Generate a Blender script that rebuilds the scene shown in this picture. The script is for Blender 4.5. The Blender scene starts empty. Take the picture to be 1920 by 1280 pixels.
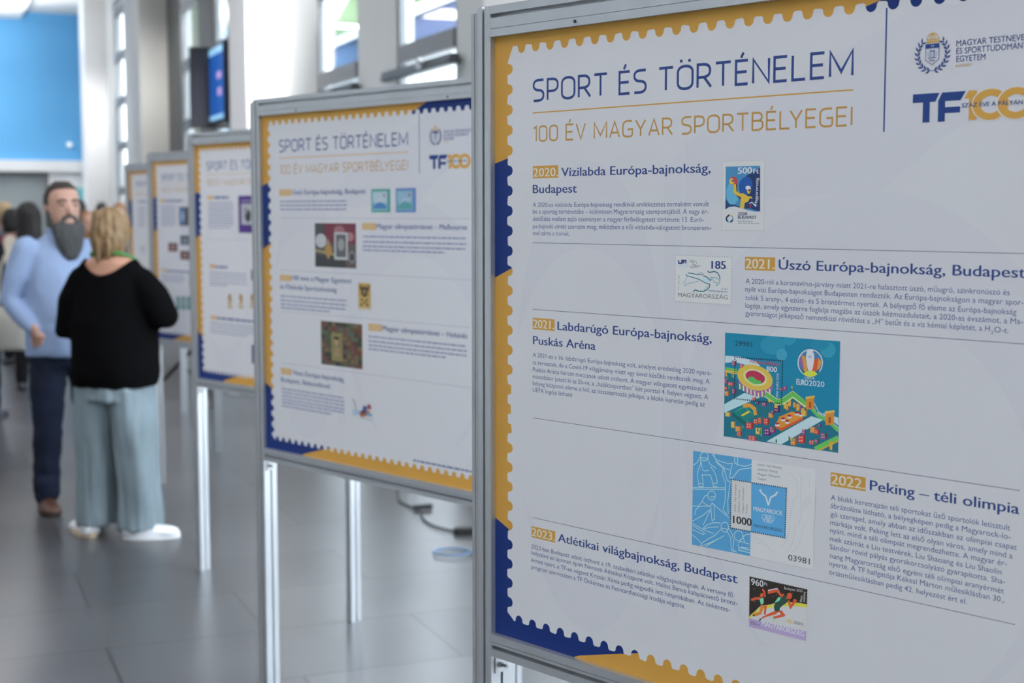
import bpy, bmesh, math, random
from mathutils import Vector, Matrix, noise
from mathutils.geometry import tessellate_polygon
S = bpy.context.scene
COL = S.collection
R = math.radians

# ------------------------------------------------------------------ camera, world, light, exposure
cd = bpy.data.cameras.new('camera'); cam = bpy.data.objects.new('camera', cd); COL.objects.link(cam)
cd.lens = 50.0; cd.sensor_width = 36.0; cd.clip_start = 0.05; cd.clip_end = 300
cam.location = (0, 0, 1.63); cam.rotation_euler = (R(90 - 5.185), 0, 0)
cd.dof.use_dof = True; cd.dof.focus_distance = 2.2; cd.dof.aperture_fstop = 4.6; cd.dof.aperture_blades = 9
S.camera = cam
S.view_settings.view_transform = 'Standard'; S.view_settings.look = 'None'
S.view_settings.exposure = 0.0; S.view_settings.gamma = 1.0; S.view_settings.use_curve_mapping = False

world = bpy.data.worlds.new('sky'); S.world = world; world.use_nodes = True
wn = world.node_tree.nodes; wl = world.node_tree.links
bg = wn['Background']; bg.inputs[0].default_value = (0.82, 0.91, 1.0, 1); bg.inputs[1].default_value = 11.0

# hall axes: the hall runs away to the left of the view direction (t), q goes across to the window side
HA = R(22.6)
def hall(q, t, z=0.0):
    return Vector((q*math.cos(HA) - t*math.sin(HA), q*math.sin(HA) + t*math.cos(HA), z))
def area(name, q, t, z, sx, sy, power, color=(1.0, .95, .955), tilt=0):
    l = bpy.data.lights.new(name, 'AREA'); l.shape = 'RECTANGLE'; l.size = sx; l.size_y = sy; l.energy = power; l.color = color
    o = bpy.data.objects.new(name, l); COL.objects.link(o); o.location = hall(q, t, z); o.rotation_euler = (0, R(tilt), HA); return o
# unseen ceiling area lights without fixtures, added as fill for the hall
LAMP_W = 59
for i, (q, t) in enumerate([(-3, -4), (-3, 1), (-3, 6), (-3, 11), (-3, 16), (-3, 21), (-3, 26), (0.5, -2), (0.5, 5), (0.5, 12), (0.5, 19), (0.5, 26)]):
    area('ceiling_fill_lamp', q, t, 5.4, 1.2, 1.2, LAMP_W)

area('end_wall_fill', -1.3, 28.3, 5.38, 2.4, .5, 110, (1, 1, 1), 0)  # fill light added to brighten the blue end wall, no fixture
up = area('ceiling_fill_uplight', 0.75, 27.6, 4.5, 1.2, 1.2, 120, (1, 1, 1), 180)  # floating fill light, added to whiten the ceiling from below
for t_, pw_ in ((13.7, 15), (20.7, 3), (27.7, 3.5)):                                          # added fill lights without fixtures, brightening the near faces of three columns
    o_ = area('column_fill', 2.85, t_ - 2.8, 5.3, .3, .3, pw_, (1, 1, 1)); o_.rotation_euler = (hall(3.05, t_, 3.2) - o_.location).to_track_quat('-Z', 'Y').to_euler(); o_.data.spread = R(34)
# ------------------------------------------------------------------ helpers
def tag(o, label=None, cat=None, group=None, kind=None):
    if label: o['label'] = label
    if cat: o['category'] = cat
    if group: o['group'] = group
    if kind: o['kind'] = kind
    return o
def link(name, me, parent=None, mats=(), loc=None, rot=None):
    o = bpy.data.objects.new(name, me); COL.objects.link(o)
    for m in mats: me.materials.append(m)
    if parent: o.parent = parent
    if loc is not None: o.location = loc
    if rot is not None: o.rotation_euler = rot
    return o
def empty(name, loc=(0, 0, 0), rz=0.0):
    o = bpy.data.objects.new(name, None); COL.objects.link(o); o.location = loc; o.rotation_euler = (0, 0, rz); o.empty_display_size = .1; return o
def obj(name, bm, mat, parent=None, loc=None, rot=None, smooth=False):
    me = bpy.data.meshes.new(name)
    bmesh.ops.recalc_face_normals(bm, faces=bm.faces)
    bm.to_mesh(me); bm.free()
    if smooth:
        for p in me.polygons: p.use_smooth = True
    return link(name, me, parent, (mat,) if not isinstance(mat, (list, tuple)) else mat, loc, rot)
def box(bm, x0, x1, y0, y1, z0, z1, mi=0):
    v = [bm.verts.new(p) for p in ((x0, y0, z0), (x1, y0, z0), (x1, y1, z0), (x0, y1, z0), (x0, y0, z1), (x1, y0, z1), (x1, y1, z1), (x0, y1, z1))]
    for f in ((0, 3, 2, 1), (4, 5, 6, 7), (0, 1, 5, 4), (1, 2, 6, 5), (2, 3, 7, 6), (3, 0, 4, 7)):
        bm.faces.new([v[i] for i in f]).material_index = mi
def prism(bm, pts, a0, a1, axis='z'):
    """extrude a 2D outline along an axis"""
    def P(p, a): return {'z': (p[0], p[1], a), 'x': (a, p[0], p[1]), 'y': (p[0], a, p[1])}[axis]
    lo = [bm.verts.new(P(p, a0)) for p in pts]; hi = [bm.verts.new(P(p, a1)) for p in pts]
    n = len(pts)
    for i in range(n): bm.faces.new((lo[i], lo[(i+1) % n], hi[(i+1) % n], hi[i]))
    for tri in tessellate_polygon([[Vector((p[0], p[1], 0)) for p in pts]]):
        bm.faces.new([lo[i] for i in tri]); bm.faces.new([hi[i] for i in tri])
def frame_at(d):
    d = d.normalized(); a = Vector((0, 0, 1)) if abs(d.z) < .9 else Vector((0, 1, 0))
    u = d.cross(a).normalized(); return u, u.cross(d).normalized()
def tube(bm, pts, seg=10, caps=True):
    """sphere-swept limb through (x,y,z,r) points, round ends"""
    P = [Vector(p[:3]) for p in pts]; rr = [p[3] for p in pts]
    rings = []; n = len(P)
    def ring(c, u, v, r): return [bm.verts.new(c + (u*math.cos(2*math.pi*k/seg) + v*math.sin(2*math.pi*k/seg))*r) for k in range(seg)]
    u = v = None
    for i in range(n):
        d = (P[min(i+1, n-1)] - P[max(i-1, 0)])
        if d.length < 1e-9: d = Vector((0, 0, 1))
        d.normalize()
        if u is None: u, v = frame_at(d)
        else:
            u = (u - d*u.dot(d)).normalized(); v = u.cross(d)
        if i == 0 and caps:
            for a in (80, 50, 25): rings.append(ring(P[0] - d*rr[0]*math.sin(R(a)), u, v, rr[0]*math.cos(R(a))))
        rings.append(ring(P[i], u, v, rr[i]))
        if i == n-1 and caps:
            for a in (25, 50, 80): rings.append(ring(P[i] + d*rr[i]*math.sin(R(a)), u, v, rr[i]*math.cos(R(a))))
    for a, b in zip(rings, rings[1:]):
        for k in range(seg): bm.faces.new((a[k], a[(k+1) % seg], b[(k+1) % seg], b[k]))
    bm.faces.new(rings[0][::-1]); bm.faces.new(rings[-1])
def stack(bm, rings, seg=24, cap=True):
    """horizontal elliptical rings (cx,cy,z,rx,ry[,power])"""
    RR = []
    for r in rings:
        cx, cy, z, rx, ry = r[:5]; p = r[5] if len(r) > 5 else 1.0
        ring = []
        for k in range(seg):
            c, s = math.cos(2*math.pi*k/seg), math.sin(2*math.pi*k/seg)
            ring.append(bm.verts.new((cx + rx*math.copysign(abs(c)**p, c), cy + ry*math.copysign(abs(s)**p, s), z)))
        RR.append(ring)
    for a, b in zip(RR, RR[1:]):
        for k in range(seg): bm.faces.new((a[k], a[(k+1) % seg], b[(k+1) % seg], b[k]))
    if cap: bm.faces.new(RR[0][::-1]); bm.faces.new(RR[-1])
def ellipsoid(bm, c, r, seg=16, rot=None):
    m = Matrix.Translation(c) @ (rot.to_4x4() if rot else Matrix.Identity(4)) @ Matrix.Diagonal((*r, 1))
    bmesh.ops.create_uvsphere(bm, u_segments=seg, v_segments=seg//2+2, radius=1, matrix=m)
def organic(name, bm, mat, parent, voxel=.012, it=4, amp=0.0, freq=6.0, seed=0.0, zs=1.0):
    """fuse the overlapping volumes of bm into one smooth continuous surface"""
    me = bpy.data.meshes.new('raw'); bmesh.ops.recalc_face_normals(bm, faces=bm.faces); bm.to_mesh(me); bm.free()
    t = bpy.data.objects.new('raw', me); COL.objects.link(t)
    m = t.modifiers.new('r', 'REMESH'); m.mode = 'VOXEL'; m.voxel_size = voxel; m.use_smooth_shade = True
    s = t.modifiers.new('s', 'SMOOTH'); s.factor = .5; s.iterations = it
    dg = bpy.context.evaluated_depsgraph_get(); dg.update()
    out = bpy.data.meshes.new_from_object(t.evaluated_get(dg)); out.name = name
    bpy.data.objects.remove(t)
    if amp:
        nn = [v.normal.copy() for v in out.vertices]
        for v, n in zip(out.vertices, nn):
            c = v.co; w = noise.noise((c.x*freq + seed, c.y*freq, c.z*freq*zs)) + .5*noise.noise((c.x*freq*2.3 + seed, c.y*freq*2.3, c.z*freq*zs*2.3 + 5))
            v.co = c + n*amp*w
    for p in out.polygons: p.use_smooth = True
    return link(name, out, parent, (mat,))

# ------------------------------------------------------------------ materials
def mat(name, color=(.8, .8, .8), rough=.5, metal=0.0, spec=.5, noise_amt=0.0, noise_scale=20, bump=0.0, bump_scale=60, emit=None, estr=1.0, stretch=None):
    m = bpy.data.materials.new(name); m.use_nodes = True; nt = m.node_tree; b = nt.nodes['Principled BSDF']
    b.inputs['Base Color'].default_value = (*color, 1); b.inputs['Roughness'].default_value = rough; b.inputs['Metallic'].default_value = metal
    b.inputs['Specular IOR Level'].default_value = spec
    if emit: b.inputs['Emission Color'].default_value = (*emit, 1); b.inputs['Emission Strength'].default_value = estr
    if noise_amt or bump:
        tc = nt.nodes.new('ShaderNodeTexCoord'); mp = nt.nodes.new('ShaderNodeMapping'); nt.links.new(tc.outputs['Object'], mp.inputs[0])
        if stretch: mp.inputs['Scale'].default_value = stretch
        n = nt.nodes.new('ShaderNodeTexNoise'); n.inputs['Scale'].default_value = noise_scale; n.inputs['Detail'].default_value = 5; nt.links.new(mp.outputs[0], n.inputs['Vector'])
        if noise_amt:
            r = nt.nodes.new('ShaderNodeMix'); r.data_type = 'RGBA'
            r.inputs['A'].default_value = (*[c*(1-noise_amt) for c in color], 1); r.inputs['B'].default_value = (*[min(1, c*(1+noise_amt)) for c in color], 1)
            nt.links.new(n.outputs['Fac'], r.inputs['Factor']); nt.links.new(r.outputs['Result'], b.inputs['Base Color'])
        if bump:
            n2 = nt.nodes.new('ShaderNodeTexNoise'); n2.inputs['Scale'].default_value = bump_scale; nt.links.new(mp.outputs[0], n2.inputs['Vector'])
            bp = nt.nodes.new('ShaderNodeBump'); bp.inputs['Strength'].default_value = bump; bp.inputs['Distance'].default_value = .01
            nt.links.new(n2.outputs['Fac'], bp.inputs['Height']); nt.links.new(bp.outputs[0], b.inputs['Normal'])
    return m
M_alu = mat('brushed_aluminium', (.54, .56, .59), .32, .62, noise_amt=.1, noise_scale=14, stretch=(1, 1, .25))
M_alu2 = mat('worn_aluminium', (.46, .47, .49), .42, .5, noise_amt=.12, noise_scale=25)
M_steel = mat('steel_bolt', (.3, .3, .31), .3, .9)
M_board = mat('white_backing_board', (.75, .75, .74), .6)
M_stone = mat('limestone_column', (.62, .61, .57), .55, noise_amt=.06, noise_scale=3)
M_plaster = mat('grey_plaster', (.60, .62, .62), .8, noise_amt=.03, noise_scale=4)
M_ceil = mat('white_ceiling', (.86, .86, .85), .9, noise_amt=.01)
M_frame = mat('grey_window_frame', (.20, .21, .22), .5, .2, noise_amt=.05)
M_blue = mat('blue_wall_paint', (.13, .45, .82), .6, noise_amt=.05, noise_scale=1.2)
M_wcol = mat('white_column_render', (.88, .88, .88), .6, noise_amt=.01)
M_panel = mat('dark_grey_pier_sheet', (.13, .135, .13), .6, noise_amt=.08, noise_scale=3)
M_white = mat('white_lacquer', (.85, .86, .87), .4, noise_amt=.01)
M_dark = mat('dark_housing', (.035, .035, .045), .45, noise_amt=.1)
M_black = mat('black_metal', (.015, .015, .017), .4, noise_amt=.1)
M_rail = mat('dark_steel_rail', (.10, .105, .11), .4, .5, noise_amt=.1)
M_greyglass = mat('tinted_door_glass', (.30, .34, .35), .15, noise_amt=.06, noise_scale=2)
M_teal = mat('turquoise_panel', (.18, .62, .66), .5, noise_amt=.04)
M_leaf = mat('green_foliage', (.06, .11, .03), .7, noise_amt=.4, noise_scale=3)
M_out = mat('pale_blue_render', (.055, .075, .16), .8, noise_amt=.05)
M_pave = mat('pale_paving', (.5, .5, .48), .8, noise_amt=.08)
def floor_mat():
    m = bpy.data.materials.new('polished_grey_tile'); m.use_nodes = True; nt = m.node_tree; b = nt.nodes['Principled BSDF']
    tc = nt.nodes.new('ShaderNodeTexCoord'); br = nt.nodes.new('ShaderNodeTexBrick'); nt.links.new(tc.outputs['Object'], br.inputs['Vector'])
    br.inputs['Color1'].default_value = (.068, .068, .075, 1); br.inputs['Color2'].default_value = (.092, .092, .099, 1); br.inputs['Mortar'].default_value = (.035, .035, .038, 1)
    br.inputs['Scale'].default_value = 1; br.inputs['Brick Width'].default_value = 1.2; br.inputs['Row Height'].default_value = .6; br.inputs['Mortar Size'].default_value = .006; br.offset = .5
    n = nt.nodes.new('ShaderNodeTexNoise'); n.inputs['Scale'].default_value = 1.7; n.inputs['Detail'].default_value = 6; nt.links.new(tc.outputs['Object'], n.inputs['Vector'])
    mx = nt.nodes.new('ShaderNodeMix'); mx.data_type = 'RGBA'; mx.blend_type = 'OVERLAY'; mx.inputs['Factor'].default_value = .35
    nt.links.new(br.outputs['Color'], mx.inputs['A']); nt.links.new(n.outputs['Fac'], mx.inputs['B']); nt.links.new(mx.outputs['Result'], b.inputs['Base Color'])
    mr = nt.nodes.new('ShaderNodeMapRange'); mr.inputs['To Min'].default_value = .275; mr.inputs['To Max'].default_value = .31; nt.links.new(n.outputs['Fac'], mr.inputs['Value']); nt.links.new(mr.outputs[0], b.inputs['Roughness'])
    b.inputs['Specular IOR Level'].default_value = .40
    return m
def glass_mat():
    m = bpy.data.materials.new('clear_window_glass'); m.use_nodes = True; nt = m.node_tree; nt.nodes.remove(nt.nodes['Principled BSDF'])
    tr = nt.nodes.new('ShaderNodeBsdfTransparent'); tr.inputs[0].default_value = (.96, .97, .97, 1)
    gl = nt.nodes.new('ShaderNodeBsdfGlossy'); gl.inputs['Roughness'].default_value = .02
    lw = nt.nodes.new('ShaderNodeLayerWeight'); pw = nt.nodes.new('ShaderNodeMath'); pw.operation = 'POWER'; pw.inputs[1].default_value = 5; nt.links.new(lw.outputs['Facing'], pw.inputs[0])
    fr = nt.nodes.new('ShaderNodeMapRange'); fr.inputs['To Min'].default_value = .04; fr.inputs['To Max'].default_value = .9; nt.links.new(pw.outputs[0], fr.inputs['Value'])
    mx = nt.nodes.new('ShaderNodeMixShader'); nt.links.new(fr.outputs[0], mx.inputs[0]); nt.links.new(tr.outputs[0], mx.inputs[1]); nt.links.new(gl.outputs[0], mx.inputs[2])
    nt.links.new(mx.outputs[0], nt.nodes['Material Output'].inputs[0]); return m
def ink_mat():
    m = bpy.data.materials.new('printed_poster_paper'); m.use_nodes = True; nt = m.node_tree; b = nt.nodes['Principled BSDF']
    a = nt.nodes.new('ShaderNodeAttribute'); a.attribute_name = 'ink'; nt.links.new(a.outputs['Color'], b.inputs['Base Color'])
    b.inputs['Roughness'].default_value = .5; b.inputs['Specular IOR Level'].default_value = .3; return m
M_floor, M_glass, M_ink = floor_mat(), glass_mat(), ink_mat()

# ------------------------------------------------------------------ printing on a board (flat inks on a sheet)
BLUE = (.033, .074, .278); GOLD = (.72, .385, .072); BAND = (.008, .034, .21); PAPER = (.79, .795, .83); LAV = (.764, .769, .820); CREAM = (.86, .80, .66)
_glyph = {}
def font_mesh(s, wt):
    """outline of a line of lettering at cap height 1, as (verts, faces, width)"""
    key = (s, wt)
    if key in _glyph: return _glyph[key]
    c = bpy.data.curves.new('t', 'FONT'); c.body = s; c.size = 1; c.resolution_u = 3; c.offset = .012*wt
    o = bpy.data.objects.new('t', c); COL.objects.link(o)
    dg = bpy.context.evaluated_depsgraph_get(); me = bpy.data.meshes.new_from_object(o.evaluated_get(dg))
    V = [(v.co.x/.682, v.co.y/.682) for v in me.vertices]; F = [tuple(p.vertices) for p in me.polygons]
    x0 = min((v[0] for v in V), default=0); x1 = max((v[0] for v in V), default=1)
    V = [((x - x0)/(x1 - x0), y) for x, y in V]
    bpy.data.objects.remove(o); bpy.data.curves.remove(c); bpy.data.meshes.remove(me)
    _glyph[key] = (V, F); return _glyph[key]
def rounded(pts, closed=False):
    """polyline whose vertices (x,y[,r]) get rounded corners"""
    out = []; n = len(pts)
    for i, p in enumerate(pts):
        r = p[2] if len(p) > 2 else 0
        if r == 0 or (not closed and i in (0, n-1)): out.append((p[0], p[1])); continue
        P = Vector(p[:2]); A = Vector(pts[i-1][:2]); B = Vector(pts[(i+1) % n][:2])
        da, db = (A-P), (B-P); r = min(r, da.length*.5 if len(pts[i-1]) > 2 else da.length, db.length*.5 if len(pts[(i+1) % n]) > 2 else db.length)
        a, b = P + da.normalized()*r, P + db.normalized()*r
        for k in range(7):
            t = k/6; q = a*(1-t)**2.0 + P*2*t*(1-t)*.9 + b*t**2.0 + P*0
            w = (1-t)**2 + 2*t*(1-t)*.9 + t*t; out.append(tuple(q/w))
    out = [p for i, p in enumerate(out) if i == 0 or math.dist(p, out[i-1]) > .004]
    if closed and math.dist(out[0], out[-1]) < .004: out.pop()
    return out
K = .30
LETTER = {  # thin condensed capitals: (width, strokes)
 'S': (.46, [[(.46, 1), (0, 1, K), (0, .53, .22), (.46, .49, .22), (.46, 0, K), (0, 0)]]),
 'P': (.46, [[(0, 0), (0, 1), (.46, 1, .26), (.46, .42, .26), (0, .42)]]),
 'O': (.56, [[(0, 0, .34), (.56, 0, .34), (.56, 1, .34), (0, 1, .34), 'c']]),
 'R': (.48, [[(0, 0), (0, 1), (.46, 1, .26), (.46, .44, .26), (0, .44)], [(.24, .44), (.5, 0)]]),
 'T': (.54, [[(0, 1), (.54, 1)], [(.27, 1), (.27, 0)]]),
 'E': (.42, [[(.42, 1), (0, 1), (0, 0), (.42, 0)], [(0, .52), (.38, .52)]]),
 'N': (.54, [[(0, 0), (0, 1), (.54, 0), (.54, 1)]]),
 'L': (.42, [[(0, 1), (0, 0), (.42, 0)]]),
 'M': (.70, [[(0, 0), (0, 1), (.35, .18), (.70, 1), (.70, 0)]]),
 '1': (.16, [[(0, .86), (.16, 1), (.16, 0)]]),
 '0': (.46, [[(0, 0, .30), (.46, 0, .30), (.46, 1, .30), (0, 1, .30), 'c']]),
 'V': (.52, [[(0, 1), (.26, 0), (.52, 1)]]),
 'A': (.54, [[(0, 0), (.27, 1), (.54, 0)], [(.09, .3), (.45, .3)]]),
 'G': (.52, [[(.50, .98), (0, 1, K), (0, 0, K), (.52, 0, .16), (.52, .46), (.26, .46)]]),
 'Y': (.52, [[(0, 1), (.26, .44), (.52, 1)], [(.26, .44), (.26, 0)]]),
 'B': (.48, [[(0, 0), (0, 1), (.44, 1, .24), (.44, .53, .22), (0, .53)], [(.3, .53), (.48, .53, .24), (.48, 0, .26), (0, 0)]]),
 'I': (.02, [[(.01, 0), (.01, 1)]]),
}
def letters(s):
    x = 0; out = []
    acc = {'É': 'E', 'Ö': 'O'}
    for i, ch in enumerate(s):
        if ch == ' ': x += .34; continue
        b = acc.get(ch, ch); w, st = LETTER[b]
        for p in st:
            cl = p[-1] == 'c'; q = p[:-1] if cl else p
            out.append(([(a + x, b_) for a, b_ in rounded(q, cl)], cl, 0))
        if ch == 'É': out.append(([(x + w*.42, 1.12), (x + w*.62, 1.34)], False, 0))
        if ch == 'Ö': out.append(([(x + w*.22, 1.17), (x + w*.22, 1.30)], False, 1)); out.append(([(x + w*.78, 1.17), (x + w*.78, 1.30)], False, 1))
        x += w + .19 - (.16 if s[i:i+2] == 'LY' else 0)
    return out, x - .19
class Ink:
    """flat coloured shapes in board coordinates (millimetres), each laid a hair in front of the last"""
    def __init__(s, step=.00002, base=0.0): s.V = []; s.F = []; s.C = []; s.k = 0; s.step = step; s.base = base; s.hold = False; s.clip = None; s.laid = []
    def layer(s):
        if not s.hold: s.k += 1
        return -(s.base + s.k*s.step)
    def add(s, pts, faces, c, y):
        xs = [p[0] for p in pts]; zs = [p[1] for p in pts]; b0, b1, b2, b3 = min(xs), min(zs), max(xs), max(zs)
        lv = 1 + max((l for a0, a1, a2, a3, l in s.laid if a0 < b2 and b0 < a2 and a1 < b3 and b1 < a3), default=0)
        s.laid.append((b0, b1, b2, b3, lv)); y = -(s.base + lv*s.step)
        if s.clip:                                                 # keep the picture inside its own edges
            for f in faces:
                P = [tuple(pts[i]) for i in f]
                for ax, lim, sg in ((0, s.clip[0], 1), (1, s.clip[1], 1), (0, s.clip[2], -1), (1, s.clip[3], -1)):
                    Q = []
                    for i, b in enumerate(P):
                        a = P[i-1]; da, db = (a[ax]-lim)*sg, (b[ax]-lim)*sg
                        if (da < 0) != (db < 0): t = da/(da-db); Q.append((a[0]+(b[0]-a[0])*t, a[1]+(b[1]-a[1])*t))
                        if db >= 0: Q.append(b)
                    P = Q
                if len(P) > 2:
                    n = len(s.V); s.V += [(p[0]/1000, y, p[1]/1000) for p in P]; s.F.append(list(range(n, n+len(P)))); s.C.append(c)
            return
        n = len(s.V); s.V += [(p[0]/1000, y, p[1]/1000) for p in pts]
        for f in faces: s.F.append([i + n for i in f]); s.C.append(c)
    def poly(s, pts, c):
        y = s.layer(); tri = tessellate_polygon([[Vector((p[0], p[1], 0)) for p in pts]]); s.add(pts, tri, c, y)
    def rect(s, u0, z0, u1, z1, c): y = s.layer(); s.add([(u0, z0), (u1, z0), (u1, z1), (u0, z1)], [(0, 1, 2, 3)], c, y)
    def ell(s, cx, cz, rx, rz, c, n=32, a0=0, a1=360):
        s.poly([(cx + rx*math.cos(R(a0 + (a1-a0)*i/n)), cz + rz*math.sin(R(a0 + (a1-a0)*i/n))) for i in range(n + (a1-a0 < 360))], c)
    def ring(s, cx, cz, r0, r1, c, n=40, a0=0, a1=360, sz=1.0):
        y = s.layer(); P = []; F = []
        for i in range(n+1):
            a = R(a0 + (a1-a0)*i/n); P += [(cx + r0*math.cos(a), cz + sz*r0*math.sin(a)), (cx + r1*math.cos(a), cz + sz*r1*math.sin(a))]
            if i: F.append((2*i-2, 2*i-1, 2*i+1, 2*i))
        s.add(P, F, c, y)
    def stroke(s, pts, w, c, closed=False):
        P = [Vector(p) for p in pts]; n = len(P); y = s.layer(); L = []
        for i in range(n):
            a = P[i-1] if (i or closed) else None; b = P[(i+1) % n] if (i < n-1 or closed) else None
            d1 = (P[i]-a).normalized() if a is not None else (b-P[i]).normalized(); d2 = (b-P[i]).normalized() if b is not None else d1
            n1 = Vector((-d1.y, d1.x)); n2 = Vector((-d2.y, d2.x)); m = n1 + n2
            m = m.normalized() if m.length > .2 else n1
            k = w/2/max(.55, m.dot(n1)); L += [P[i] + m*k, P[i] - m*k]
        F = [(2*i, 2*i+1, (2*i+3) % (2*n), (2*i+2) % (2*n)) for i in range(n if closed else n-1)]
        s.add([tuple(v) for v in L], F, c, y)
    def line(s, p0, p1, cap, text, c, wt=0):
        """lettering with its baseline from p0 to p1"""
        V, F = font_mesh(text, min(wt, 0)); p0 = Vector(p0); d = Vector(p1) - p0; nrm = Vector((-d.y, d.x)).normalized()*cap
        y = s.layer(); e = d.normalized()*cap*.030
        for k in ((-wt, 0, wt) if wt > 0 else (0,)): s.add([tuple(p0 + d*v[0] + nrm*v[1] + e*k) for v in V], F, c, y)
    def caps(s, text, u0, u1, z, h, w, c):
        L, W = letters(text); k = (u1-u0-w)/W; hh = h - w; s.layer(); s.hold = True
        for pts, cl, dot in L: s.stroke([(u0 + w/2 + x*k, z + w/2 + yy*hh) for x, yy in pts], w*(1.15 if dot else 1), c, cl)
        s.hold = False
    def dots(s, r, n, corners, c):
        y = s.layer(); m = len(corners)
        for i in range(m):
            a, b = Vector(corners[i]), Vector(corners[(i+1) % m]); k = n[i % len(n)] if m == 4 else n[0]
            for j in range(k):
                q = a.lerp(b, j/k); s.add([(q.x + r*math.cos(t*math.pi/3), q.y + r*math.sin(t*math.pi/3)) for t in range(6)], [(0, 1, 2, 3, 4, 5)], c, y)
    def greek(s, u0, u1, zs, last, c, seed=1, h=4.6, big=False):
        """lines of copy too small to read: word-length dashes"""
        rd = random.Random(seed); y = s.layer()
        for i, z in enumerate(zs):
            x = u0; end = u1 if i < len(zs)-1 else u0 + (u1-u0)*last
            while x < end - 4:
                w = min(rd.uniform(8, 30)*(h/4.6), end - x); s.add([(x, z), (x+w, z), (x+w, z+h), (x, z+h)], [(0, 1, 2, 3)], c, y); x += w + 3.5*(h/4.6)
    def art(s, items, u0, z0):
        first = [p for e in (items[:1] if len(items) > 90 else items[:4]) if e[0] == 'P' for p in e[2]]; xs = [p[0] for p in first]; zs = [p[1] for p in first]; m_ = 1.0 if len(items) < 90 else 0
        s.clip = (u0+min(xs)-m_, z0+min(zs)-m_, u0+max(xs)+m_, z0+max(zs)+m_)
        for e in items:
            sh = lambda q: [(p[0] + u0, p[1] + z0) for p in q]
            e = (e[0], tuple(a*b for a, b in zip(e[1], (.985, .99, 1.035))), *e[2:])
            if e[0] == 'P': s.poly(sh(e[2]), e[1])
            elif e[0] == 'S': s.stroke(sh(e[3]), e[2], e[1], bool(e[4]))
            elif e[0] == 'D': s.dots(e[2], e[3], sh(e[4]), e[1])
            elif e[0] == 'T': s.line(*sh((e[4], e[5])), e[2], e[3], e[1], e[6])
    def build(s, name, parent, y0):
        me = bpy.data.meshes.new(name); me.from_pydata([(x, y + y0, z) for x, y, z in s.V], [], s.F)
        at = me.attributes.new('ink', 'FLOAT_COLOR', 'CORNER'); buf = []
        for f, c in zip(s.F, s.C): buf += [c[0], c[1], c[2], 1.0]*len(f)
        at.data.foreach_set('color', buf)
        return link(name, me, parent, (M_ink,))

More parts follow.
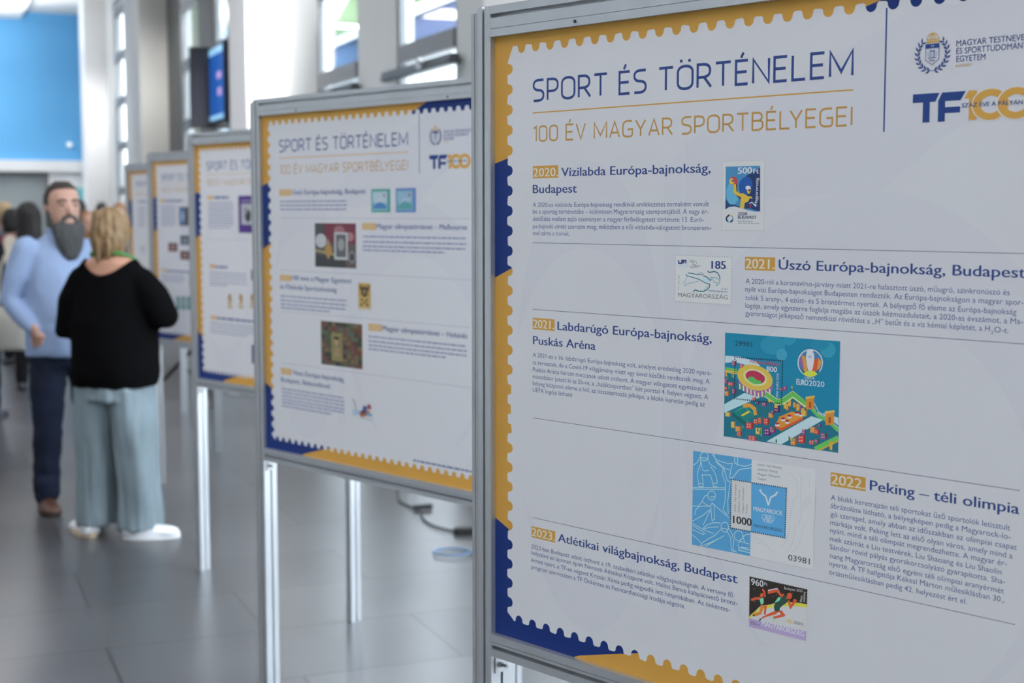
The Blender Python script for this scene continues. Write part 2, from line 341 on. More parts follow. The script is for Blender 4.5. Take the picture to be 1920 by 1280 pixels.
ART = {
 'euro': [
  ('P',(0.016,0.306,0.482),[(-0.1,155.8),(200.0,155.9),(200.4,-0.2),(0.0,0.3)]),
  ('P',(0.038,0.378,0.555),[(108.2,144.2),(107.0,139.5),(103.4,135.2),(97.6,131.7),(90.5,129.6),(82.9,129.0),(75.7,130.1),(69.7,132.8),(65.8,136.6),(64.3,141.2),(65.6,146.0),(69.4,150.3),(75.2,153.8),(82.4,155.8),(90.0,156.3),(97.1,155.2),(103.0,152.5),(106.8,148.7)]),
  ('P',(0.076,0.46,0.633),[(111.6,130.9),(111.1,127.9),(109.5,125.2),(107.1,123.0),(104.0,121.8),(100.7,121.5),(97.6,122.3),(95.1,124.1),(93.4,126.6),(92.8,129.6),(93.3,132.6),(94.9,135.3),(97.3,137.5),(100.4,138.7),(103.7,138.9),(106.7,138.1),(109.3,136.3),(111.0,133.8)]),
  ('P',(0.038,0.391,0.562),[(126.0,154.3),(125.4,151.2),(123.6,148.4),(120.8,146.2),(117.3,144.9),(113.6,144.7),(110.0,145.5),(107.1,147.3),(105.2,149.9),(104.4,152.9),(105.0,156.0),(106.9,158.9),(109.7,161.0),(113.2,162.3),(116.9,162.6),(120.4,161.7),(123.3,159.9),(125.2,157.3)]),
  ('P',(0.047,0.425,0.578),[(193.1,143.4),(192.5,139.6),(190.3,136.2),(187.0,133.5),(182.9,131.9),(178.4,131.5),(174.2,132.5),(170.7,134.7),(168.4,137.9),(167.5,141.6),(168.2,145.4),(170.3,148.9),(173.7,151.5),(177.9,153.1),(182.3,153.4),(186.6,152.4),(190.0,150.2),(192.3,147.1)]),
  ('P',(0.023,0.341,0.51),[(181.9,150.6),(181.0,147.6),(178.4,144.8),(174.4,142.5),(169.3,141.1),(163.9,140.7),(158.8,141.4),(154.6,143.1),(151.8,145.6),(150.8,148.5),(151.7,151.6),(154.3,154.5),(158.5,156.7),(163.5,158.1),(168.9,158.4),(174.0,157.7),(178.2,156.0),(180.9,153.6)]),
  ('P',(0.021,0.214,0.299),[(0.3,99.4),(62.1,64.6),(102.7,60.1),(124.2,69.0),(149.4,56.5),(167.1,44.9),(199.7,32.3),(200.4,-0.2),(0.0,0.3)]),
  ('P',(0.741,0.9,0.9),[(0.5,121.3),(26.9,122.0),(57.3,117.0),(64.9,110.8),(38.6,110.2),(19.4,113.4),(0.7,110.7)]),
  ('S',(0.9,0.9,0.468),2.2,[(0.9,100.3),(22.6,99.7)],0),
  ('S',(0.9,0.616,0.094),5,[(0.9,99.2),(22.6,97.8)],0),
  ('S',(0.206,0.66,0.139),4,[(0.8,102.3),(22.5,101.2)],0),
  ('P',(0.9,0.535,0.074),[(1.9,97.2),(4.2,97.4),(4.4,90.4),(2.0,90.5)]),
  ('P',(0.9,0.535,0.074),[(13.9,97.1),(16.8,97.3),(17.0,89.9),(14.1,90.0)]),
  ('P',(0.614,0.9,0.9),[(0.2,48.5),(37.4,69.2),(63.9,64.8),(0.4,35.5)]),
  ('P',(0.676,0.9,0.9),[(78.2,1.6),(154.9,46.6),(175.0,43.6),(104.0,0.0)]),
  ('P',(0.676,0.9,0.9),[(173.9,53.3),(199.7,49.1),(199.9,38.2)]),
  ('P',(0.486,0.171,0.468),[(87.1,77.8),(82.9,72.2),(75.6,68.0),(65.9,65.7),(55.2,65.6),(44.5,67.7),(35.3,71.9),(28.7,77.5),(25.6,84.0),(26.2,90.5),(30.6,96.2),(38.2,100.4),(48.0,102.6),(58.8,102.5),(69.4,100.3),(78.3,96.1),(84.7,90.5),(87.8,84.1)]),
  ('P',(0.9,0.9,0.54),[(26.7,82.2),(29.4,81.5),(29.9,73.5),(27.2,73.9)]),
  ('P',(0.9,0.9,0.54),[(33.6,80.2),(36.3,79.5),(36.8,71.5),(34.2,71.9)]),
  ('P',(0.9,0.9,0.54),[(40.5,78.2),(43.2,77.5),(43.7,69.5),(41.0,69.9)]),
  ('P',(0.9,0.9,0.54),[(47.4,76.1),(50.0,75.5),(50.5,67.5),(47.9,67.9)]),
  ('P',(0.9,0.9,0.54),[(54.2,74.2),(56.8,73.5),(57.4,65.5),(54.7,65.9)]),
  ('P',(0.9,0.9,0.54),[(61.0,72.2),(63.6,71.5),(64.1,63.6),(61.5,63.9)]),
  ('P',(0.9,0.9,0.54),[(67.7,74.6),(70.3,73.9),(70.8,66.0),(68.2,66.4)]),
  ('P',(0.9,0.9,0.54),[(74.3,77.1),(76.9,76.4),(77.4,68.5),(74.8,68.9)]),
  ('P',(0.9,0.9,0.54),[(80.9,79.5),(83.5,78.8),(84.0,70.9),(81.4,71.3)]),
  ('P',(0.9,0.651,0.111),[(86.7,86.7),(84.2,82.7),(79.9,79.3),(74.3,76.7),(67.6,75.0),(60.2,74.4),(52.5,74.9),(44.9,76.4),(37.9,79.0),(32.0,82.3),(27.5,86.4),(24.6,90.8),(23.5,95.4),(24.4,99.9),(27.1,103.9),(31.5,107.3),(37.3,109.9),(44.1,111.5),(51.6,112.0),(59.3,111.4),(66.8,109.8),(73.6,107.2),(79.4,103.8),(83.7,99.9),(86.5,95.5),(87.5,91.0)]),
  ('P',(0.9,0.861,0.239),[(77.4,88.7),(75.2,85.7),(71.5,83.2),(66.5,81.5),(60.7,80.8),(54.6,81.0),(48.5,82.3),(43.0,84.5),(38.6,87.3),(35.7,90.7),(34.4,94.3),(34.9,97.8),(37.1,100.9),(40.9,103.3),(45.9,105.0),(51.8,105.7),(58.0,105.4),(64.0,104.1),(69.4,101.9),(73.7,99.0),(76.6,95.7),(77.8,92.2)]),
  ('P',(0.9,0.9,0.745),[(74.9,89.6),(73.0,86.9),(69.7,84.7),(65.4,83.3),(60.3,82.6),(54.8,82.9),(49.4,84.0),(44.6,85.9),(40.7,88.4),(38.1,91.4),(37.0,94.5),(37.4,97.5),(39.3,100.2),(42.7,102.4),(47.1,103.8),(52.3,104.4),(57.7,104.1),(63.0,103.0),(67.8,101.1),(71.6,98.6),(74.2,95.7),(75.3,92.6)]),
  ('P',(0.632,0.052,0.117),[(73.3,90.1),(71.6,87.7),(68.7,85.8),(64.7,84.5),(60.0,84.0),(55.1,84.3),(50.2,85.3),(45.7,87.0),(42.2,89.3),(39.7,91.9),(38.6,94.7),(39.0,97.3),(40.7,99.7),(43.8,101.6),(47.8,102.9),(52.5,103.3),(57.5,103.1),(62.3,102.0),(66.7,100.3),(70.2,98.0),(72.6,95.4),(73.7,92.7)]),
  ('P',(0.159,0.651,0.15),[(67.2,86.6),(65.8,85.1),(63.2,84.1),(59.6,83.6),(55.4,83.7),(51.2,84.4),(47.4,85.7),(44.5,87.4),(42.9,89.2),(42.8,91.0),(44.1,92.5),(46.8,93.6),(50.5,94.1),(54.7,93.9),(58.9,93.2),(62.6,91.9),(65.5,90.2),(67.0,88.4)]),
  ('P',(0.632,0.052,0.117),[(73.5,92.0),(72.0,90.4),(69.4,89.4),(66.1,89.0),(62.4,89.4),(58.9,90.4),(55.8,92.0),(53.7,94.0),(52.8,96.1),(53.1,98.1),(54.7,99.7),(57.3,100.7),(60.6,101.1),(64.3,100.7),(67.8,99.6),(70.8,98.0),(72.9,96.1),(73.8,94.0)]),
  ('P',(0.9,0.329,0.059),[(0.6,68.6),(6.8,68.4),(6.9,61.2),(0.8,61.5)]),
  ('P',(0.494,0.155,0.03),[(6.8,68.4),(8.8,70.0),(8.9,62.8),(6.9,61.2)]),
  ('P',(0.9,0.9,0.468),[(1.6,67.3),(3.0,67.3),(3.0,66.1),(1.7,66.1)]),
  ('P',(0.9,0.9,0.468),[(1.7,64.4),(3.0,64.5),(3.0,63.3),(1.7,63.2)]),
  ('P',(0.9,0.9,0.468),[(4.3,67.5),(5.6,67.6),(5.6,66.4),(4.3,66.3)]),
  ('P',(0.9,0.9,0.468),[(4.3,64.7),(5.6,64.7),(5.6,63.5),(4.3,63.4)]),
  ('P',(0.435,0.079,0.315),[(14.0,73.3),(20.3,73.1),(20.5,65.3),(14.1,65.5)]),
  ('P',(0.201,0.041,0.146),[(20.3,73.1),(22.4,74.7),(22.6,66.9),(20.5,65.3)]),
  ('P',(0.9,0.9,0.468),[(15.0,71.8),(16.4,71.9),(16.4,70.6),(15.0,70.5)]),
  ('P',(0.9,0.9,0.468),[(15.1,68.7),(16.4,68.8),(16.4,67.4),(15.1,67.4)]),
  ('P',(0.9,0.9,0.468),[(17.7,72.1),(19.1,72.1),(19.1,70.8),(17.7,70.8)]),
  ('P',(0.9,0.9,0.468),[(17.8,69.0),(19.1,69.0),(19.2,67.7),(17.8,67.6)]),
  ('P',(0.9,0.067,0.069),[(-0.5,75.1),(4.8,74.8),(4.9,70.1),(-0.4,70.4)]),
  ('P',(0.421,0.034,0.036),[(4.8,74.8),(6.5,76.4),(6.6,71.7),(4.9,70.1)]),
  ('P',(0.9,0.9,0.468),[(0.4,74.3),(1.5,74.3),(1.5,73.5),(0.4,73.5)]),
  ('P',(0.9,0.9,0.468),[(0.4,72.4),(1.6,72.4),(1.6,71.6),(0.5,71.6)]),
  ('P',(0.9,0.9,0.468),[(2.6,74.5),(3.8,74.5),(3.8,73.7),(2.7,73.7)]),
  ('P',(0.9,0.9,0.468),[(2.7,72.6),(3.8,72.6),(3.8,71.8),(2.7,71.8)]),
  ('P',(0.82,0.107,0.157),[(6.4,82.0),(15.2,82.0),(15.2,77.3),(6.5,77.3)]),
  ('P',(0.369,0.054,0.074),[(15.2,82.0),(18.0,83.6),(18.1,79.0),(15.2,77.3)]),
  ('P',(0.9,0.9,0.468),[(7.9,81.2),(9.7,81.3),(9.7,80.5),(7.9,80.4)]),
  ('P',(0.9,0.9,0.468),[(7.9,79.3),(9.7,79.4),(9.8,78.6),(7.9,78.5)]),
  ('P',(0.9,0.9,0.468),[(11.6,81.5),(13.4,81.6),(13.4,80.8),(11.6,80.7)]),
  ('P',(0.9,0.9,0.468),[(11.6,79.6),(13.5,79.7),(13.5,79.0),(11.6,78.8)]),
  ('P',(0.9,0.616,0.117),[(2.1,37.0),(9.7,37.0),(9.9,30.7),(2.3,30.7)]),
  ('P',(0.548,0.284,0.057),[(9.7,37.0),(12.2,38.6),(12.3,32.4),(9.9,30.7)]),
  ('P',(0.9,0.9,0.468),[(3.4,35.8),(5.0,35.9),(5.0,34.9),(3.4,34.8)]),
  ('P',(0.9,0.9,0.468),[(3.4,33.3),(5.1,33.4),(5.1,32.4),(3.4,32.3)]),
  ('P',(0.9,0.9,0.468),[(6.6,36.2),(8.2,36.3),(8.3,35.2),(6.6,35.1)]),
  ('P',(0.9,0.9,0.468),[(6.7,33.7),(8.3,33.8),(8.3,32.7),(6.7,32.6)]),
  ('P',(0.9,0.616,0.117),[(13.3,24.0),(19.1,23.9),(19.2,14.5),(13.4,14.6)]),
  ('P',(0.548,0.284,0.057),[(19.1,23.9),(21.0,25.5),(21.1,16.1),(19.2,14.5)]),
  ('P',(0.9,0.9,0.468),[(14.2,22.3),(15.5,22.3),(15.5,20.7),(14.3,20.7)]),
  ('P',(0.9,0.9,0.468),[(14.3,18.5),(15.5,18.5),(15.6,17.0),(14.3,16.9)]),
  ('P',(0.9,0.9,0.468),[(16.7,22.5),(17.9,22.6),(18.0,21.0),(16.7,20.9)]),
  ('P',(0.9,0.9,0.468),[(16.8,18.8),(18.0,18.8),(18.0,17.2),(16.8,17.2)]),
  ('P',(0.9,0.329,0.059),[(21.1,17.8),(29.8,18.0),(29.9,10.2),(21.3,10.0)]),
  ('P',(0.494,0.155,0.03),[(29.8,18.0),(32.6,19.7),(32.8,12.0),(29.9,10.2)]),
  ('P',(0.9,0.9,0.468),[(22.5,16.4),(24.4,16.6),(24.4,15.2),(22.6,15.1)]),
  ('P',(0.9,0.9,0.468),[(22.6,13.3),(24.4,13.4),(24.5,12.1),(22.6,12.0)]),
  ('P',(0.9,0.9,0.468),[(26.2,16.8),(28.1,17.0),(28.1,15.6),(26.2,15.5)]),
  ('P',(0.9,0.9,0.468),[(26.3,13.7),(28.1,13.9),(28.1,12.5),(26.3,12.4)]),
  ('P',(0.9,0.067,0.069),[(41.1,25.5),(51.0,25.8),(51.2,16.5),(41.3,16.2)]),
  ('P',(0.421,0.034,0.036),[(51.0,25.8),(54.3,27.5),(54.5,18.3),(51.2,16.5)]),
  ('P',(0.9,0.9,0.468),[(42.7,23.8),(44.9,23.9),(44.9,22.3),(42.8,22.2)]),
  ('P',(0.9,0.9,0.468),[(42.8,20.1),(44.9,20.2),(44.9,18.6),(42.8,18.5)]),
  ('P',(0.9,0.9,0.468),[(47.0,24.2),(49.1,24.4),(49.1,22.8),(47.0,22.7)]),
  ('P',(0.9,0.9,0.468),[(47.0,20.5),(49.2,20.7),(49.2,19.1),(47.1,18.9)]),
  ('P',(0.9,0.067,0.069),[(54.6,32.3),(61.1,32.2),(61.2,24.5),(54.7,24.6)]),
  ('P',(0.421,0.034,0.036),[(61.1,32.2),(63.2,33.8),(63.4,26.2),(61.2,24.5)]),
  ('P',(0.9,0.9,0.468),[(55.7,30.9),(57.1,31.0),(57.1,29.6),(55.7,29.6)]),
  ('P',(0.9,0.9,0.468),[(55.7,27.8),(57.1,27.9),(57.1,26.6),(55.8,26.5)]),
  ('P',(0.9,0.9,0.468),[(58.4,31.2),(59.8,31.2),(59.8,29.9),(58.5,29.9)]),
  ('P',(0.9,0.9,0.468),[(58.5,28.1),(59.9,28.2),(59.9,26.9),(58.5,26.8)]),
  ('P',(0.9,0.067,0.069),[(62.3,35.1),(68.4,35.0),(68.6,26.4),(62.4,26.5)]),
  ('P',(0.421,0.034,0.036),[(68.4,35.0),(70.4,36.6),(70.6,28.0),(68.6,26.4)]),
  ('P',(0.9,0.9,0.468),[(63.3,33.5),(64.6,33.6),(64.6,32.1),(63.3,32.0)]),
  ('P',(0.9,0.9,0.468),[(63.3,30.1),(64.7,30.1),(64.7,28.7),(63.4,28.6)]),
  ('P',(0.9,0.9,0.468),[(65.9,33.8),(67.2,33.8),(67.2,32.4),(65.9,32.3)]),
  ('P',(0.9,0.9,0.468),[(66.0,30.3),(67.3,30.4),(67.3,28.9),(66.0,28.9)]),
  ('P',(0.9,0.616,0.117),[(58.2,19.6),(66.7,19.8),(66.8,10.5),(58.4,10.4)]),
  ('P',(0.548,0.284,0.057),[(66.7,19.8),(69.4,21.4),(69.6,12.2),(66.8,10.5)]),
  ('P',(0.9,0.9,0.468),[(59.6,17.9),(61.4,18.0),(61.4,16.4),(59.6,16.3)]),
  ('P',(0.9,0.9,0.468),[(59.7,14.2),(61.5,14.3),(61.5,12.7),(59.7,12.6)]),
  ('P',(0.9,0.9,0.468),[(63.2,18.3),(65.0,18.4),(65.0,16.8),(63.2,16.7)]),
  ('P',(0.9,0.9,0.468),[(63.3,14.6),(65.1,14.7),(65.1,13.1),(63.3,13.0)]),
  ('P',(0.175,0.046,0.239),[(73.2,20.5),(82.9,20.8),(83.1,10.1),(73.4,9.8)]),
  ('P',(0.084,0.024,0.114),[(82.9,20.8),(86.1,22.5),(86.3,11.8),(83.1,10.1)]),
  ('P',(0.9,0.9,0.468),[(74.8,18.5),(76.9,18.6),(76.9,16.8),(74.8,16.7)]),
  ('P',(0.9,0.9,0.468),[(74.9,14.2),(76.9,14.3),(77.0,12.5),(74.9,12.4)]),
  ('P',(0.9,0.9,0.468),[(78.9,19.0),(81.0,19.1),(81.0,17.3),(79.0,17.1)]),
  ('P',(0.9,0.9,0.468),[(79.0,14.7),(81.1,14.8),(81.1,13.0),(79.1,12.9)]),
  ('P',(0.435,0.079,0.315),[(83.3,23.9),(91.6,24.0),(91.8,14.9),(83.5,14.7)]),
  ('P',(0.201,0.041,0.146),[(91.6,24.0),(94.3,25.7),(94.5,16.6),(91.8,14.9)]),
  ('P',(0.9,0.9,0.468),[(84.7,22.2),(86.4,22.3),(86.5,20.8),(84.7,20.6)]),
  ('P',(0.9,0.9,0.468),[(84.8,18.5),(86.5,18.7),(86.6,17.1),(84.8,17.0)]),
  ('P',(0.9,0.9,0.468),[(88.2,22.6),(90.0,22.7),(90.0,21.1),(88.2,21.0)]),
  ('P',(0.9,0.9,0.468),[(88.3,18.9),(90.1,19.0),(90.1,17.5),(88.3,17.4)]),
  ('P',(0.9,0.067,0.069),[(72.9,35.0),(79.9,35.0),(80.0,25.8),(73.1,25.8)]),
  ('P',(0.421,0.034,0.036),[(79.9,35.0),(82.1,36.6),(82.3,27.4),(80.0,25.8)]),
  ('P',(0.9,0.9,0.468),[(74.0,33.3),(75.5,33.4),(75.6,31.8),(74.1,31.7)]),
  ('P',(0.9,0.9,0.468),[(74.1,29.6),(75.6,29.7),(75.6,28.1),(74.2,28.1)]),
  ('P',(0.9,0.9,0.468),[(77.0,33.6),(78.5,33.7),(78.5,32.1),(77.0,32.0)]),
  ('P',(0.9,0.9,0.468),[(77.1,29.9),(78.6,30.0),(78.6,28.5),(77.1,28.4)]),
  ('P',(0.9,0.329,0.059),[(81.1,44.0),(88.0,43.9),(88.1,36.9),(81.2,37.0)]),
  ('P',(0.494,0.155,0.03),[(88.0,43.9),(90.2,45.5),(90.4,38.5),(88.1,36.9)]),
  ('P',(0.9,0.9,0.468),[(82.2,42.7),(83.7,42.8),(83.7,41.6),(82.2,41.5)]),
  ('P',(0.9,0.9,0.468),[(82.3,39.9),(83.7,40.0),(83.8,38.8),(82.3,38.7)]),
  ('P',(0.9,0.9,0.468),[(85.1,43.0),(86.6,43.1),(86.6,41.9),(85.2,41.8)]),
  ('P',(0.9,0.9,0.468),[(85.2,40.2),(86.7,40.3),(86.7,39.1),(85.2,39.0)]),
  ('P',(0.175,0.046,0.239),[(90.0,55.4),(98.3,55.4),(98.5,45.8),(90.2,45.7)]),
  ('P',(0.084,0.024,0.114),[(98.3,55.4),(101.0,57.1),(101.2,47.4),(98.5,45.8)]),
  ('P',(0.9,0.9,0.468),[(91.4,53.6),(93.2,53.7),(93.2,52.0),(91.4,51.9)]),
  ('P',(0.9,0.9,0.468),[(91.5,49.7),(93.2,49.8),(93.3,48.1),(91.5,48.0)]),
  ('P',(0.9,0.9,0.468),[(94.9,53.9),(96.7,54.0),(96.7,52.4),(95.0,52.3)]),
  ('P',(0.9,0.9,0.468),[(95.0,50.0),(96.8,50.1),(96.8,48.5),(95.0,48.4)]),
  ('P',(0.175,0.046,0.239),[(84.7,47.7),(90.2,47.5),(90.3,42.9),(84.8,43.1)]),
  ('P',(0.084,0.024,0.114),[(90.2,47.5),(92.0,49.0),(92.1,44.5),(90.3,42.9)]),
  ('P',(0.9,0.9,0.468),[(85.6,46.9),(86.8,46.9),(86.8,46.2),(85.6,46.1)]),
  ('P',(0.9,0.9,0.468),[(85.6,45.0),(86.8,45.1),(86.8,44.3),(85.6,44.3)]),
  ('P',(0.9,0.9,0.468),[(87.9,47.1),(89.1,47.2),(89.1,46.4),(88.0,46.3)]),
  ('P',(0.9,0.9,0.468),[(88.0,45.3),(89.2,45.4),(89.2,44.6),(88.0,44.5)]),
  ('P',(0.435,0.079,0.315),[(99.6,82.5),(106.4,82.4),(106.5,77.9),(99.6,78.0)]),
  ('P',(0.201,0.041,0.146),[(106.4,82.4),(108.6,83.9),(108.7,79.4),(106.5,77.9)]),
  ('P',(0.9,0.9,0.468),[(100.7,81.7),(102.1,81.8),(102.1,81.0),(100.7,80.9)]),
  ('P',(0.9,0.9,0.468),[(100.7,79.9),(102.2,80.0),(102.2,79.2),(100.7,79.1)]),
  ('P',(0.9,0.9,0.468),[(103.6,82.0),(105.0,82.1),(105.0,81.3),(103.6,81.2)]),
  ('P',(0.9,0.9,0.468),[(103.6,80.2),(105.1,80.2),(105.1,79.5),(103.6,79.4)]),
  ('P',(0.435,0.079,0.315),[(106.8,85.4),(110.8,85.0),(111.0,79.0),(106.9,79.4)]),
  ('P',(0.201,0.041,0.146),[(110.8,85.0),(112.2,86.5),(112.3,80.5),(111.0,79.0)]),
  ('P',(0.9,0.9,0.468),[(107.4,84.3),(108.3,84.3),(108.3,83.3),(107.5,83.3)]),
  ('P',(0.9,0.9,0.468),[(107.5,81.9),(108.4,81.9),(108.4,80.9),(107.5,80.8)]),
  ('P',(0.9,0.9,0.468),[(109.2,84.4),(110.0,84.4),(110.1,83.4),(109.2,83.4)]),
  ('P',(0.9,0.9,0.468),[(109.2,82.0),(110.1,82.0),(110.1,81.0),(109.2,81.0)]),
  ('P',(0.9,0.329,0.059),[(120.2,12.1),(128.0,12.2),(128.3,1.7),(120.5,1.5)]),
  ('P',(0.494,0.155,0.03),[(128.0,12.2),(130.6,13.9),(130.8,3.4),(128.3,1.7)]),
  ('P',(0.9,0.9,0.468),[(121.5,10.1),(123.2,10.2),(123.2,8.4),(121.6,8.3)]),
  ('P',(0.9,0.9,0.468),[(121.6,5.9),(123.3,6.0),(123.3,4.2),(121.7,4.1)]),
  ('P',(0.9,0.9,0.468),[(124.9,10.5),(126.5,10.6),(126.6,8.8),(124.9,8.7)]),
  ('P',(0.9,0.9,0.468),[(124.9,6.3),(126.6,6.4),(126.6,4.6),(125.0,4.5)]),
  ('P',(0.9,0.067,0.069),[(133.7,17.1),(142.5,17.4),(142.8,6.0),(134.0,5.7)]),
  ('P',(0.421,0.034,0.036),[(142.5,17.4),(145.4,19.0),(145.7,7.7),(142.8,6.0)]),
  ('P',(0.9,0.9,0.468),[(135.2,15.0),(137.1,15.1),(137.1,13.2),(135.2,13.1)]),
  ('P',(0.9,0.9,0.468),[(135.3,10.4),(137.2,10.5),(137.2,8.6),(135.3,8.5)]),
  ('P',(0.9,0.9,0.468),[(139.0,15.4),(140.8,15.5),(140.9,13.6),(139.0,13.5)]),
  ('P',(0.9,0.9,0.468),[(139.1,10.9),(140.9,11.0),(141.0,9.0),(139.1,8.9)]),
  ('P',(0.435,0.079,0.315),[(139.4,26.3),(144.7,26.1),(144.9,18.7),(139.6,18.8)]),
  ('P',(0.201,0.041,0.146),[(144.7,26.1),(146.5,27.7),(146.6,20.2),(144.9,18.7)]),
  ('P',(0.9,0.9,0.468),[(140.3,24.9),(141.4,25.0),(141.5,23.7),(140.3,23.6)]),
  ('P',(0.9,0.9,0.468),[(140.4,21.9),(141.5,22.0),(141.5,20.7),(140.4,20.6)]),
  ('P',(0.9,0.9,0.468),[(142.6,25.2),(143.7,25.2),(143.7,23.9),(142.6,23.9)]),
  ('P',(0.9,0.9,0.468),[(142.6,22.2),(143.8,22.2),(143.8,21.0),(142.7,20.9)]),
  ('P',(0.9,0.329,0.059),[(153.4,31.3),(161.3,31.4),(161.5,23.1),(153.6,23.0)]),
  ('P',(0.494,0.155,0.03),[(161.3,31.4),(163.9,33.0),(164.1,24.7),(161.5,23.1)]),
  ('P',(0.9,0.9,0.468),[(154.7,29.8),(156.4,29.9),(156.5,28.5),(154.8,28.3)]),
  ('P',(0.9,0.9,0.468),[(154.8,26.4),(156.5,26.5),(156.5,25.1),(154.9,25.0)]),
  ('P',(0.9,0.9,0.468),[(158.1,30.1),(159.8,30.2),(159.8,28.8),(158.1,28.7)]),
  ('P',(0.9,0.9,0.468),[(158.2,26.8),(159.9,26.9),(159.9,25.5),(158.2,25.4)]),
  ('P',(0.9,0.067,0.069),[(161.1,28.3),(166.8,28.2),(167.0,21.6),(161.2,21.7)]),
  ('P',(0.421,0.034,0.036),[(166.8,28.2),(168.7,29.7),(168.8,23.2),(167.0,21.6)]),
  ('P',(0.9,0.9,0.468),[(162.0,27.1),(163.2,27.1),(163.3,26.0),(162.0,25.9)]),
  ('P',(0.9,0.9,0.468),[(162.1,24.4),(163.3,24.5),(163.3,23.4),(162.1,23.3)]),
  ('P',(0.9,0.9,0.468),[(164.5,27.3),(165.7,27.4),(165.7,26.3),(164.5,26.2)]),
  ('P',(0.9,0.9,0.468),[(164.5,24.7),(165.7,24.8),(165.8,23.7),(164.5,23.6)]),
  ('P',(0.82,0.107,0.157),[(151.6,12.0),(160.3,12.2),(160.4,6.3),(151.7,6.0)]),
  ('P',(0.369,0.054,0.074),[(160.3,12.2),(163.1,13.9),(163.3,8.0),(160.4,6.3)]),
  ('P',(0.9,0.9,0.468),[(153.0,10.9),(154.9,11.1),(154.9,10.1),(153.0,9.9)]),
  ('P',(0.9,0.9,0.468),[(153.1,8.6),(154.9,8.7),(154.9,7.7),(153.1,7.6)]),
  ('P',(0.9,0.9,0.468),[(156.7,11.4),(158.6,11.5),(158.6,10.5),(156.7,10.4)]),
  ('P',(0.9,0.9,0.468),[(156.8,9.0),(158.6,9.2),(158.6,8.1),(156.8,8.0)]),
  ('P',(0.435,0.079,0.315),[(171.1,24.6),(178.9,24.8),(179.1,15.9),(171.3,15.8)]),
  ('P',(0.201,0.041,0.146),[(178.9,24.8),(181.4,26.4),(181.6,17.6),(179.1,15.9)]),
  ('P',(0.9,0.9,0.468),[(172.4,23.0),(174.0,23.1),(174.0,21.6),(172.4,21.5)]),
  ('P',(0.9,0.9,0.468),[(172.4,19.5),(174.1,19.6),(174.1,18.0),(172.5,17.9)]),
  ('P',(0.9,0.9,0.468),[(175.7,23.4),(177.3,23.5),(177.4,22.0),(175.7,21.9)]),
  ('P',(0.9,0.9,0.468),[(175.8,19.8),(177.4,19.9),(177.4,18.4),(175.8,18.3)]),
  ('P',(0.435,0.079,0.315),[(160.8,14.5),(166.1,14.4),(166.2,8.5),(161.0,8.6)]),
  ('P',(0.201,0.041,0.146),[(166.1,14.4),(167.8,15.9),(167.9,10.0),(166.2,8.5)]),
  ('P',(0.9,0.9,0.468),[(161.7,13.5),(162.8,13.5),(162.8,12.5),(161.7,12.4)]),
  ('P',(0.9,0.9,0.468),[(161.8,11.1),(162.9,11.2),(162.9,10.1),(161.8,10.1)]),
  ('P',(0.9,0.9,0.468),[(163.9,13.7),(165.0,13.8),(165.1,12.8),(164.0,12.7)]),
  ('P',(0.9,0.9,0.468),[(164.0,11.3),(165.1,11.4),(165.1,10.4),(164.0,10.3)]),
  ('P',(0.9,0.329,0.059),[(110.9,60.2),(115.0,59.8),(115.2,50.8),(111.1,51.1)]),
  ('P',(0.494,0.155,0.03),[(115.0,59.8),(116.3,61.3),(116.5,52.3),(115.2,50.8)]),
  ('P',(0.9,0.9,0.468),[(111.6,58.4),(112.5,58.4),(112.5,56.9),(111.6,56.9)]),
  ('P',(0.9,0.9,0.468),[(111.7,54.8),(112.5,54.8),(112.6,53.3),(111.7,53.3)]),
  ('P',(0.9,0.9,0.468),[(113.3,58.6),(114.2,58.6),(114.2,57.1),(113.4,57.1)]),
  ('P',(0.9,0.9,0.468),[(113.4,55.0),(114.3,55.0),(114.3,53.4),(113.4,53.4)]),
  ('P',(0.9,0.329,0.059),[(123.4,63.6),(127.5,63.3),(127.6,55.8),(123.6,56.1)]),
  ('P',(0.494,0.155,0.03),[(127.5,63.3),(128.8,64.8),(128.9,57.3),(127.6,55.8)]),
  ('P',(0.9,0.9,0.468),[(124.1,62.2),(125.0,62.2),(125.0,60.9),(124.1,60.9)]),
  ('P',(0.9,0.9,0.468),[(124.2,59.2),(125.0,59.2),(125.1,57.9),(124.2,57.9)]),
  ('P',(0.9,0.9,0.468),[(125.8,62.4),(126.7,62.4),(126.7,61.1),(125.9,61.1)]),
  ('P',(0.9,0.9,0.468),[(125.9,59.4),(126.8,59.4),(126.8,58.1),(125.9,58.1)]),
  ('P',(0.435,0.079,0.315),[(131.9,62.2),(136.7,61.9),(136.9,53.0),(132.1,53.2)]),
  ('P',(0.201,0.041,0.146),[(136.7,61.9),(138.2,63.4),(138.4,54.5),(136.9,53.0)]),
  ('P',(0.9,0.9,0.468),[(132.7,60.5),(133.7,60.5),(133.7,59.0),(132.7,59.0)]),
  ('P',(0.9,0.9,0.468),[(132.8,56.9),(133.8,56.9),(133.8,55.4),(132.8,55.4)]),
  ('P',(0.9,0.9,0.468),[(134.7,60.7),(135.8,60.7),(135.8,59.2),(134.8,59.2)]),
  ('P',(0.9,0.9,0.468),[(134.8,57.1),(135.8,57.1),(135.9,55.6),(134.8,55.6)]),
  ('P',(0.435,0.079,0.315),[(13.2,115.2),(19.6,114.9),(19.7,107.2),(13.4,107.5)]),
  ('P',(0.201,0.041,0.146),[(19.6,114.9),(21.7,116.5),(21.8,108.8),(19.7,107.2)]),
  ('P',(0.9,0.9,0.468),[(14.3,113.8),(15.6,113.8),(15.7,112.5),(14.3,112.4)]),
  ('P',(0.9,0.9,0.468),[(14.3,110.7),(15.7,110.7),(15.7,109.4),(14.3,109.3)]),
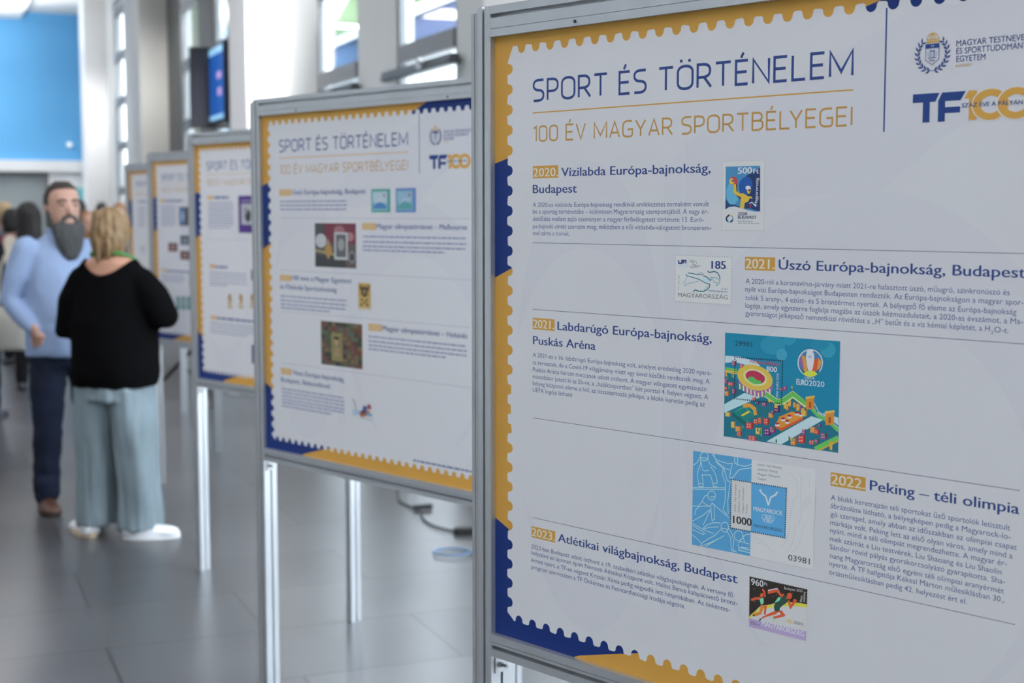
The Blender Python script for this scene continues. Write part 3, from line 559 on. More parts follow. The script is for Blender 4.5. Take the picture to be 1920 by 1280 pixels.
  ('P',(0.9,0.9,0.468),[(17.0,114.0),(18.3,114.0),(18.4,112.7),(17.0,112.7)]),
  ('P',(0.9,0.9,0.468),[(17.0,110.9),(18.4,110.9),(18.4,109.6),(17.1,109.6)]),
  ('P',(0.82,0.107,0.157),[(28.1,111.0),(32.4,110.5),(32.5,105.9),(28.2,106.3)]),
  ('P',(0.369,0.054,0.074),[(32.4,110.5),(33.8,112.0),(33.9,107.4),(32.5,105.9)]),
  ('P',(0.9,0.9,0.468),[(28.8,110.1),(29.7,110.1),(29.7,109.3),(28.8,109.3)]),
  ('P',(0.9,0.9,0.468),[(28.8,108.2),(29.7,108.3),(29.8,107.5),(28.8,107.4)]),
  ('P',(0.9,0.9,0.468),[(30.6,110.2),(31.5,110.2),(31.6,109.5),(30.6,109.4)]),
  ('P',(0.9,0.9,0.468),[(30.7,108.4),(31.6,108.4),(31.6,107.6),(30.7,107.6)]),
  ('P',(0.82,0.107,0.157),[(45.2,6.5),(58.0,7.2),(58.1,-0.5),(45.4,-1.2)]),
  ('P',(0.369,0.054,0.074),[(58.0,7.2),(62.2,9.1),(62.3,1.4),(58.1,-0.5)]),
  ('P',(0.9,0.9,0.468),[(47.3,5.2),(50.0,5.5),(50.1,4.1),(47.3,3.9)]),
  ('P',(0.9,0.9,0.468),[(47.4,2.1),(50.1,2.4),(50.1,1.1),(47.4,0.8)]),
  ('P',(0.9,0.9,0.468),[(52.8,5.8),(55.5,6.1),(55.5,4.8),(52.8,4.5)]),
  ('P',(0.9,0.9,0.468),[(52.8,2.8),(55.5,3.0),(55.6,1.7),(52.8,1.4)]),
  ('P',(0.435,0.079,0.315),[(-0.5,87.6),(3.9,87.2),(4.1,79.4),(-0.3,79.8)]),
  ('P',(0.201,0.041,0.146),[(3.9,87.2),(5.4,88.8),(5.5,81.0),(4.1,79.4)]),
  ('P',(0.9,0.9,0.468),[(0.3,86.1),(1.2,86.1),(1.2,84.8),(0.3,84.8)]),
  ('P',(0.9,0.9,0.468),[(0.3,83.0),(1.2,83.0),(1.3,81.7),(0.3,81.7)]),
  ('P',(0.9,0.9,0.468),[(2.1,86.3),(3.1,86.3),(3.1,85.0),(2.2,85.0)]),
  ('P',(0.9,0.9,0.468),[(2.2,83.2),(3.1,83.2),(3.1,81.9),(2.2,81.9)]),
  ('P',(0.9,0.067,0.069),[(24.2,9.6),(31.4,9.6),(31.5,3.4),(24.3,3.4)]),
  ('P',(0.421,0.034,0.036),[(31.4,9.6),(33.7,11.3),(33.8,5.1),(31.5,3.4)]),
  ('P',(0.9,0.9,0.468),[(25.3,8.5),(26.9,8.6),(26.9,7.5),(25.3,7.4)]),
  ('P',(0.9,0.9,0.468),[(25.4,6.0),(26.9,6.1),(26.9,5.0),(25.4,4.9)]),
  ('P',(0.9,0.9,0.468),[(28.4,8.8),(29.9,8.9),(30.0,7.9),(28.4,7.8)]),
  ('P',(0.9,0.9,0.468),[(28.4,6.3),(30.0,6.4),(30.0,5.4),(28.5,5.3)]),
  ('P',(0.175,0.046,0.239),[(56.6,58.4),(62.2,58.2),(62.3,54.2),(56.6,54.4)]),
  ('P',(0.084,0.024,0.114),[(62.2,58.2),(64.0,59.7),(64.1,55.7),(62.3,54.2)]),
  ('P',(0.9,0.9,0.468),[(57.5,57.7),(58.7,57.7),(58.7,57.1),(57.5,57.0)]),
  ('P',(0.9,0.9,0.468),[(57.5,56.1),(58.7,56.2),(58.7,55.5),(57.5,55.4)]),
  ('P',(0.9,0.9,0.468),[(59.9,57.9),(61.1,58.0),(61.1,57.3),(59.9,57.2)]),
  ('P',(0.9,0.9,0.468),[(59.9,56.3),(61.1,56.4),(61.1,55.7),(59.9,55.6)]),
  ('P',(0.435,0.079,0.315),[(68.7,57.9),(75.7,57.8),(75.8,52.6),(68.8,52.7)]),
  ('P',(0.201,0.041,0.146),[(75.7,57.8),(78.0,59.4),(78.1,54.2),(75.8,52.6)]),
  ('P',(0.9,0.9,0.468),[(69.9,56.9),(71.4,57.0),(71.4,56.2),(69.9,56.1)]),
  ('P',(0.9,0.9,0.468),[(69.9,54.9),(71.4,55.0),(71.4,54.1),(69.9,54.0)]),
  ('P',(0.9,0.9,0.468),[(72.8,57.2),(74.3,57.3),(74.3,56.4),(72.9,56.4)]),
  ('P',(0.9,0.9,0.468),[(72.9,55.2),(74.4,55.3),(74.4,54.4),(72.9,54.3)]),
  ('P',(0.82,0.107,0.157),[(50.8,64.3),(56.4,64.1),(56.5,59.5),(50.9,59.7)]),
  ('P',(0.369,0.054,0.074),[(56.4,64.1),(58.3,65.6),(58.4,61.0),(56.5,59.5)]),
  ('P',(0.9,0.9,0.468),[(51.7,63.5),(52.9,63.5),(52.9,62.7),(51.7,62.7)]),
  ('P',(0.9,0.9,0.468),[(51.7,61.6),(53.0,61.7),(53.0,60.9),(51.8,60.8)]),
  ('P',(0.9,0.9,0.468),[(54.1,63.7),(55.3,63.8),(55.3,63.0),(54.1,62.9)]),
  ('P',(0.9,0.9,0.468),[(54.2,61.8),(55.4,61.9),(55.4,61.1),(54.2,61.1)]),
  ('P',(0.9,0.616,0.117),[(137.0,53.5),(145.0,53.5),(145.2,45.2),(137.2,45.1)]),
  ('P',(0.548,0.284,0.057),[(145.0,53.5),(147.6,55.1),(147.8,46.8),(145.2,45.2)]),
  ('P',(0.9,0.9,0.468),[(138.4,51.9),(140.1,52.0),(140.1,50.6),(138.4,50.5)]),
  ('P',(0.9,0.9,0.468),[(138.4,48.6),(140.1,48.7),(140.2,47.2),(138.5,47.1)]),
  ('P',(0.9,0.9,0.468),[(141.8,52.3),(143.5,52.3),(143.5,50.9),(141.8,50.8)]),
  ('P',(0.9,0.9,0.468),[(141.8,48.9),(143.5,49.0),(143.6,47.6),(141.9,47.5)]),
  ('P',(0.175,0.046,0.239),[(166.4,36.7),(170.4,36.4),(170.5,32.0),(166.5,32.3)]),
  ('P',(0.084,0.024,0.114),[(170.4,36.4),(171.6,37.9),(171.7,33.4),(170.5,32.0)]),
  ('P',(0.9,0.9,0.468),[(167.1,35.9),(167.9,35.9),(167.9,35.2),(167.1,35.1)]),
  ('P',(0.9,0.9,0.468),[(167.1,34.1),(168.0,34.2),(168.0,33.4),(167.1,33.4)]),
  ('P',(0.9,0.9,0.468),[(168.7,36.1),(169.6,36.1),(169.6,35.4),(168.8,35.3)]),
  ('P',(0.9,0.9,0.468),[(168.8,34.3),(169.6,34.4),(169.6,33.6),(168.8,33.6)]),
  ('P',(0.11,0.46,0.157),[(55.2,37.5),(54.8,35.3),(53.7,34.3),(52.7,35.1),(52.2,37.2),(52.6,39.5),(53.6,40.5),(54.7,39.7)]),
  ('P',(0.038,0.273,0.123),[(61.8,5.5),(61.4,3.3),(60.4,2.3),(59.3,3.1),(58.8,5.2),(59.2,7.4),(60.3,8.4),(61.4,7.7)]),
  ('P',(0.038,0.273,0.123),[(162.6,9.0),(162.3,6.8),(161.3,5.8),(160.3,6.6),(159.8,8.6),(160.2,10.8),(161.2,11.8),(162.2,11.0)]),
  ('P',(0.038,0.273,0.123),[(64.0,16.7),(63.6,14.4),(62.5,13.4),(61.4,14.2),(61.0,16.3),(61.4,18.5),(62.4,19.6),(63.5,18.8)]),
  ('P',(0.038,0.273,0.123),[(67.8,14.0),(67.4,11.8),(66.4,10.8),(65.3,11.5),(64.9,13.7),(65.2,15.9),(66.3,16.9),(67.4,16.1)]),
  ('P',(0.11,0.46,0.157),[(44.8,29.1),(44.4,26.9),(43.4,25.9),(42.3,26.7),(41.8,28.8),(42.2,31.0),(43.2,32.1),(44.3,31.3)]),
  ('P',(0.038,0.273,0.123),[(63.0,28.3),(62.6,26.1),(61.6,25.1),(60.5,25.9),(60.0,28.0),(60.4,30.2),(61.4,31.2),(62.5,30.4)]),
  ('P',(0.038,0.273,0.123),[(52.1,36.9),(51.7,34.7),(50.7,33.7),(49.6,34.5),(49.1,36.6),(49.5,38.8),(50.6,39.8),(51.7,39.0)]),
  ('P',(0.038,0.273,0.123),[(96.9,4.3),(96.6,2.1),(95.5,1.1),(94.5,1.8),(94.0,3.9),(94.4,6.1),(95.4,7.1),(96.5,6.4)]),
  ('P',(0.038,0.273,0.123),[(107.2,20.5),(106.8,18.3),(105.8,17.3),(104.8,18.1),(104.3,20.2),(104.7,22.4),(105.7,23.4),(106.7,22.6)]),
  ('P',(0.038,0.273,0.123),[(179.5,23.1),(179.1,21.0),(178.2,20.0),(177.2,20.8),(176.7,22.8),(177.1,25.0),(178.0,25.9),(179.0,25.2)]),
  ('P',(0.038,0.273,0.123),[(91.5,22.8),(91.1,20.6),(90.1,19.6),(89.0,20.3),(88.5,22.4),(88.9,24.6),(90.0,25.6),(91.0,24.9)]),
  ('P',(0.11,0.46,0.157),[(70.2,10.6),(69.8,8.4),(68.8,7.4),(67.7,8.2),(67.2,10.3),(67.6,12.5),(68.6,13.5),(69.7,12.8)]),
  ('P',(0.038,0.273,0.123),[(119.3,11.2),(118.9,9.0),(117.9,8.0),(116.9,8.7),(116.4,10.8),(116.8,13.0),(117.8,14.0),(118.8,13.2)]),
  ('P',(0.11,0.46,0.157),[(30.9,5.0),(30.4,2.7),(29.4,1.7),(28.3,2.5),(27.8,4.6),(28.2,6.9),(29.3,7.9),(30.4,7.1)]),
  ('P',(0.038,0.273,0.123),[(63.2,47.9),(62.8,45.7),(61.7,44.7),(60.6,45.5),(60.2,47.6),(60.6,49.8),(61.6,50.8),(62.7,50.0)]),
  ('P',(0.038,0.273,0.123),[(76.0,45.5),(75.6,43.3),(74.5,42.3),(73.5,43.1),(73.0,45.2),(73.4,47.5),(74.4,48.5),(75.5,47.7)]),
  ('P',(0.038,0.273,0.123),[(69.6,34.4),(69.2,32.2),(68.1,31.2),(67.1,32.0),(66.6,34.1),(67.0,36.3),(68.0,37.3),(69.1,36.6)]),
  ('P',(0.11,0.46,0.157),[(36.7,18.3),(36.3,16.1),(35.2,15.0),(34.1,15.8),(33.7,18.0),(34.1,20.2),(35.1,21.3),(36.2,20.5)]),
  ('P',(0.038,0.273,0.123),[(170.4,12.5),(170.0,10.3),(169.1,9.3),(168.1,10.1),(167.6,12.1),(168.0,14.3),(168.9,15.3),(169.9,14.5)]),
  ('P',(0.11,0.46,0.157),[(125.9,9.9),(125.5,7.8),(124.5,6.8),(123.5,7.5),(123.0,9.6),(123.4,11.8),(124.4,12.8),(125.5,12.0)]),
  ('P',(0.038,0.273,0.123),[(63.6,37.6),(63.2,35.4),(62.1,34.4),(61.0,35.2),(60.6,37.3),(61.0,39.5),(62.0,40.5),(63.1,39.7)]),
  ('P',(0.081,0.391,0.157),[(15.7,92.9),(15.3,90.2),(14.1,89.0),(12.8,90.0),(12.3,92.6),(12.7,95.3),(13.9,96.5),(15.2,95.5)]),
  ('P',(0.081,0.391,0.157),[(7.1,89.1),(6.6,86.4),(5.4,85.2),(4.2,86.2),(3.6,88.8),(4.1,91.5),(5.3,92.7),(6.5,91.7)]),
  ('P',(0.081,0.391,0.157),[(10.2,75.3),(9.8,72.6),(8.6,71.4),(7.3,72.4),(6.8,75.0),(7.2,77.7),(8.4,78.9),(9.7,77.9)]),
  ('P',(0.081,0.391,0.157),[(34.3,75.9),(33.8,73.2),(32.6,72.0),(31.4,73.0),(30.8,75.6),(31.3,78.3),(32.5,79.5),(33.7,78.5)]),
  ('P',(0.019,0.284,0.249),[(15.3,38.3),(36.8,51.4),(59.7,39.8),(40.1,26.1)]),
  ('P',(0.014,0.171,0.164),[(15.3,38.3),(40.1,26.1),(40.2,19.9),(15.5,32.1)]),
  ('S',(0.081,0.46,0.343),1.1,[(20.7,39.5),(36.9,48.3),(53.1,39.4)],0),
  ('S',(0.9,0.46,0.074),6,[(34.9,49.6),(47.3,51.6),(55.8,47.1),(57.9,38.0)],0),
  ('P',(0.9,0.705,0.069),[(31.4,35.3),(45.5,43.7),(48.4,41.7),(34.3,33.7)]),
  ('P',(0.9,0.378,0.053),[(92.5,25.7),(100.4,40.2),(121.0,49.9),(140.7,48.9),(140.9,39.9),(103.6,19.7)]),
  ('P',(0.882,0.148,0.042),[(92.5,24.1),(103.6,19.7),(140.9,39.9),(140.8,43.7),(103.5,23.8),(93.4,28.0)]),
  ('P',(0.9,0.9,0.9),[(101.0,28.1),(100.8,27.4),(100.1,26.6),(99.1,26.1),(97.8,25.7),(96.4,25.5),(95.1,25.6),(94.0,26.0),(93.3,26.5),(93.0,27.2),(93.2,28.0),(93.9,28.7),(95.0,29.3),(96.3,29.7),(97.7,29.8),(99.0,29.7),(100.1,29.4),(100.8,28.8)]),
  ('P',(0.548,0.037,0.033),[(100.6,30.2),(100.4,29.7),(99.8,29.1),(98.8,28.7),(97.7,28.4),(96.4,28.2),(95.2,28.3),(94.2,28.5),(93.6,28.9),(93.3,29.4),(93.5,29.9),(94.2,30.5),(95.1,30.9),(96.3,31.2),(97.6,31.4),(98.8,31.3),(99.8,31.1),(100.4,30.7)]),
  ('P',(0.9,0.9,0.9),[(110.9,36.7),(110.6,36.0),(110.0,35.3),(108.9,34.7),(107.6,34.3),(106.2,34.2),(104.9,34.3),(103.8,34.6),(103.1,35.2),(102.9,35.9),(103.1,36.6),(103.8,37.4),(104.8,37.9),(106.1,38.3),(107.5,38.5),(108.8,38.4),(109.9,38.0),(110.6,37.4)]),
  ('P',(0.548,0.037,0.033),[(110.5,38.8),(110.2,38.3),(109.6,37.8),(108.7,37.3),(107.5,37.0),(106.2,36.9),(105.0,36.9),(104.1,37.2),(103.4,37.6),(103.2,38.1),(103.4,38.6),(104.0,39.1),(105.0,39.6),(106.2,39.9),(107.4,40.0),(108.6,39.9),(109.6,39.7),(110.2,39.3)]),
  ('P',(0.9,0.9,0.9),[(121.6,41.6),(121.4,40.9),(120.7,40.2),(119.6,39.6),(118.4,39.2),(117.0,39.1),(115.7,39.2),(114.6,39.6),(113.9,40.1),(113.7,40.8),(113.9,41.6),(114.6,42.3),(115.6,42.9),(116.9,43.2),(118.3,43.4),(119.6,43.3),(120.6,42.9),(121.3,42.3)]),
  ('P',(0.548,0.037,0.033),[(121.2,43.7),(121.0,43.2),(120.4,42.7),(119.4,42.2),(118.2,41.9),(117.0,41.8),(115.8,41.9),(114.8,42.1),(114.2,42.5),(114.0,43.0),(114.2,43.5),(114.8,44.0),(115.8,44.5),(116.9,44.8),(118.2,44.9),(119.4,44.8),(120.3,44.6),(120.9,44.2)]),
  ('P',(0.9,0.9,0.9),[(134.0,47.4),(133.8,46.7),(133.1,46.0),(132.1,45.4),(130.8,45.0),(129.4,44.9),(128.1,45.0),(127.1,45.4),(126.4,45.9),(126.1,46.6),(126.4,47.4),(127.0,48.1),(128.1,48.7),(129.3,49.0),(130.7,49.2),(132.0,49.1),(133.0,48.7),(133.7,48.1)]),
  ('P',(0.548,0.037,0.033),[(133.6,49.5),(133.4,49.0),(132.8,48.5),(131.8,48.0),(130.7,47.7),(129.4,47.6),(128.3,47.7),(127.3,47.9),(126.7,48.3),(126.4,48.8),(126.7,49.3),(127.3,49.8),(128.2,50.3),(129.4,50.6),(130.6,50.7),(131.8,50.6),(132.7,50.4),(133.4,50.0)]),
  ('P',(0.9,0.9,0.9),[(118.1,33.7),(117.9,33.0),(117.3,32.3),(116.2,31.7),(114.9,31.3),(113.5,31.2),(112.2,31.3),(111.2,31.6),(110.5,32.2),(110.2,32.9),(110.4,33.6),(111.1,34.4),(112.2,34.9),(113.5,35.3),(114.8,35.5),(116.1,35.4),(117.2,35.0),(117.9,34.4)]),
  ('P',(0.548,0.037,0.033),[(117.7,35.8),(117.5,35.3),(116.9,34.8),(116.0,34.3),(114.8,34.0),(113.5,33.9),(112.4,33.9),(111.4,34.2),(110.8,34.6),(110.5,35.0),(110.7,35.6),(111.4,36.1),(112.3,36.5),(113.5,36.9),(114.7,37.0),(115.9,36.9),(116.9,36.7),(117.5,36.3)]),
  ('P',(0.9,0.9,0.9),[(141.1,46.7),(140.9,45.9),(140.2,45.3),(139.2,44.7),(137.9,44.3),(136.6,44.2),(135.3,44.3),(134.2,44.6),(133.6,45.2),(133.3,45.9),(133.5,46.6),(134.2,47.3),(135.2,47.9),(136.5,48.3),(137.8,48.4),(139.1,48.3),(140.2,47.9),(140.8,47.4)]),
  ('P',(0.548,0.037,0.033),[(140.7,48.7),(140.5,48.2),(139.9,47.7),(139.0,47.3),(137.8,47.0),(136.6,46.8),(135.4,46.9),(134.5,47.1),(133.8,47.5),(133.6,48.0),(133.8,48.5),(134.4,49.1),(135.4,49.5),(136.5,49.8),(137.7,49.9),(138.9,49.8),(139.9,49.6),(140.5,49.2)]),
  ('P',(0.9,0.583,0.084),[(79.8,68.6),(85.0,68.4),(85.2,58.4),(80.0,58.5)]),
  ('P',(0.9,0.583,0.084),[(91.0,62.8),(96.1,62.7),(96.3,52.7),(91.2,52.8)]),
  ('P',(0.9,0.583,0.084),[(107.4,62.8),(112.5,62.7),(112.7,52.8),(107.6,52.9)]),
  ('P',(0.9,0.583,0.084),[(114.6,67.3),(119.6,67.2),(119.8,57.3),(114.8,57.4)]),
  ('P',(0.9,0.583,0.084),[(129.0,61.9),(134.0,61.8),(134.2,52.0),(129.2,52.1)]),
  ('P',(0.9,0.583,0.084),[(138.0,56.8),(143.0,56.7),(143.2,46.9),(138.3,47.0)]),
  ('S',(0.9,0.9,0.403),9,[(75.0,71.2),(95.4,60.9),(105.4,62.7),(122.7,74.8),(146.6,61.4)],0),
  ('S',(0.175,0.686,0.136),6.5,[(75.0,71.2),(95.4,61.4),(105.4,63.3),(122.7,75.4),(146.6,62.9)],0),
  ('S',(0.9,0.9,0.9),1.2,[(157.1,62.5),(162.6,53.4),(180.9,45.7)],0),
  ('S',(0.175,0.686,0.136),5,[(155.5,57.1),(165.3,49.2),(179.3,44.0)],0),
  ('S',(0.9,0.9,0.9),1.2,[(159.7,65.7),(166.9,53.8),(179.1,49.2)],0),
  ('S',(0.175,0.686,0.136),5,[(188.0,39.1),(200.1,30.8)],0),
  ('S',(0.9,0.9,0.9),1,[(190.5,41.5),(200.0,34.5)],0),
  ('P',(0.9,0.341,0.045),[(145.8,73.1),(159.1,75.9),(159.5,57.5),(146.2,55.3)]),
  ('P',(0.9,0.616,0.123),[(144.8,73.3),(160.1,76.5),(160.2,73.3),(144.8,70.0)]),
  ('P',(0.548,0.107,0.033),[(150.5,66.4),(154.4,67.1),(154.6,58.5),(150.7,57.8)]),
  ('P',(0.9,0.341,0.045),[(178.5,55.6),(192.5,58.5),(192.9,38.9),(178.9,36.5)]),
  ('P',(0.9,0.616,0.123),[(177.4,55.8),(193.5,59.2),(193.6,55.9),(177.5,52.5)]),
  ('P',(0.548,0.107,0.033),[(183.6,48.3),(187.4,49.0),(187.6,40.5),(183.8,39.8)]),
  ('S',(0.9,0.535,0.069),5.5,[(162.1,-2.4),(200.1,18.4)],0),
  ('S',(0.175,0.686,0.136),6.5,[(162.0,0.5),(200.0,21.3)],0),
  ('P',(0.9,0.535,0.069),[(185.2,12.9),(191.1,15.9),(190.6,1.8),(186.8,2.8)]),
  ('S',(0.338,0.329,0.094),0.5,[(122.3,75.5),(122.0,86.8)],0),
  ('P',(0.9,0.8,0.069),[(122.0,86.8),(119.4,85.0),(122.1,83.0)]),
  ('D',(0.016,0.028,0.049),1.25,(22,19),[(18.7,120.6),(104.2,121.4),(103.7,59.2),(19.4,58.7)]),
  ('T',(0.021,0.079,0.123),7.2,'29981',(18.4,137.8),(49.4,137.6),0.5),
  ('T',(0.722,0.056,0.1),4.4,'MAGYARORSZÁG',(46.1,113.9),(98.4,113.7),1),
  ('T',(0.9,0.9,0.9),7.5,'800',(76.5,104.1),(94.5,104.3),1),
  ('T',(0.9,0.9,0.9),3.6,'UEFA EURO 2020',(97.5,66.4),(97.9,102.5),0),
  ('P',(0.9,0.9,0.9),[(172.6,123.9),(172.1,119.6),(170.7,115.3),(168.2,111.5),(165.0,108.1),(161.0,105.5),(156.6,103.7),(151.8,102.8),(147.1,102.9),(142.5,103.9),(138.4,105.9),(134.9,108.8),(132.2,112.3),(130.5,116.3),(129.9,120.6),(130.3,125.0),(131.8,129.3),(134.3,133.2),(137.7,136.6),(141.7,139.2),(146.2,140.9),(150.9,141.8),(155.7,141.6),(160.2,140.5),(164.3,138.5),(167.7,135.6),(170.3,132.1),(171.9,128.2)]),
  ('P',(0.081,0.273,0.54),[(170.8,123.8),(170.4,119.7),(169.1,115.9),(166.9,112.3),(163.9,109.2),(160.2,106.7),(156.1,105.1),(151.8,104.2),(147.4,104.3),(143.2,105.3),(139.4,107.2),(136.2,109.8),(133.8,113.0),(132.2,116.8),(131.7,120.8),(132.1,124.8),(133.5,128.8),(135.7,132.4),(138.8,135.5),(142.5,137.9),(146.6,139.5),(151.0,140.3),(155.3,140.1),(159.5,139.1),(163.2,137.2),(166.4,134.6),(168.7,131.4),(170.3,127.7)]),
  ('P',(0.9,0.391,0.069),[(136.2,132.7),(143.3,130.3),(147.3,109.8),(139.4,107.7)]),
  ('P',(0.338,0.179,0.468),[(132.8,125.0),(137.1,129.8),(141.1,112.3),(135.7,114.8)]),
  ('P',(0.9,0.141,0.049),[(156.5,126.8),(165.1,130.4),(163.0,112.6),(154.3,108.9)]),
  ('P',(0.9,0.46,0.094),[(165.1,130.4),(170.1,124.9),(167.2,114.4),(163.0,112.6)]),
  ('P',(0.038,0.223,0.288),[(133.0,114.6),(139.3,112.1),(146.5,105.3),(139.4,106.2)]),
  ('P',(0.023,0.223,0.343),[(168.9,117.4),(163.8,112.6),(158.7,106.3),(165.7,108.3)]),
  ('P',(0.9,0.9,0.9),[(144.9,136.0),(157.2,136.9),(158.2,129.9),(156.7,118.0),(154.3,110.4),(154.4,105.9),(149.1,105.5),(149.0,109.9),(146.2,117.1),(144.2,128.8)]),
  ('P',(0.9,0.9,0.9),[(156.3,138.6),(155.9,137.7),(155.0,136.8),(153.5,136.1),(151.7,135.6),(149.8,135.5),(147.9,135.7),(146.4,136.2),(145.4,136.9),(145.1,137.8),(145.4,138.7),(146.3,139.6),(147.8,140.3),(149.6,140.7),(151.6,140.9),(153.4,140.7),(154.9,140.2),(155.9,139.5)]),
  ('P',(0.548,0.66,0.745),[(154.0,131.0),(153.8,130.3),(153.3,129.7),(152.5,129.1),(151.4,128.8),(150.3,128.7),(149.3,128.9),(148.5,129.3),(147.9,129.9),(147.7,130.6),(147.9,131.3),(148.4,132.0),(149.2,132.5),(150.3,132.8),(151.3,132.9),(152.4,132.7),(153.2,132.3),(153.8,131.7)]),
  ('P',(0.82,0.9,0.094),[(139.4,105.4),(144.6,109.6),(151.6,111.3),(159.5,110.8),(163.9,107.0),(158.8,103.9),(151.8,102.2),(144.8,102.8)]),
  ('T',(0.9,0.9,0.9),3.6,'UEFA',(142.8,98.7),(159.3,99.0),0.5),
  ('T',(0.9,0.9,0.9),8,'EURO',(128.8,89.5),(148.6,89.7),1),
  ('T',(0.9,0.9,0.9),7.5,'2020',(149.7,89.7),(175.6,90.1),0),
 ],
 'winter': [
  ('P',(0.861,0.871,0.838),[(0.2,145.2),(222.9,145.6),(222.0,0.5),(-0.3,-0.6)]),
  ('P',(0.13,0.467,0.791),[(0.2,145.2),(110.6,145.9),(110.5,0.8),(-0.3,-0.6)]),
  ('S',(0.632,0.633,0.601),0.5,[(222.9,145.6),(222.0,0.5),(110.5,0.3)],0),
  ('S',(0.632,0.9,0.9),1.2,[(0.5,122.7),(8.0,127.7),(14.3,137.4)],0),
  ('S',(0.632,0.9,0.9),1.2,[(10.2,116.4),(14.5,125.3),(15.1,136.7)],0),
  ('S',(0.632,0.9,0.9),1.2,[(29.5,140.1),(29.0,137.4),(27.4,135.1),(24.9,133.3),(22.0,132.4),(19.1,132.5),(16.6,133.7),(14.9,135.7),(14.3,138.2),(14.8,140.8),(16.5,143.2),(18.9,144.9),(21.8,145.8),(24.8,145.7),(27.2,144.5),(28.9,142.5)],1),
  ('S',(0.632,0.9,0.9),1.2,[(15.9,136.8),(29.0,137.1)],0),
  ('S',(0.632,0.9,0.9),1.2,[(29.0,136.8),(32.5,129.3),(45.1,123.8)],0),
  ('S',(0.632,0.9,0.9),1.2,[(10.2,116.4),(9.3,105.4),(12.1,96.1),(20.6,96.9),(18.3,110.6),(34.0,112.2),(39.6,99.6),(47.5,101.8),(45.3,111.9),(40.2,119.9),(34.2,125.5)],0),
  ('S',(0.632,0.9,0.9),1.2,[(11.5,95.7),(12.6,91.3),(20.6,92.5),(20.6,96.9)],0),
  ('S',(0.632,0.9,0.9),1.2,[(39.0,99.5),(40.2,95.2),(47.8,96.6)],0),
  ('S',(0.632,0.9,0.9),1.2,[(-0.2,88.2),(62.7,96.5)],0),
  ('S',(0.632,0.9,0.9),1.2,[(-0.2,86.0),(62.4,93.9)],0),
  ('S',(0.632,0.9,0.9),1.2,[(18.2,118.6),(23.3,116.9),(31.3,119.2)],0),
  ('S',(0.632,0.9,0.9),1.2,[(16.0,130.4),(18.2,120.2)],0),
  ('S',(0.632,0.9,0.9),1.2,[(36.8,145.0),(45.9,136.6),(67.6,133.8),(75.3,135.6)],0),
  ('S',(0.632,0.9,0.9),1.2,[(39.8,145.3),(46.0,132.6),(59.9,124.9),(66.1,108.4),(73.9,106.3)],0),
  ('S',(0.632,0.9,0.9),1.2,[(79.0,144.7),(79.2,136.9),(85.0,134.5),(84.8,145.4)],0),
  ('S',(0.632,0.9,0.9),1.2,[(85.0,134.5),(98.5,133.9),(110.4,138.5)],0),
  ('S',(0.632,0.9,0.9),1.2,[(75.3,135.6),(72.6,125.0),(70.8,113.7),(75.7,112.8),(87.1,126.9),(98.5,130.8),(110.5,133.1)],0),
  ('S',(0.632,0.9,0.9),1.2,[(57.9,126.2),(57.1,115.0),(63.2,104.8),(62.7,76.2),(59.0,62.9),(67.0,56.2)],0),
  ('S',(0.632,0.9,0.9),1.2,[(71.9,106.8),(67.6,76.9),(68.9,58.1)],0),
  ('S',(0.632,0.9,0.9),1.2,[(46.0,134.2),(61.8,126.0),(70.7,124.8)],0),
  ('S',(0.632,0.9,0.9),1.2,[(44.4,82.3),(43.9,79.5),(42.3,77.0),(39.9,75.1),(37.0,74.1),(34.1,74.3),(31.6,75.4),(29.9,77.5),(29.3,80.1),(29.8,82.8),(31.4,85.4),(33.9,87.2),(36.8,88.2),(39.7,88.1),(42.1,86.9),(43.8,84.9)],1),
  ('S',(0.632,0.9,0.9),1.2,[(33.3,78.2),(42.9,80.4)],0),
  ('S',(0.632,0.9,0.9),1.2,[(13.0,62.4),(18.0,67.9),(23.9,78.5),(29.9,80.9)],0),
  ('S',(0.632,0.9,0.9),1.2,[(0.2,59.6),(34.2,64.3),(37.2,59.6)],0),
  ('S',(0.632,0.9,0.9),1.2,[(18.0,69.6),(27.1,65.3),(35.2,64.1),(38.1,70.1),(42.1,66.8),(43.4,45.4),(38.5,43.0),(36.2,59.5)],0),
  ('S',(0.632,0.9,0.9),1.2,[(5.1,46.6),(7.0,55.0),(14.1,60.9)],0),
  ('S',(0.632,0.9,0.9),1.2,[(0.6,36.1),(19.3,47.2),(34.2,59.2)],0),
  ('S',(0.632,0.9,0.9),1.2,[(35.2,58.5),(21.6,33.0)],0),
  ('S',(0.632,0.9,0.9),1.2,[(39.1,69.5),(70.9,52.1)],0),
  ('S',(0.632,0.9,0.9),1.2,[(0.6,32.9),(22.7,26.0),(41.8,23.5)],0),
  ('S',(0.632,0.9,0.9),1.2,[(0.6,29.7),(19.7,23.0),(24.8,20.7),(21.8,18.5),(0.7,23.2)],0),
  ('S',(0.632,0.9,0.9),1.2,[(21.6,28.2),(29.6,35.1),(41.5,40.3),(55.4,41.7)],0),
  ('S',(0.632,0.9,0.9),1.2,[(22.7,27.6),(33.7,31.8),(51.5,35.5)],0),
  ('S',(0.632,0.9,0.9),1.2,[(70.0,38.0),(69.5,35.0),(68.0,32.3),(65.8,30.3),(63.1,29.2),(60.4,29.4),(58.1,30.6),(56.5,32.9),(55.9,35.7),(56.4,38.7),(57.9,41.4),(60.1,43.5),(62.8,44.5),(65.5,44.3),(67.9,43.0),(69.4,40.8)],1),
  ('S',(0.632,0.9,0.9),1.2,[(57.5,34.1),(69.3,34.4)],0),
  ('S',(0.632,0.9,0.9),1.2,[(70.2,36.9),(77.2,27.8),(80.3,18.8),(78.6,5.8),(86.4,2.4)],0),
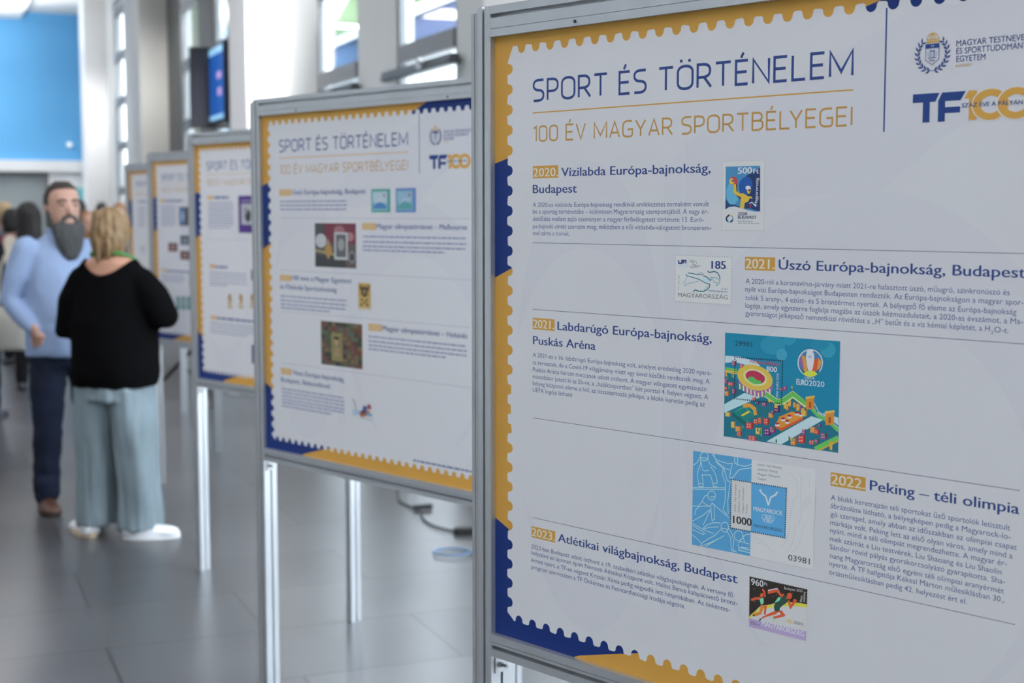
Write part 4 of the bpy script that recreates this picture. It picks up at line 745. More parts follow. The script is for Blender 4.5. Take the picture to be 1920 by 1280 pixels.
  ('S',(0.632,0.9,0.9),1.2,[(67.4,30.9),(74.4,22.5),(76.1,3.8),(81.6,2.3)],0),
  ('S',(0.632,0.9,0.9),1.2,[(55.6,32.1),(43.8,20.6),(31.9,13.8),(18.0,4.1),(17.0,-0.1),(32.1,6.6),(51.9,17.1),(61.6,23.6)],0),
  ('S',(0.632,0.9,0.9),1.2,[(0.9,15.1),(17.9,5.8)],0),
  ('S',(0.632,0.9,0.9),1.2,[(26.1,0.7),(47.9,14.9)],0),
  ('S',(0.632,0.9,0.9),1.2,[(96.9,29.5),(96.4,26.5),(94.7,23.7),(92.1,21.7),(89.0,20.6),(85.9,20.6),(83.2,21.8),(81.4,24.0),(80.7,26.8),(81.3,29.8),(83.0,32.5),(85.6,34.6),(88.7,35.7),(91.8,35.6),(94.5,34.4),(96.3,32.2)],1),
  ('S',(0.632,0.9,0.9),1.2,[(96.6,27.8),(102.2,31.9),(109.8,34.0)],0),
  ('S',(0.632,0.9,0.9),1.2,[(87.1,16.8),(92.9,20.1),(108.2,18.8)],0),
  ('S',(0.632,0.9,0.9),1.2,[(87.2,14.4),(90.1,10.2),(110.3,9.7)],0),
  ('S',(0.632,0.9,0.9),1.2,[(90.2,9.4),(89.2,6.1),(110.4,5.8)],0),
  ('S',(0.632,0.9,0.9),1.2,[(93.0,11.5),(108.3,12.5)],0),
  ('S',(0.632,0.9,0.9),1.2,[(97.5,27.2),(100.6,19.1)],0),
  ('S',(0.722,0.751,0.736),0.8,[(174.7,134.0),(182.0,133.4),(191.2,122.6),(193.3,104.7),(184.6,94.3),(179.8,63.2)],0),
  ('S',(0.722,0.751,0.736),0.8,[(194.4,136.6),(200.0,128.3),(197.0,102.2),(200.9,84.7),(196.1,62.7)],0),
  ('S',(0.722,0.751,0.736),0.8,[(200.7,96.7),(214.6,107.8)],0),
  ('S',(0.722,0.751,0.736),0.8,[(201.7,92.3),(216.5,103.6)],0),
  ('S',(0.722,0.751,0.736),0.8,[(202.6,88.0),(216.6,97.6)],0),
  ('S',(0.722,0.751,0.736),0.8,[(181.7,58.9),(176.7,41.2),(167.9,24.4)],0),
  ('S',(0.722,0.751,0.736),0.8,[(190.6,64.9),(185.9,33.6),(175.3,19.5)],0),
  ('S',(0.722,0.751,0.736),0.8,[(204.9,64.1),(196.7,32.4),(186.2,19.9)],0),
  ('S',(0.722,0.751,0.736),0.8,[(117.5,31.3),(130.7,28.9),(144.0,18.7),(147.9,10.1)],0),
  ('S',(0.722,0.751,0.736),0.8,[(123.3,22.9),(138.4,22.4),(157.1,13.3)],0),
  ('S',(0.722,0.751,0.736),0.8,[(208.6,138.5),(214.0,133.2),(211.7,119.4)],0),
  ('T',(0.192,0.214,0.239),3.0,'XXIV. Téli Olimpiai',(121.5,138.1),(164.6,138.9),0),
  ('T',(0.192,0.214,0.239),3.0,'Játékok, Peking',(121.6,131.5),(156.9,132.2),0),
  ('T',(0.192,0.214,0.239),3.0,'Magyar Olimpiai',(121.8,124.4),(160.7,125.3),0),
  ('T',(0.192,0.214,0.239),3.0,'Csapat',(121.9,117.6),(137.4,118.0),0),
  ('P',(0.82,0.82,0.772),[(73.8,111.0),(110.7,111.4),(111.1,38.1),(73.5,37.5)]),
  ('P',(0.144,0.504,0.848),[(110.7,111.4),(173.4,111.7),(172.2,38.6),(111.1,38.1)]),
  ('D',(0.035,0.06,0.123),1.2,(26,22),[(73.8,111.0),(173.4,111.7),(172.2,38.6),(73.5,37.5)]),
  ('T',(0.192,0.214,0.239),2.8,'XXIV. Téli Olimpiai',(83.4,63.2),(83.2,104.7),0),
  ('T',(0.192,0.214,0.239),2.8,'Játékok, Peking',(90.1,63.3),(90.1,97.2),0),
  ('T',(0.192,0.214,0.239),2.8,'Magyar Olimpiai',(97.5,63.5),(97.3,101.4),0),
  ('T',(0.192,0.214,0.239),2.8,'Csapat',(104.0,63.6),(104.3,78.5),0),
  ('T',(0.042,0.048,0.061),11,'1000',(78.5,45.7),(112.3,46.4),1.6),
  ('T',(0.038,0.084,0.188),4.5,'MAGYARORSZÁG',(116.1,45.8),(166.9,46.4),0.3),
  ('S',(0.9,0.9,0.9),2.4,[(142.0,82.1),(136.9,95.0),(129.8,98.3),(126.5,103.5)],0),
  ('S',(0.9,0.9,0.9),2.4,[(142.0,82.1),(146.2,94.8),(153.5,98.9),(158.0,104.2)],0),
  ('S',(0.9,0.9,0.9),1.6,[(136.0,95.6),(130.3,98.7),(125.6,101.8)],0),
  ('S',(0.9,0.9,0.9),1.6,[(152.6,98.8),(156.3,99.3)],0),
  ('T',(0.9,0.9,0.9),6.2,'MAGYAROCK',(115.6,70.1),(167.3,70.8),0.8),
  ('S',(0.77,0.9,0.9),0.7,[(140.5,63.8),(140.2,62.2),(139.2,60.7),(137.6,59.5),(135.8,58.9),(133.9,58.9),(132.3,59.6),(131.2,60.8),(130.8,62.3),(131.2,64.0),(132.2,65.5),(133.8,66.6),(135.6,67.2),(137.5,67.2),(139.1,66.6),(140.1,65.4)],1),
  ('S',(0.77,0.9,0.9),0.7,[(146.7,64.0),(146.3,62.4),(145.3,60.9),(143.8,59.7),(141.9,59.1),(140.1,59.1),(138.5,59.8),(137.4,61.0),(137.0,62.5),(137.3,64.2),(138.4,65.7),(139.9,66.8),(141.8,67.4),(143.6,67.4),(145.2,66.7),(146.3,65.6)],1),
  ('S',(0.77,0.9,0.9),0.7,[(152.8,63.9),(152.4,62.3),(151.4,60.8),(149.9,59.6),(148.1,59.0),(146.2,59.0),(144.6,59.7),(143.6,60.9),(143.2,62.4),(143.5,64.0),(144.5,65.6),(146.1,66.7),(147.9,67.3),(149.7,67.3),(151.3,66.6),(152.4,65.4)],1),
  ('S',(0.77,0.9,0.9),0.7,[(143.2,60.7),(142.9,59.2),(141.9,57.8),(140.5,56.7),(138.8,56.1),(137.1,56.2),(135.6,56.8),(134.6,57.9),(134.3,59.3),(134.6,60.8),(135.5,62.2),(137.0,63.3),(138.7,63.9),(140.4,63.8),(141.8,63.2),(142.8,62.1)],1),
  ('S',(0.77,0.9,0.9),0.7,[(149.5,61.1),(149.2,59.6),(148.2,58.2),(146.8,57.1),(145.1,56.5),(143.4,56.5),(142.0,57.2),(141.0,58.2),(140.6,59.7),(140.9,61.2),(141.9,62.6),(143.3,63.7),(145.0,64.2),(146.7,64.2),(148.1,63.6),(149.1,62.5)],1),
  ('T',(0.098,0.107,0.123),8.5,'03981',(178.5,7.1),(215.4,7.5),0.4),
 ],
 's500': [
  ('P',(0.83,0.83,0.8),[(-0.3,100.8),(75.9,101.0),(76.2,-0.1),(0.2,0.1)]),
  ('P',(0.087,0.329,0.578),[(5.8,93.3),(68.0,93.2),(68.4,26.8),(5.8,30.1)]),
  ('P',(0.167,0.535,0.745),[(30.4,53.7),(30.0,49.0),(28.7,44.6),(26.7,41.0),(24.0,38.4),(20.9,37.1),(17.6,37.1),(14.5,38.4),(11.7,41.1),(9.4,44.7),(8.0,49.1),(7.4,53.9),(7.8,58.7),(9.1,63.1),(11.2,66.7),(13.9,69.2),(17.0,70.5),(20.3,70.5),(23.4,69.1),(26.2,66.5),(28.4,62.8),(29.8,58.4)]),
  ('P',(0.023,0.06,0.188),[(68.1,90.5),(69.3,27.3),(50.0,31.8),(41.0,31.8),(30.9,59.1),(34.6,70.9),(44.6,79.8),(55.7,85.0)]),
  ('P',(0.026,0.127,0.455),[(54.8,62.6),(53.4,58.5),(51.0,55.1),(47.7,52.6),(43.9,51.2),(40.0,51.1),(36.3,52.3),(33.2,54.7),(31.1,58.1),(30.1,62.1),(30.3,66.3),(31.8,70.4),(34.3,73.8),(37.6,76.3),(41.4,77.7),(45.3,77.7),(49.0,76.5),(52.0,74.1),(54.1,70.7),(55.1,66.7)]),
  ('P',(0.83,0.83,0.8),[(5.8,30.1),(12.4,33.7),(22.7,35.0),(34.2,32.7),(47.8,29.1),(60.2,27.1),(68.4,27.7),(68.4,25.9),(5.8,25.9)]),
  ('P',(0.026,0.084,0.249),[(6.6,46.6),(9.4,42.9),(13.5,38.3),(23.8,37.3),(31.9,34.6),(31.9,32.7),(22.7,35.3),(12.4,34.2),(6.2,31.0)]),
  ('P',(0.741,0.069,0.084),[(27.4,71.9),(26.9,69.5),(25.5,67.4),(23.2,66.1),(20.5,65.6),(17.7,66.2),(15.4,67.6),(13.8,69.7),(13.2,72.1),(13.7,74.6),(15.3,76.6),(17.5,78.0),(20.2,78.4),(23.0,77.9),(25.3,76.4),(26.9,74.4)]),
  ('P',(0.741,0.069,0.084),[(19.7,75.7),(25.5,74.7),(27.9,66.5),(25.1,64.7),(23.5,55.6),(20.0,59.3)]),
  ('S',(0.081,0.037,0.049),6,[(23.9,67.4),(25.2,55.6),(31.6,50.0),(36.2,47.3)],0),
  ('S',(0.9,0.616,0.074),5,[(22.4,67.4),(23.7,55.6),(29.3,52.8),(35.0,50.9)],0),
  ('P',(0.9,0.616,0.074),[(31.5,53.0),(37.7,54.3),(45.2,50.8),(48.0,49.2),(53.0,49.4),(55.6,45.8),(53.1,46.3),(50.8,47.2),(47.6,41.8),(41.4,40.0),(40.9,34.5),(39.9,31.4),(33.0,32.3),(34.0,40.9),(34.5,47.3)]),
  ('P',(0.9,0.616,0.074),[(51.8,58.0),(51.6,56.3),(51.0,54.8),(50.2,53.7),(49.1,53.1),(47.9,53.1),(46.8,53.7),(45.9,54.9),(45.3,56.4),(45.0,58.1),(45.2,59.8),(45.7,61.3),(46.6,62.4),(47.7,62.9),(48.9,62.9),(50.0,62.3),(50.9,61.2),(51.5,59.7)]),
  ('P',(0.9,0.9,0.887),[(51.9,60.9),(51.4,60.0),(50.4,59.2),(49.0,58.7),(47.4,58.6),(45.8,58.8),(44.3,59.4),(43.2,60.3),(42.6,61.3),(42.5,62.4),(43.0,63.4),(44.0,64.2),(45.4,64.6),(47.0,64.8),(48.6,64.5),(50.1,63.9),(51.2,63.1),(51.8,62.0)]),
  ('P',(0.023,0.037,0.094),[(47.8,60.3),(51.2,59.4),(51.2,57.1),(48.4,56.7)]),
  ('P',(0.9,0.705,0.094),[(22.3,71.5),(22.0,70.0),(21.2,68.7),(20.0,67.8),(18.4,67.3),(16.7,67.3),(15.2,67.9),(13.9,68.9),(13.0,70.2),(12.7,71.7),(12.9,73.2),(13.8,74.5),(15.0,75.4),(16.6,75.9),(18.3,75.9),(19.8,75.4),(21.1,74.4),(22.0,73.0)]),
  ('P',(0.081,0.107,0.403),[(22.1,72.5),(22.0,71.8),(21.6,71.3),(21.1,70.9),(20.4,70.7),(19.7,70.7),(19.0,70.9),(18.4,71.3),(18.1,71.9),(17.9,72.5),(18.1,73.1),(18.4,73.7),(18.9,74.1),(19.6,74.3),(20.3,74.3),(21.0,74.0),(21.6,73.6),(21.9,73.1)]),
  ('S',(0.9,0.179,0.069),1,[(14.6,73.0),(19.8,70.2)],0),
  ('S',(0.9,0.9,0.9),1.3,[(49.9,39.0),(54.3,41.0),(61.7,34.5)],0),
  ('S',(0.741,0.069,0.084),1.3,[(51.1,32.7),(53.3,38.1)],0),
  ('T',(0.9,0.9,0.9),9,'500',(28.3,82.3),(53.5,82.5),1.6),
  ('T',(0.9,0.9,0.9),7,'Ft',(56.3,82.2),(65.6,82.3),1.6),
  ('T',(0.9,0.9,0.9),5,'Magyarország',(63.9,36.3),(65.4,75.8),0.5),
  ('S',(0.023,0.044,0.136),2.6,[(9.8,18.9),(10.2,19.9),(11.0,20.7),(11.8,21.4),(12.9,21.9),(14.0,22.1),(15.1,22.1)],0),
  ('S',(0.9,0.668,0.157),2.6,[(13.8,22.1),(14.9,22.2),(16.1,22.0),(17.1,21.6),(18.1,21.0),(18.9,20.2),(19.5,19.3)],0),
  ('S',(0.229,0.616,0.658),2.6,[(18.8,20.4),(19.4,19.5),(19.9,18.5),(20.1,17.4),(20.0,16.4),(19.7,15.3),(19.2,14.4)],0),
  ('S',(0.023,0.044,0.136),2.6,[(19.8,15.5),(19.3,14.6),(18.6,13.7),(17.7,13.0),(16.7,12.6),(15.5,12.3),(14.4,12.3)],0),
  ('S',(0.28,0.705,0.745),2.6,[(15.8,12.3),(14.6,12.3),(13.5,12.4),(12.4,12.8),(11.4,13.4),(10.6,14.2),(10.0,15.1)],0),
  ('S',(0.023,0.044,0.136),2.6,[(10.7,12.7),(9.7,13.6),(9.0,14.7),(8.5,15.9),(8.3,17.2),(8.4,18.5),(8.9,19.7)],0),
  ('T',(0.029,0.048,0.136),4.4,'2020',(29.4,21.8),(46.2,22.0),1.8),
  ('T',(0.029,0.048,0.136),4.4,'BUDAPEST',(29.5,16.8),(62.8,16.9),1.8),
  ('T',(0.144,0.188,0.288),2.0,'34th LEN European',(29.5,12.5),(57.1,12.5),0.3),
  ('T',(0.144,0.188,0.288),2.0,'Water Polo Championships',(29.6,9.4),(68.5,9.4),0.3),
  ('D',(0.471,0.481,0.503),0.55,(26,36,26,36),[(-0.3,100.8),(75.9,101.0),(76.2,-0.1),(0.2,0.1)]),
 ],
 's185': [
  ('P',(0.861,0.871,0.828),[(-0.1,70.9),(107.7,70.2),(107.3,-0.3),(-0.0,0.3)]),
  ('S',(0.049,0.084,0.278),2.4,[(6.2,63.3),(6.4,58.8),(13.2,58.6),(13.2,61.0),(15.4,61.1)],0),
  ('S',(0.049,0.084,0.278),2.4,[(11.4,63.0),(20.8,63.0),(20.7,58.8)],0),
  ('S',(0.049,0.084,0.278),2.2,[(11.4,61.0),(16.8,60.8),(16.8,58.5)],0),
  ('P',(0.676,0.82,0.9),[(6.0,56.0),(21.8,56.0),(21.8,53.3),(6.1,53.5)]),
  ('S',(0.338,0.353,0.403),0.4,[(24.6,63.1),(24.1,53.0)],0),
  ('T',(0.11,0.114,0.157),5,'H2',(28.5,59.9),(35.1,59.7),0),
  ('S',(0.184,0.188,0.288),0.7,[(40.9,60.0),(40.7,58.8),(40.1,57.8),(39.3,57.1),(38.3,56.8),(37.3,57.0),(36.4,57.7),(35.8,58.7),(35.6,59.9),(35.8,61.1),(36.3,62.1),(37.2,62.8),(38.2,63.1),(39.2,62.8),(40.1,62.2),(40.7,61.2)],1),
  ('S',(0.184,0.188,0.239),0.8,[(26.8,53.6),(32.6,53.2)],0),
  ('S',(0.11,0.114,0.196),0.7,[(35.8,54.7),(35.7,53.7),(35.3,52.9),(34.7,52.3),(33.9,52.1),(33.2,52.3),(32.5,52.8),(32.1,53.6),(31.9,54.6),(32.1,55.5),(32.5,56.4),(33.1,56.9),(33.8,57.1),(34.6,57.0),(35.2,56.4),(35.7,55.6)],1),
  ('T',(0.144,0.141,0.176),2.2,'BUDAPEST',(37.4,54.4),(48.9,54.4),0.5),
  ('T',(0.144,0.141,0.176),2.0,'2021',(37.5,52.5),(42.8,52.4),0.5),
  ('T',(0.049,0.084,0.278),11.5,'185',(70.4,52.3),(96.2,52.4),2),
  ('T',(0.28,0.306,0.372),2,'Ft',(96.8,52.8),(100.0,52.8),0.3),
  ('S',(0.062,0.243,0.309),1.3,[(20.7,42.4),(22.9,40.1),(31.9,38.6),(39.9,36.8),(47.9,35.3)],0),
  ('S',(0.062,0.243,0.309),1.3,[(24.7,44.3),(33.6,44.1),(41.6,42.3),(48.7,42.8),(54.8,42.8)],0),
  ('S',(0.062,0.243,0.309),1.7,[(54.8,41.1),(61.9,39.3),(67.2,35.0),(68.9,33.7)],0),
  ('S',(0.062,0.243,0.309),1.3,[(47.0,35.3),(54.1,32.4),(60.3,29.9),(67.2,29.3)],0),
  ('S',(0.062,0.243,0.309),1.8,[(62.6,48.6),(66.1,46.3),(75.6,48.3),(81.7,46.4),(85.6,41.1),(86.1,37.0)],0),
  ('S',(0.28,0.535,0.578),1.6,[(86.1,37.0),(85.4,32.2),(82.0,28.6),(78.6,27.1)],0),
  ('S',(0.28,0.535,0.578),1.2,[(69.7,38.5),(73.2,38.9),(80.1,38.8),(84.5,35.6)],0),
  ('S',(0.28,0.535,0.578),1.2,[(73.2,35.2),(75.9,31.8),(81.9,31.4)],0),
  ('S',(0.28,0.535,0.578),1.5,[(71.9,37.5),(71.8,36.8),(71.4,36.2),(70.9,35.8),(70.2,35.7),(69.5,35.8),(69.0,36.2),(68.6,36.7),(68.4,37.4),(68.5,38.1),(68.9,38.7),(69.5,39.1),(70.1,39.2),(70.8,39.1),(71.4,38.8),(71.8,38.2)],1),
  ('S',(0.062,0.243,0.309),1.7,[(67.4,29.1),(66.9,24.6),(62.2,20.3),(54.3,17.6),(46.4,17.6),(40.2,19.1),(38.0,18.7),(35.3,15.5)],0),
  ('S',(0.28,0.535,0.578),1,[(66.4,28.8),(61.2,23.7),(57.8,21.5)],0),
  ('S',(0.28,0.535,0.578),0.9,[(16.8,29.7),(19.6,24.3),(23.1,27.9),(36.5,30.4),(46.2,32.9)],0),
  ('S',(0.28,0.535,0.578),0.8,[(24.7,40.5),(20.3,33.4),(17.7,29.1)],0),
  ('S',(0.28,0.535,0.578),0.9,[(43.3,43.8),(51.2,46.1),(54.8,44.2)],0),
  ('P',(0.704,0.881,0.887),[(54.8,40.1),(61.0,38.2),(66.3,33.6),(67.2,30.2),(59.4,31.3),(50.5,35.8)]),
  ('S',(0.184,0.223,0.288),0.8,[(7.4,40.6),(7.2,34.3)],0),
  ('S',(0.184,0.223,0.288),0.8,[(7.4,32.2),(7.3,26.6)],0),
  ('S',(0.184,0.223,0.288),0.8,[(7.1,24.1),(7.0,17.8)],0),
  ('T',(0.184,0.243,0.468),2.4,'35. LEN',(89.4,21.5),(100.1,21.6),0.3),
  ('T',(0.11,0.163,0.403),2.5,'EURÓPA-BAJNOKSÁG',(65.5,17.7),(100.2,17.6),0.5),
  ('T',(0.192,0.205,0.23),6.2,'MAGYARORSZÁG',(5.8,7.6),(101.2,7.5),0),
  ('D',(0.338,0.353,0.39),0.75,(24,17,24,17),[(-0.1,70.9),(107.7,70.2),(107.3,-0.3),(-0.0,0.3)]),
 ],
 's960': [
  ('P',(0.045,0.037,0.03),[(-0.0,76.0),(102.6,76.3),(102.4,48.5),(83.1,52.4),(48.1,45.3),(18.4,33.3),(0.5,14.4)]),
  ('P',(0.9,0.84,0.1),[(0.5,14.4),(5.3,20.5),(18.5,31.3),(33.9,39.4),(52.8,46.3),(71.5,51.5),(90.0,53.8),(102.3,54.3),(102.2,49.4),(78.6,47.0),(52.9,41.3),(34.0,34.5),(16.1,25.7),(1.2,11.5)]),
  ('P',(0.82,0.82,0.791),[(1.2,11.5),(16.1,25.7),(34.0,34.5),(52.9,41.3),(78.6,47.0),(102.2,49.4),(101.8,14.6),(0.3,12.3)]),
  ('P',(0.581,0.46,0.718),[(0.2,12.3),(101.8,14.6),(101.9,0.4),(0.2,-0.4)]),
  ('S',(0.9,0.148,0.053),3.6,[(3.7,40.9),(12.1,44.9),(20.6,46.8)],0),
  ('S',(0.9,0.148,0.053),3.2,[(23.9,61.5),(27.0,58.1),(28.9,50.4)],0),
  ('P',(0.9,0.148,0.053),[(25.7,51.9),(25.3,50.6),(24.6,49.5),(23.7,48.6),(22.7,48.1),(21.7,48.1),(20.9,48.5),(20.3,49.3),(20.0,50.3),(20.0,51.6),(20.4,52.9),(21.1,54.0),(22.1,54.9),(23.1,55.4),(24.1,55.4),(24.9,55.0),(25.5,54.2),(25.8,53.1)]),
  ('P',(0.28,0.9,0.54),[(18.8,45.4),(26.0,48.8),(26.7,41.0),(22.0,37.0)]),
  ('P',(0.9,0.329,0.074),[(19.6,35.5),(31.5,39.5),(31.0,34.8),(20.9,31.8)]),
  ('S',(0.9,0.329,0.074),4.6,[(24.4,34.5),(21.0,24.7),(9.6,19.3)],0),
  ('S',(0.9,0.148,0.053),3.6,[(30.4,37.7),(28.8,23.9)],0),
  ('S',(0.038,0.044,0.069),3,[(9.6,19.8),(8.0,17.5)],0),
  ('S',(0.9,0.751,0.791),3,[(34.1,60.7),(50.0,66.4),(54.9,60.6)],0),
  ('S',(0.9,0.148,0.053),4,[(33.6,57.9),(50.1,64.1),(57.3,58.1)],0),
  ('P',(0.9,0.148,0.053),[(53.8,58.4),(61.9,62.0),(64.3,57.5),(58.5,54.9)]),
  ('P',(0.045,0.12,0.084),[(62.0,60.0),(67.9,57.2),(66.9,49.1),(59.9,43.7),(55.3,38.8),(55.4,33.9),(47.2,31.2),(44.7,38.6),(46.9,45.1),(53.9,49.5)]),
  ('P',(0.28,0.9,0.54),[(52.6,55.2),(57.4,55.1),(53.9,49.5),(45.7,44.8),(48.0,48.3)]),
  ('P',(0.9,0.148,0.053),[(76.4,60.7),(75.9,59.0),(74.8,57.4),(73.4,56.2),(71.8,55.6),(70.2,55.5),(68.8,56.0),(67.8,57.1),(67.2,58.5),(67.3,60.2),(67.9,62.0),(68.9,63.5),(70.4,64.7),(72.0,65.4),(73.6,65.5),(74.9,64.9),(76.0,63.9),(76.5,62.4)]),
  ('P',(0.9,0.148,0.053),[(67.2,61.0),(70.2,55.7),(66.7,55.0)]),
  ('S',(0.9,0.148,0.053),4.2,[(70.3,53.7),(74.0,44.6),(80.7,53.4),(83.5,57.4)],0),
  ('P',(0.9,0.148,0.053),[(84.3,56.4),(84.1,55.6),(83.6,54.8),(82.8,54.2),(81.8,53.7),(80.8,53.5),(79.8,53.6),(79.0,53.9),(78.5,54.5),(78.3,55.2),(78.4,55.9),(78.9,56.7),(79.7,57.3),(80.7,57.8),(81.7,58.0),(82.7,57.9),(83.5,57.6),(84.1,57.1)]),
  ('P',(0.9,0.148,0.053),[(46.0,32.9),(54.3,33.6),(48.5,28.5),(30.7,20.7),(23.0,16.1),(22.3,18.0),(33.0,25.2)]),
  ('P',(0.9,0.148,0.053),[(53.1,34.4),(58.9,36.6),(65.5,30.5),(64.4,28.8),(45.0,20.8),(43.2,23.4),(57.9,30.4)]),
  ('P',(0.023,0.037,0.069),[(19.9,16.5),(23.3,16.2),(18.6,10.6)]),
  ('P',(0.28,0.9,0.54),[(42.0,24.6),(46.2,21.5),(45.4,15.8),(42.9,20.3)]),
  ('S',(0.9,0.616,0.069),1.2,[(73.5,24.3),(73.3,23.5),(72.7,22.7),(71.9,22.1),(70.9,21.8),(70.0,21.7),(69.1,22.0),(68.6,22.5),(68.3,23.2),(68.5,24.0),(69.1,24.7),(69.9,25.4),(70.9,25.7),(71.8,25.8),(72.7,25.5),(73.2,25.0)],1),
  ('S',(0.9,0.616,0.069),1.2,[(77.0,23.7),(76.8,23.0),(76.3,22.2),(75.6,21.6),(74.7,21.3),(73.8,21.2),(73.0,21.5),(72.5,22.0),(72.3,22.8),(72.5,23.5),(73.0,24.3),(73.7,24.9),(74.6,25.2),(75.5,25.3),(76.3,25.0),(76.8,24.5)],1),
  ('T',(0.144,0.141,0.157),2.2,'ATLÉTIKAI VB',(80.2,23.7),(96.6,23.8),0.6),
  ('T',(0.144,0.141,0.157),2.2,'BUDAPEST 23',(80.3,21.3),(96.6,21.3),0.6),
  ('T',(0.081,0.065,0.157),2.2,'960 Ft',(2.8,6.8),(12.8,7.1),0.6),
  ('T',(0.081,0.065,0.157),2.2,'2023',(3.4,4.1),(20.2,4.9),0.6),
  ('T',(0.9,0.9,0.887),9.5,'960',(3.5,64.0),(25.6,64.6),0.8),
  ('T',(0.9,0.9,0.887),4.4,'Ft',(27.4,67.9),(32.8,68.0),0.6),
  ('T',(0.872,0.84,0.754),3.6,'Budapest 2023',(62.7,68.8),(94.2,70.3),0.3),
  ('T',(0.872,0.84,0.754),3.2,'Atlétikai',(96.4,72.2),(96.2,57.0),0.2),
  ('T',(0.872,0.84,0.754),3.2,'Világ',(91.4,65.8),(91.1,55.5),0.2),
  ('P',(0.722,0.66,0.468),[(43.8,54.2),(43.5,53.7),(42.9,53.6),(42.6,54.0),(42.9,54.4),(43.5,54.6)]),
  ('P',(0.722,0.66,0.468),[(49.4,57.5),(49.1,57.0),(48.5,56.9),(48.2,57.3),(48.5,57.8),(49.1,57.9)]),
  ('P',(0.722,0.66,0.468),[(8.8,59.0),(8.5,58.5),(7.9,58.4),(7.6,58.8),(7.9,59.3),(8.5,59.4)]),
  ('P',(0.722,0.66,0.468),[(11.0,39.8),(10.7,39.3),(10.1,39.2),(9.8,39.6),(10.1,40.1),(10.7,40.2)]),
  ('P',(0.722,0.66,0.468),[(77.6,65.5),(77.3,65.1),(76.7,64.9),(76.4,65.3),(76.7,65.8),(77.3,65.9)]),
  ('T',(0.9,0.9,0.9),7.5,'MAGYARORSZÁG',(24.0,6.3),(98.1,6.3),1.2),
  ('D',(0.8,0.8,0.791),0.8,(23,17,23,17),[(-0.0,76.0),(102.6,76.3),(102.0,0.5),(0.2,-0.4)]),
 ],
}

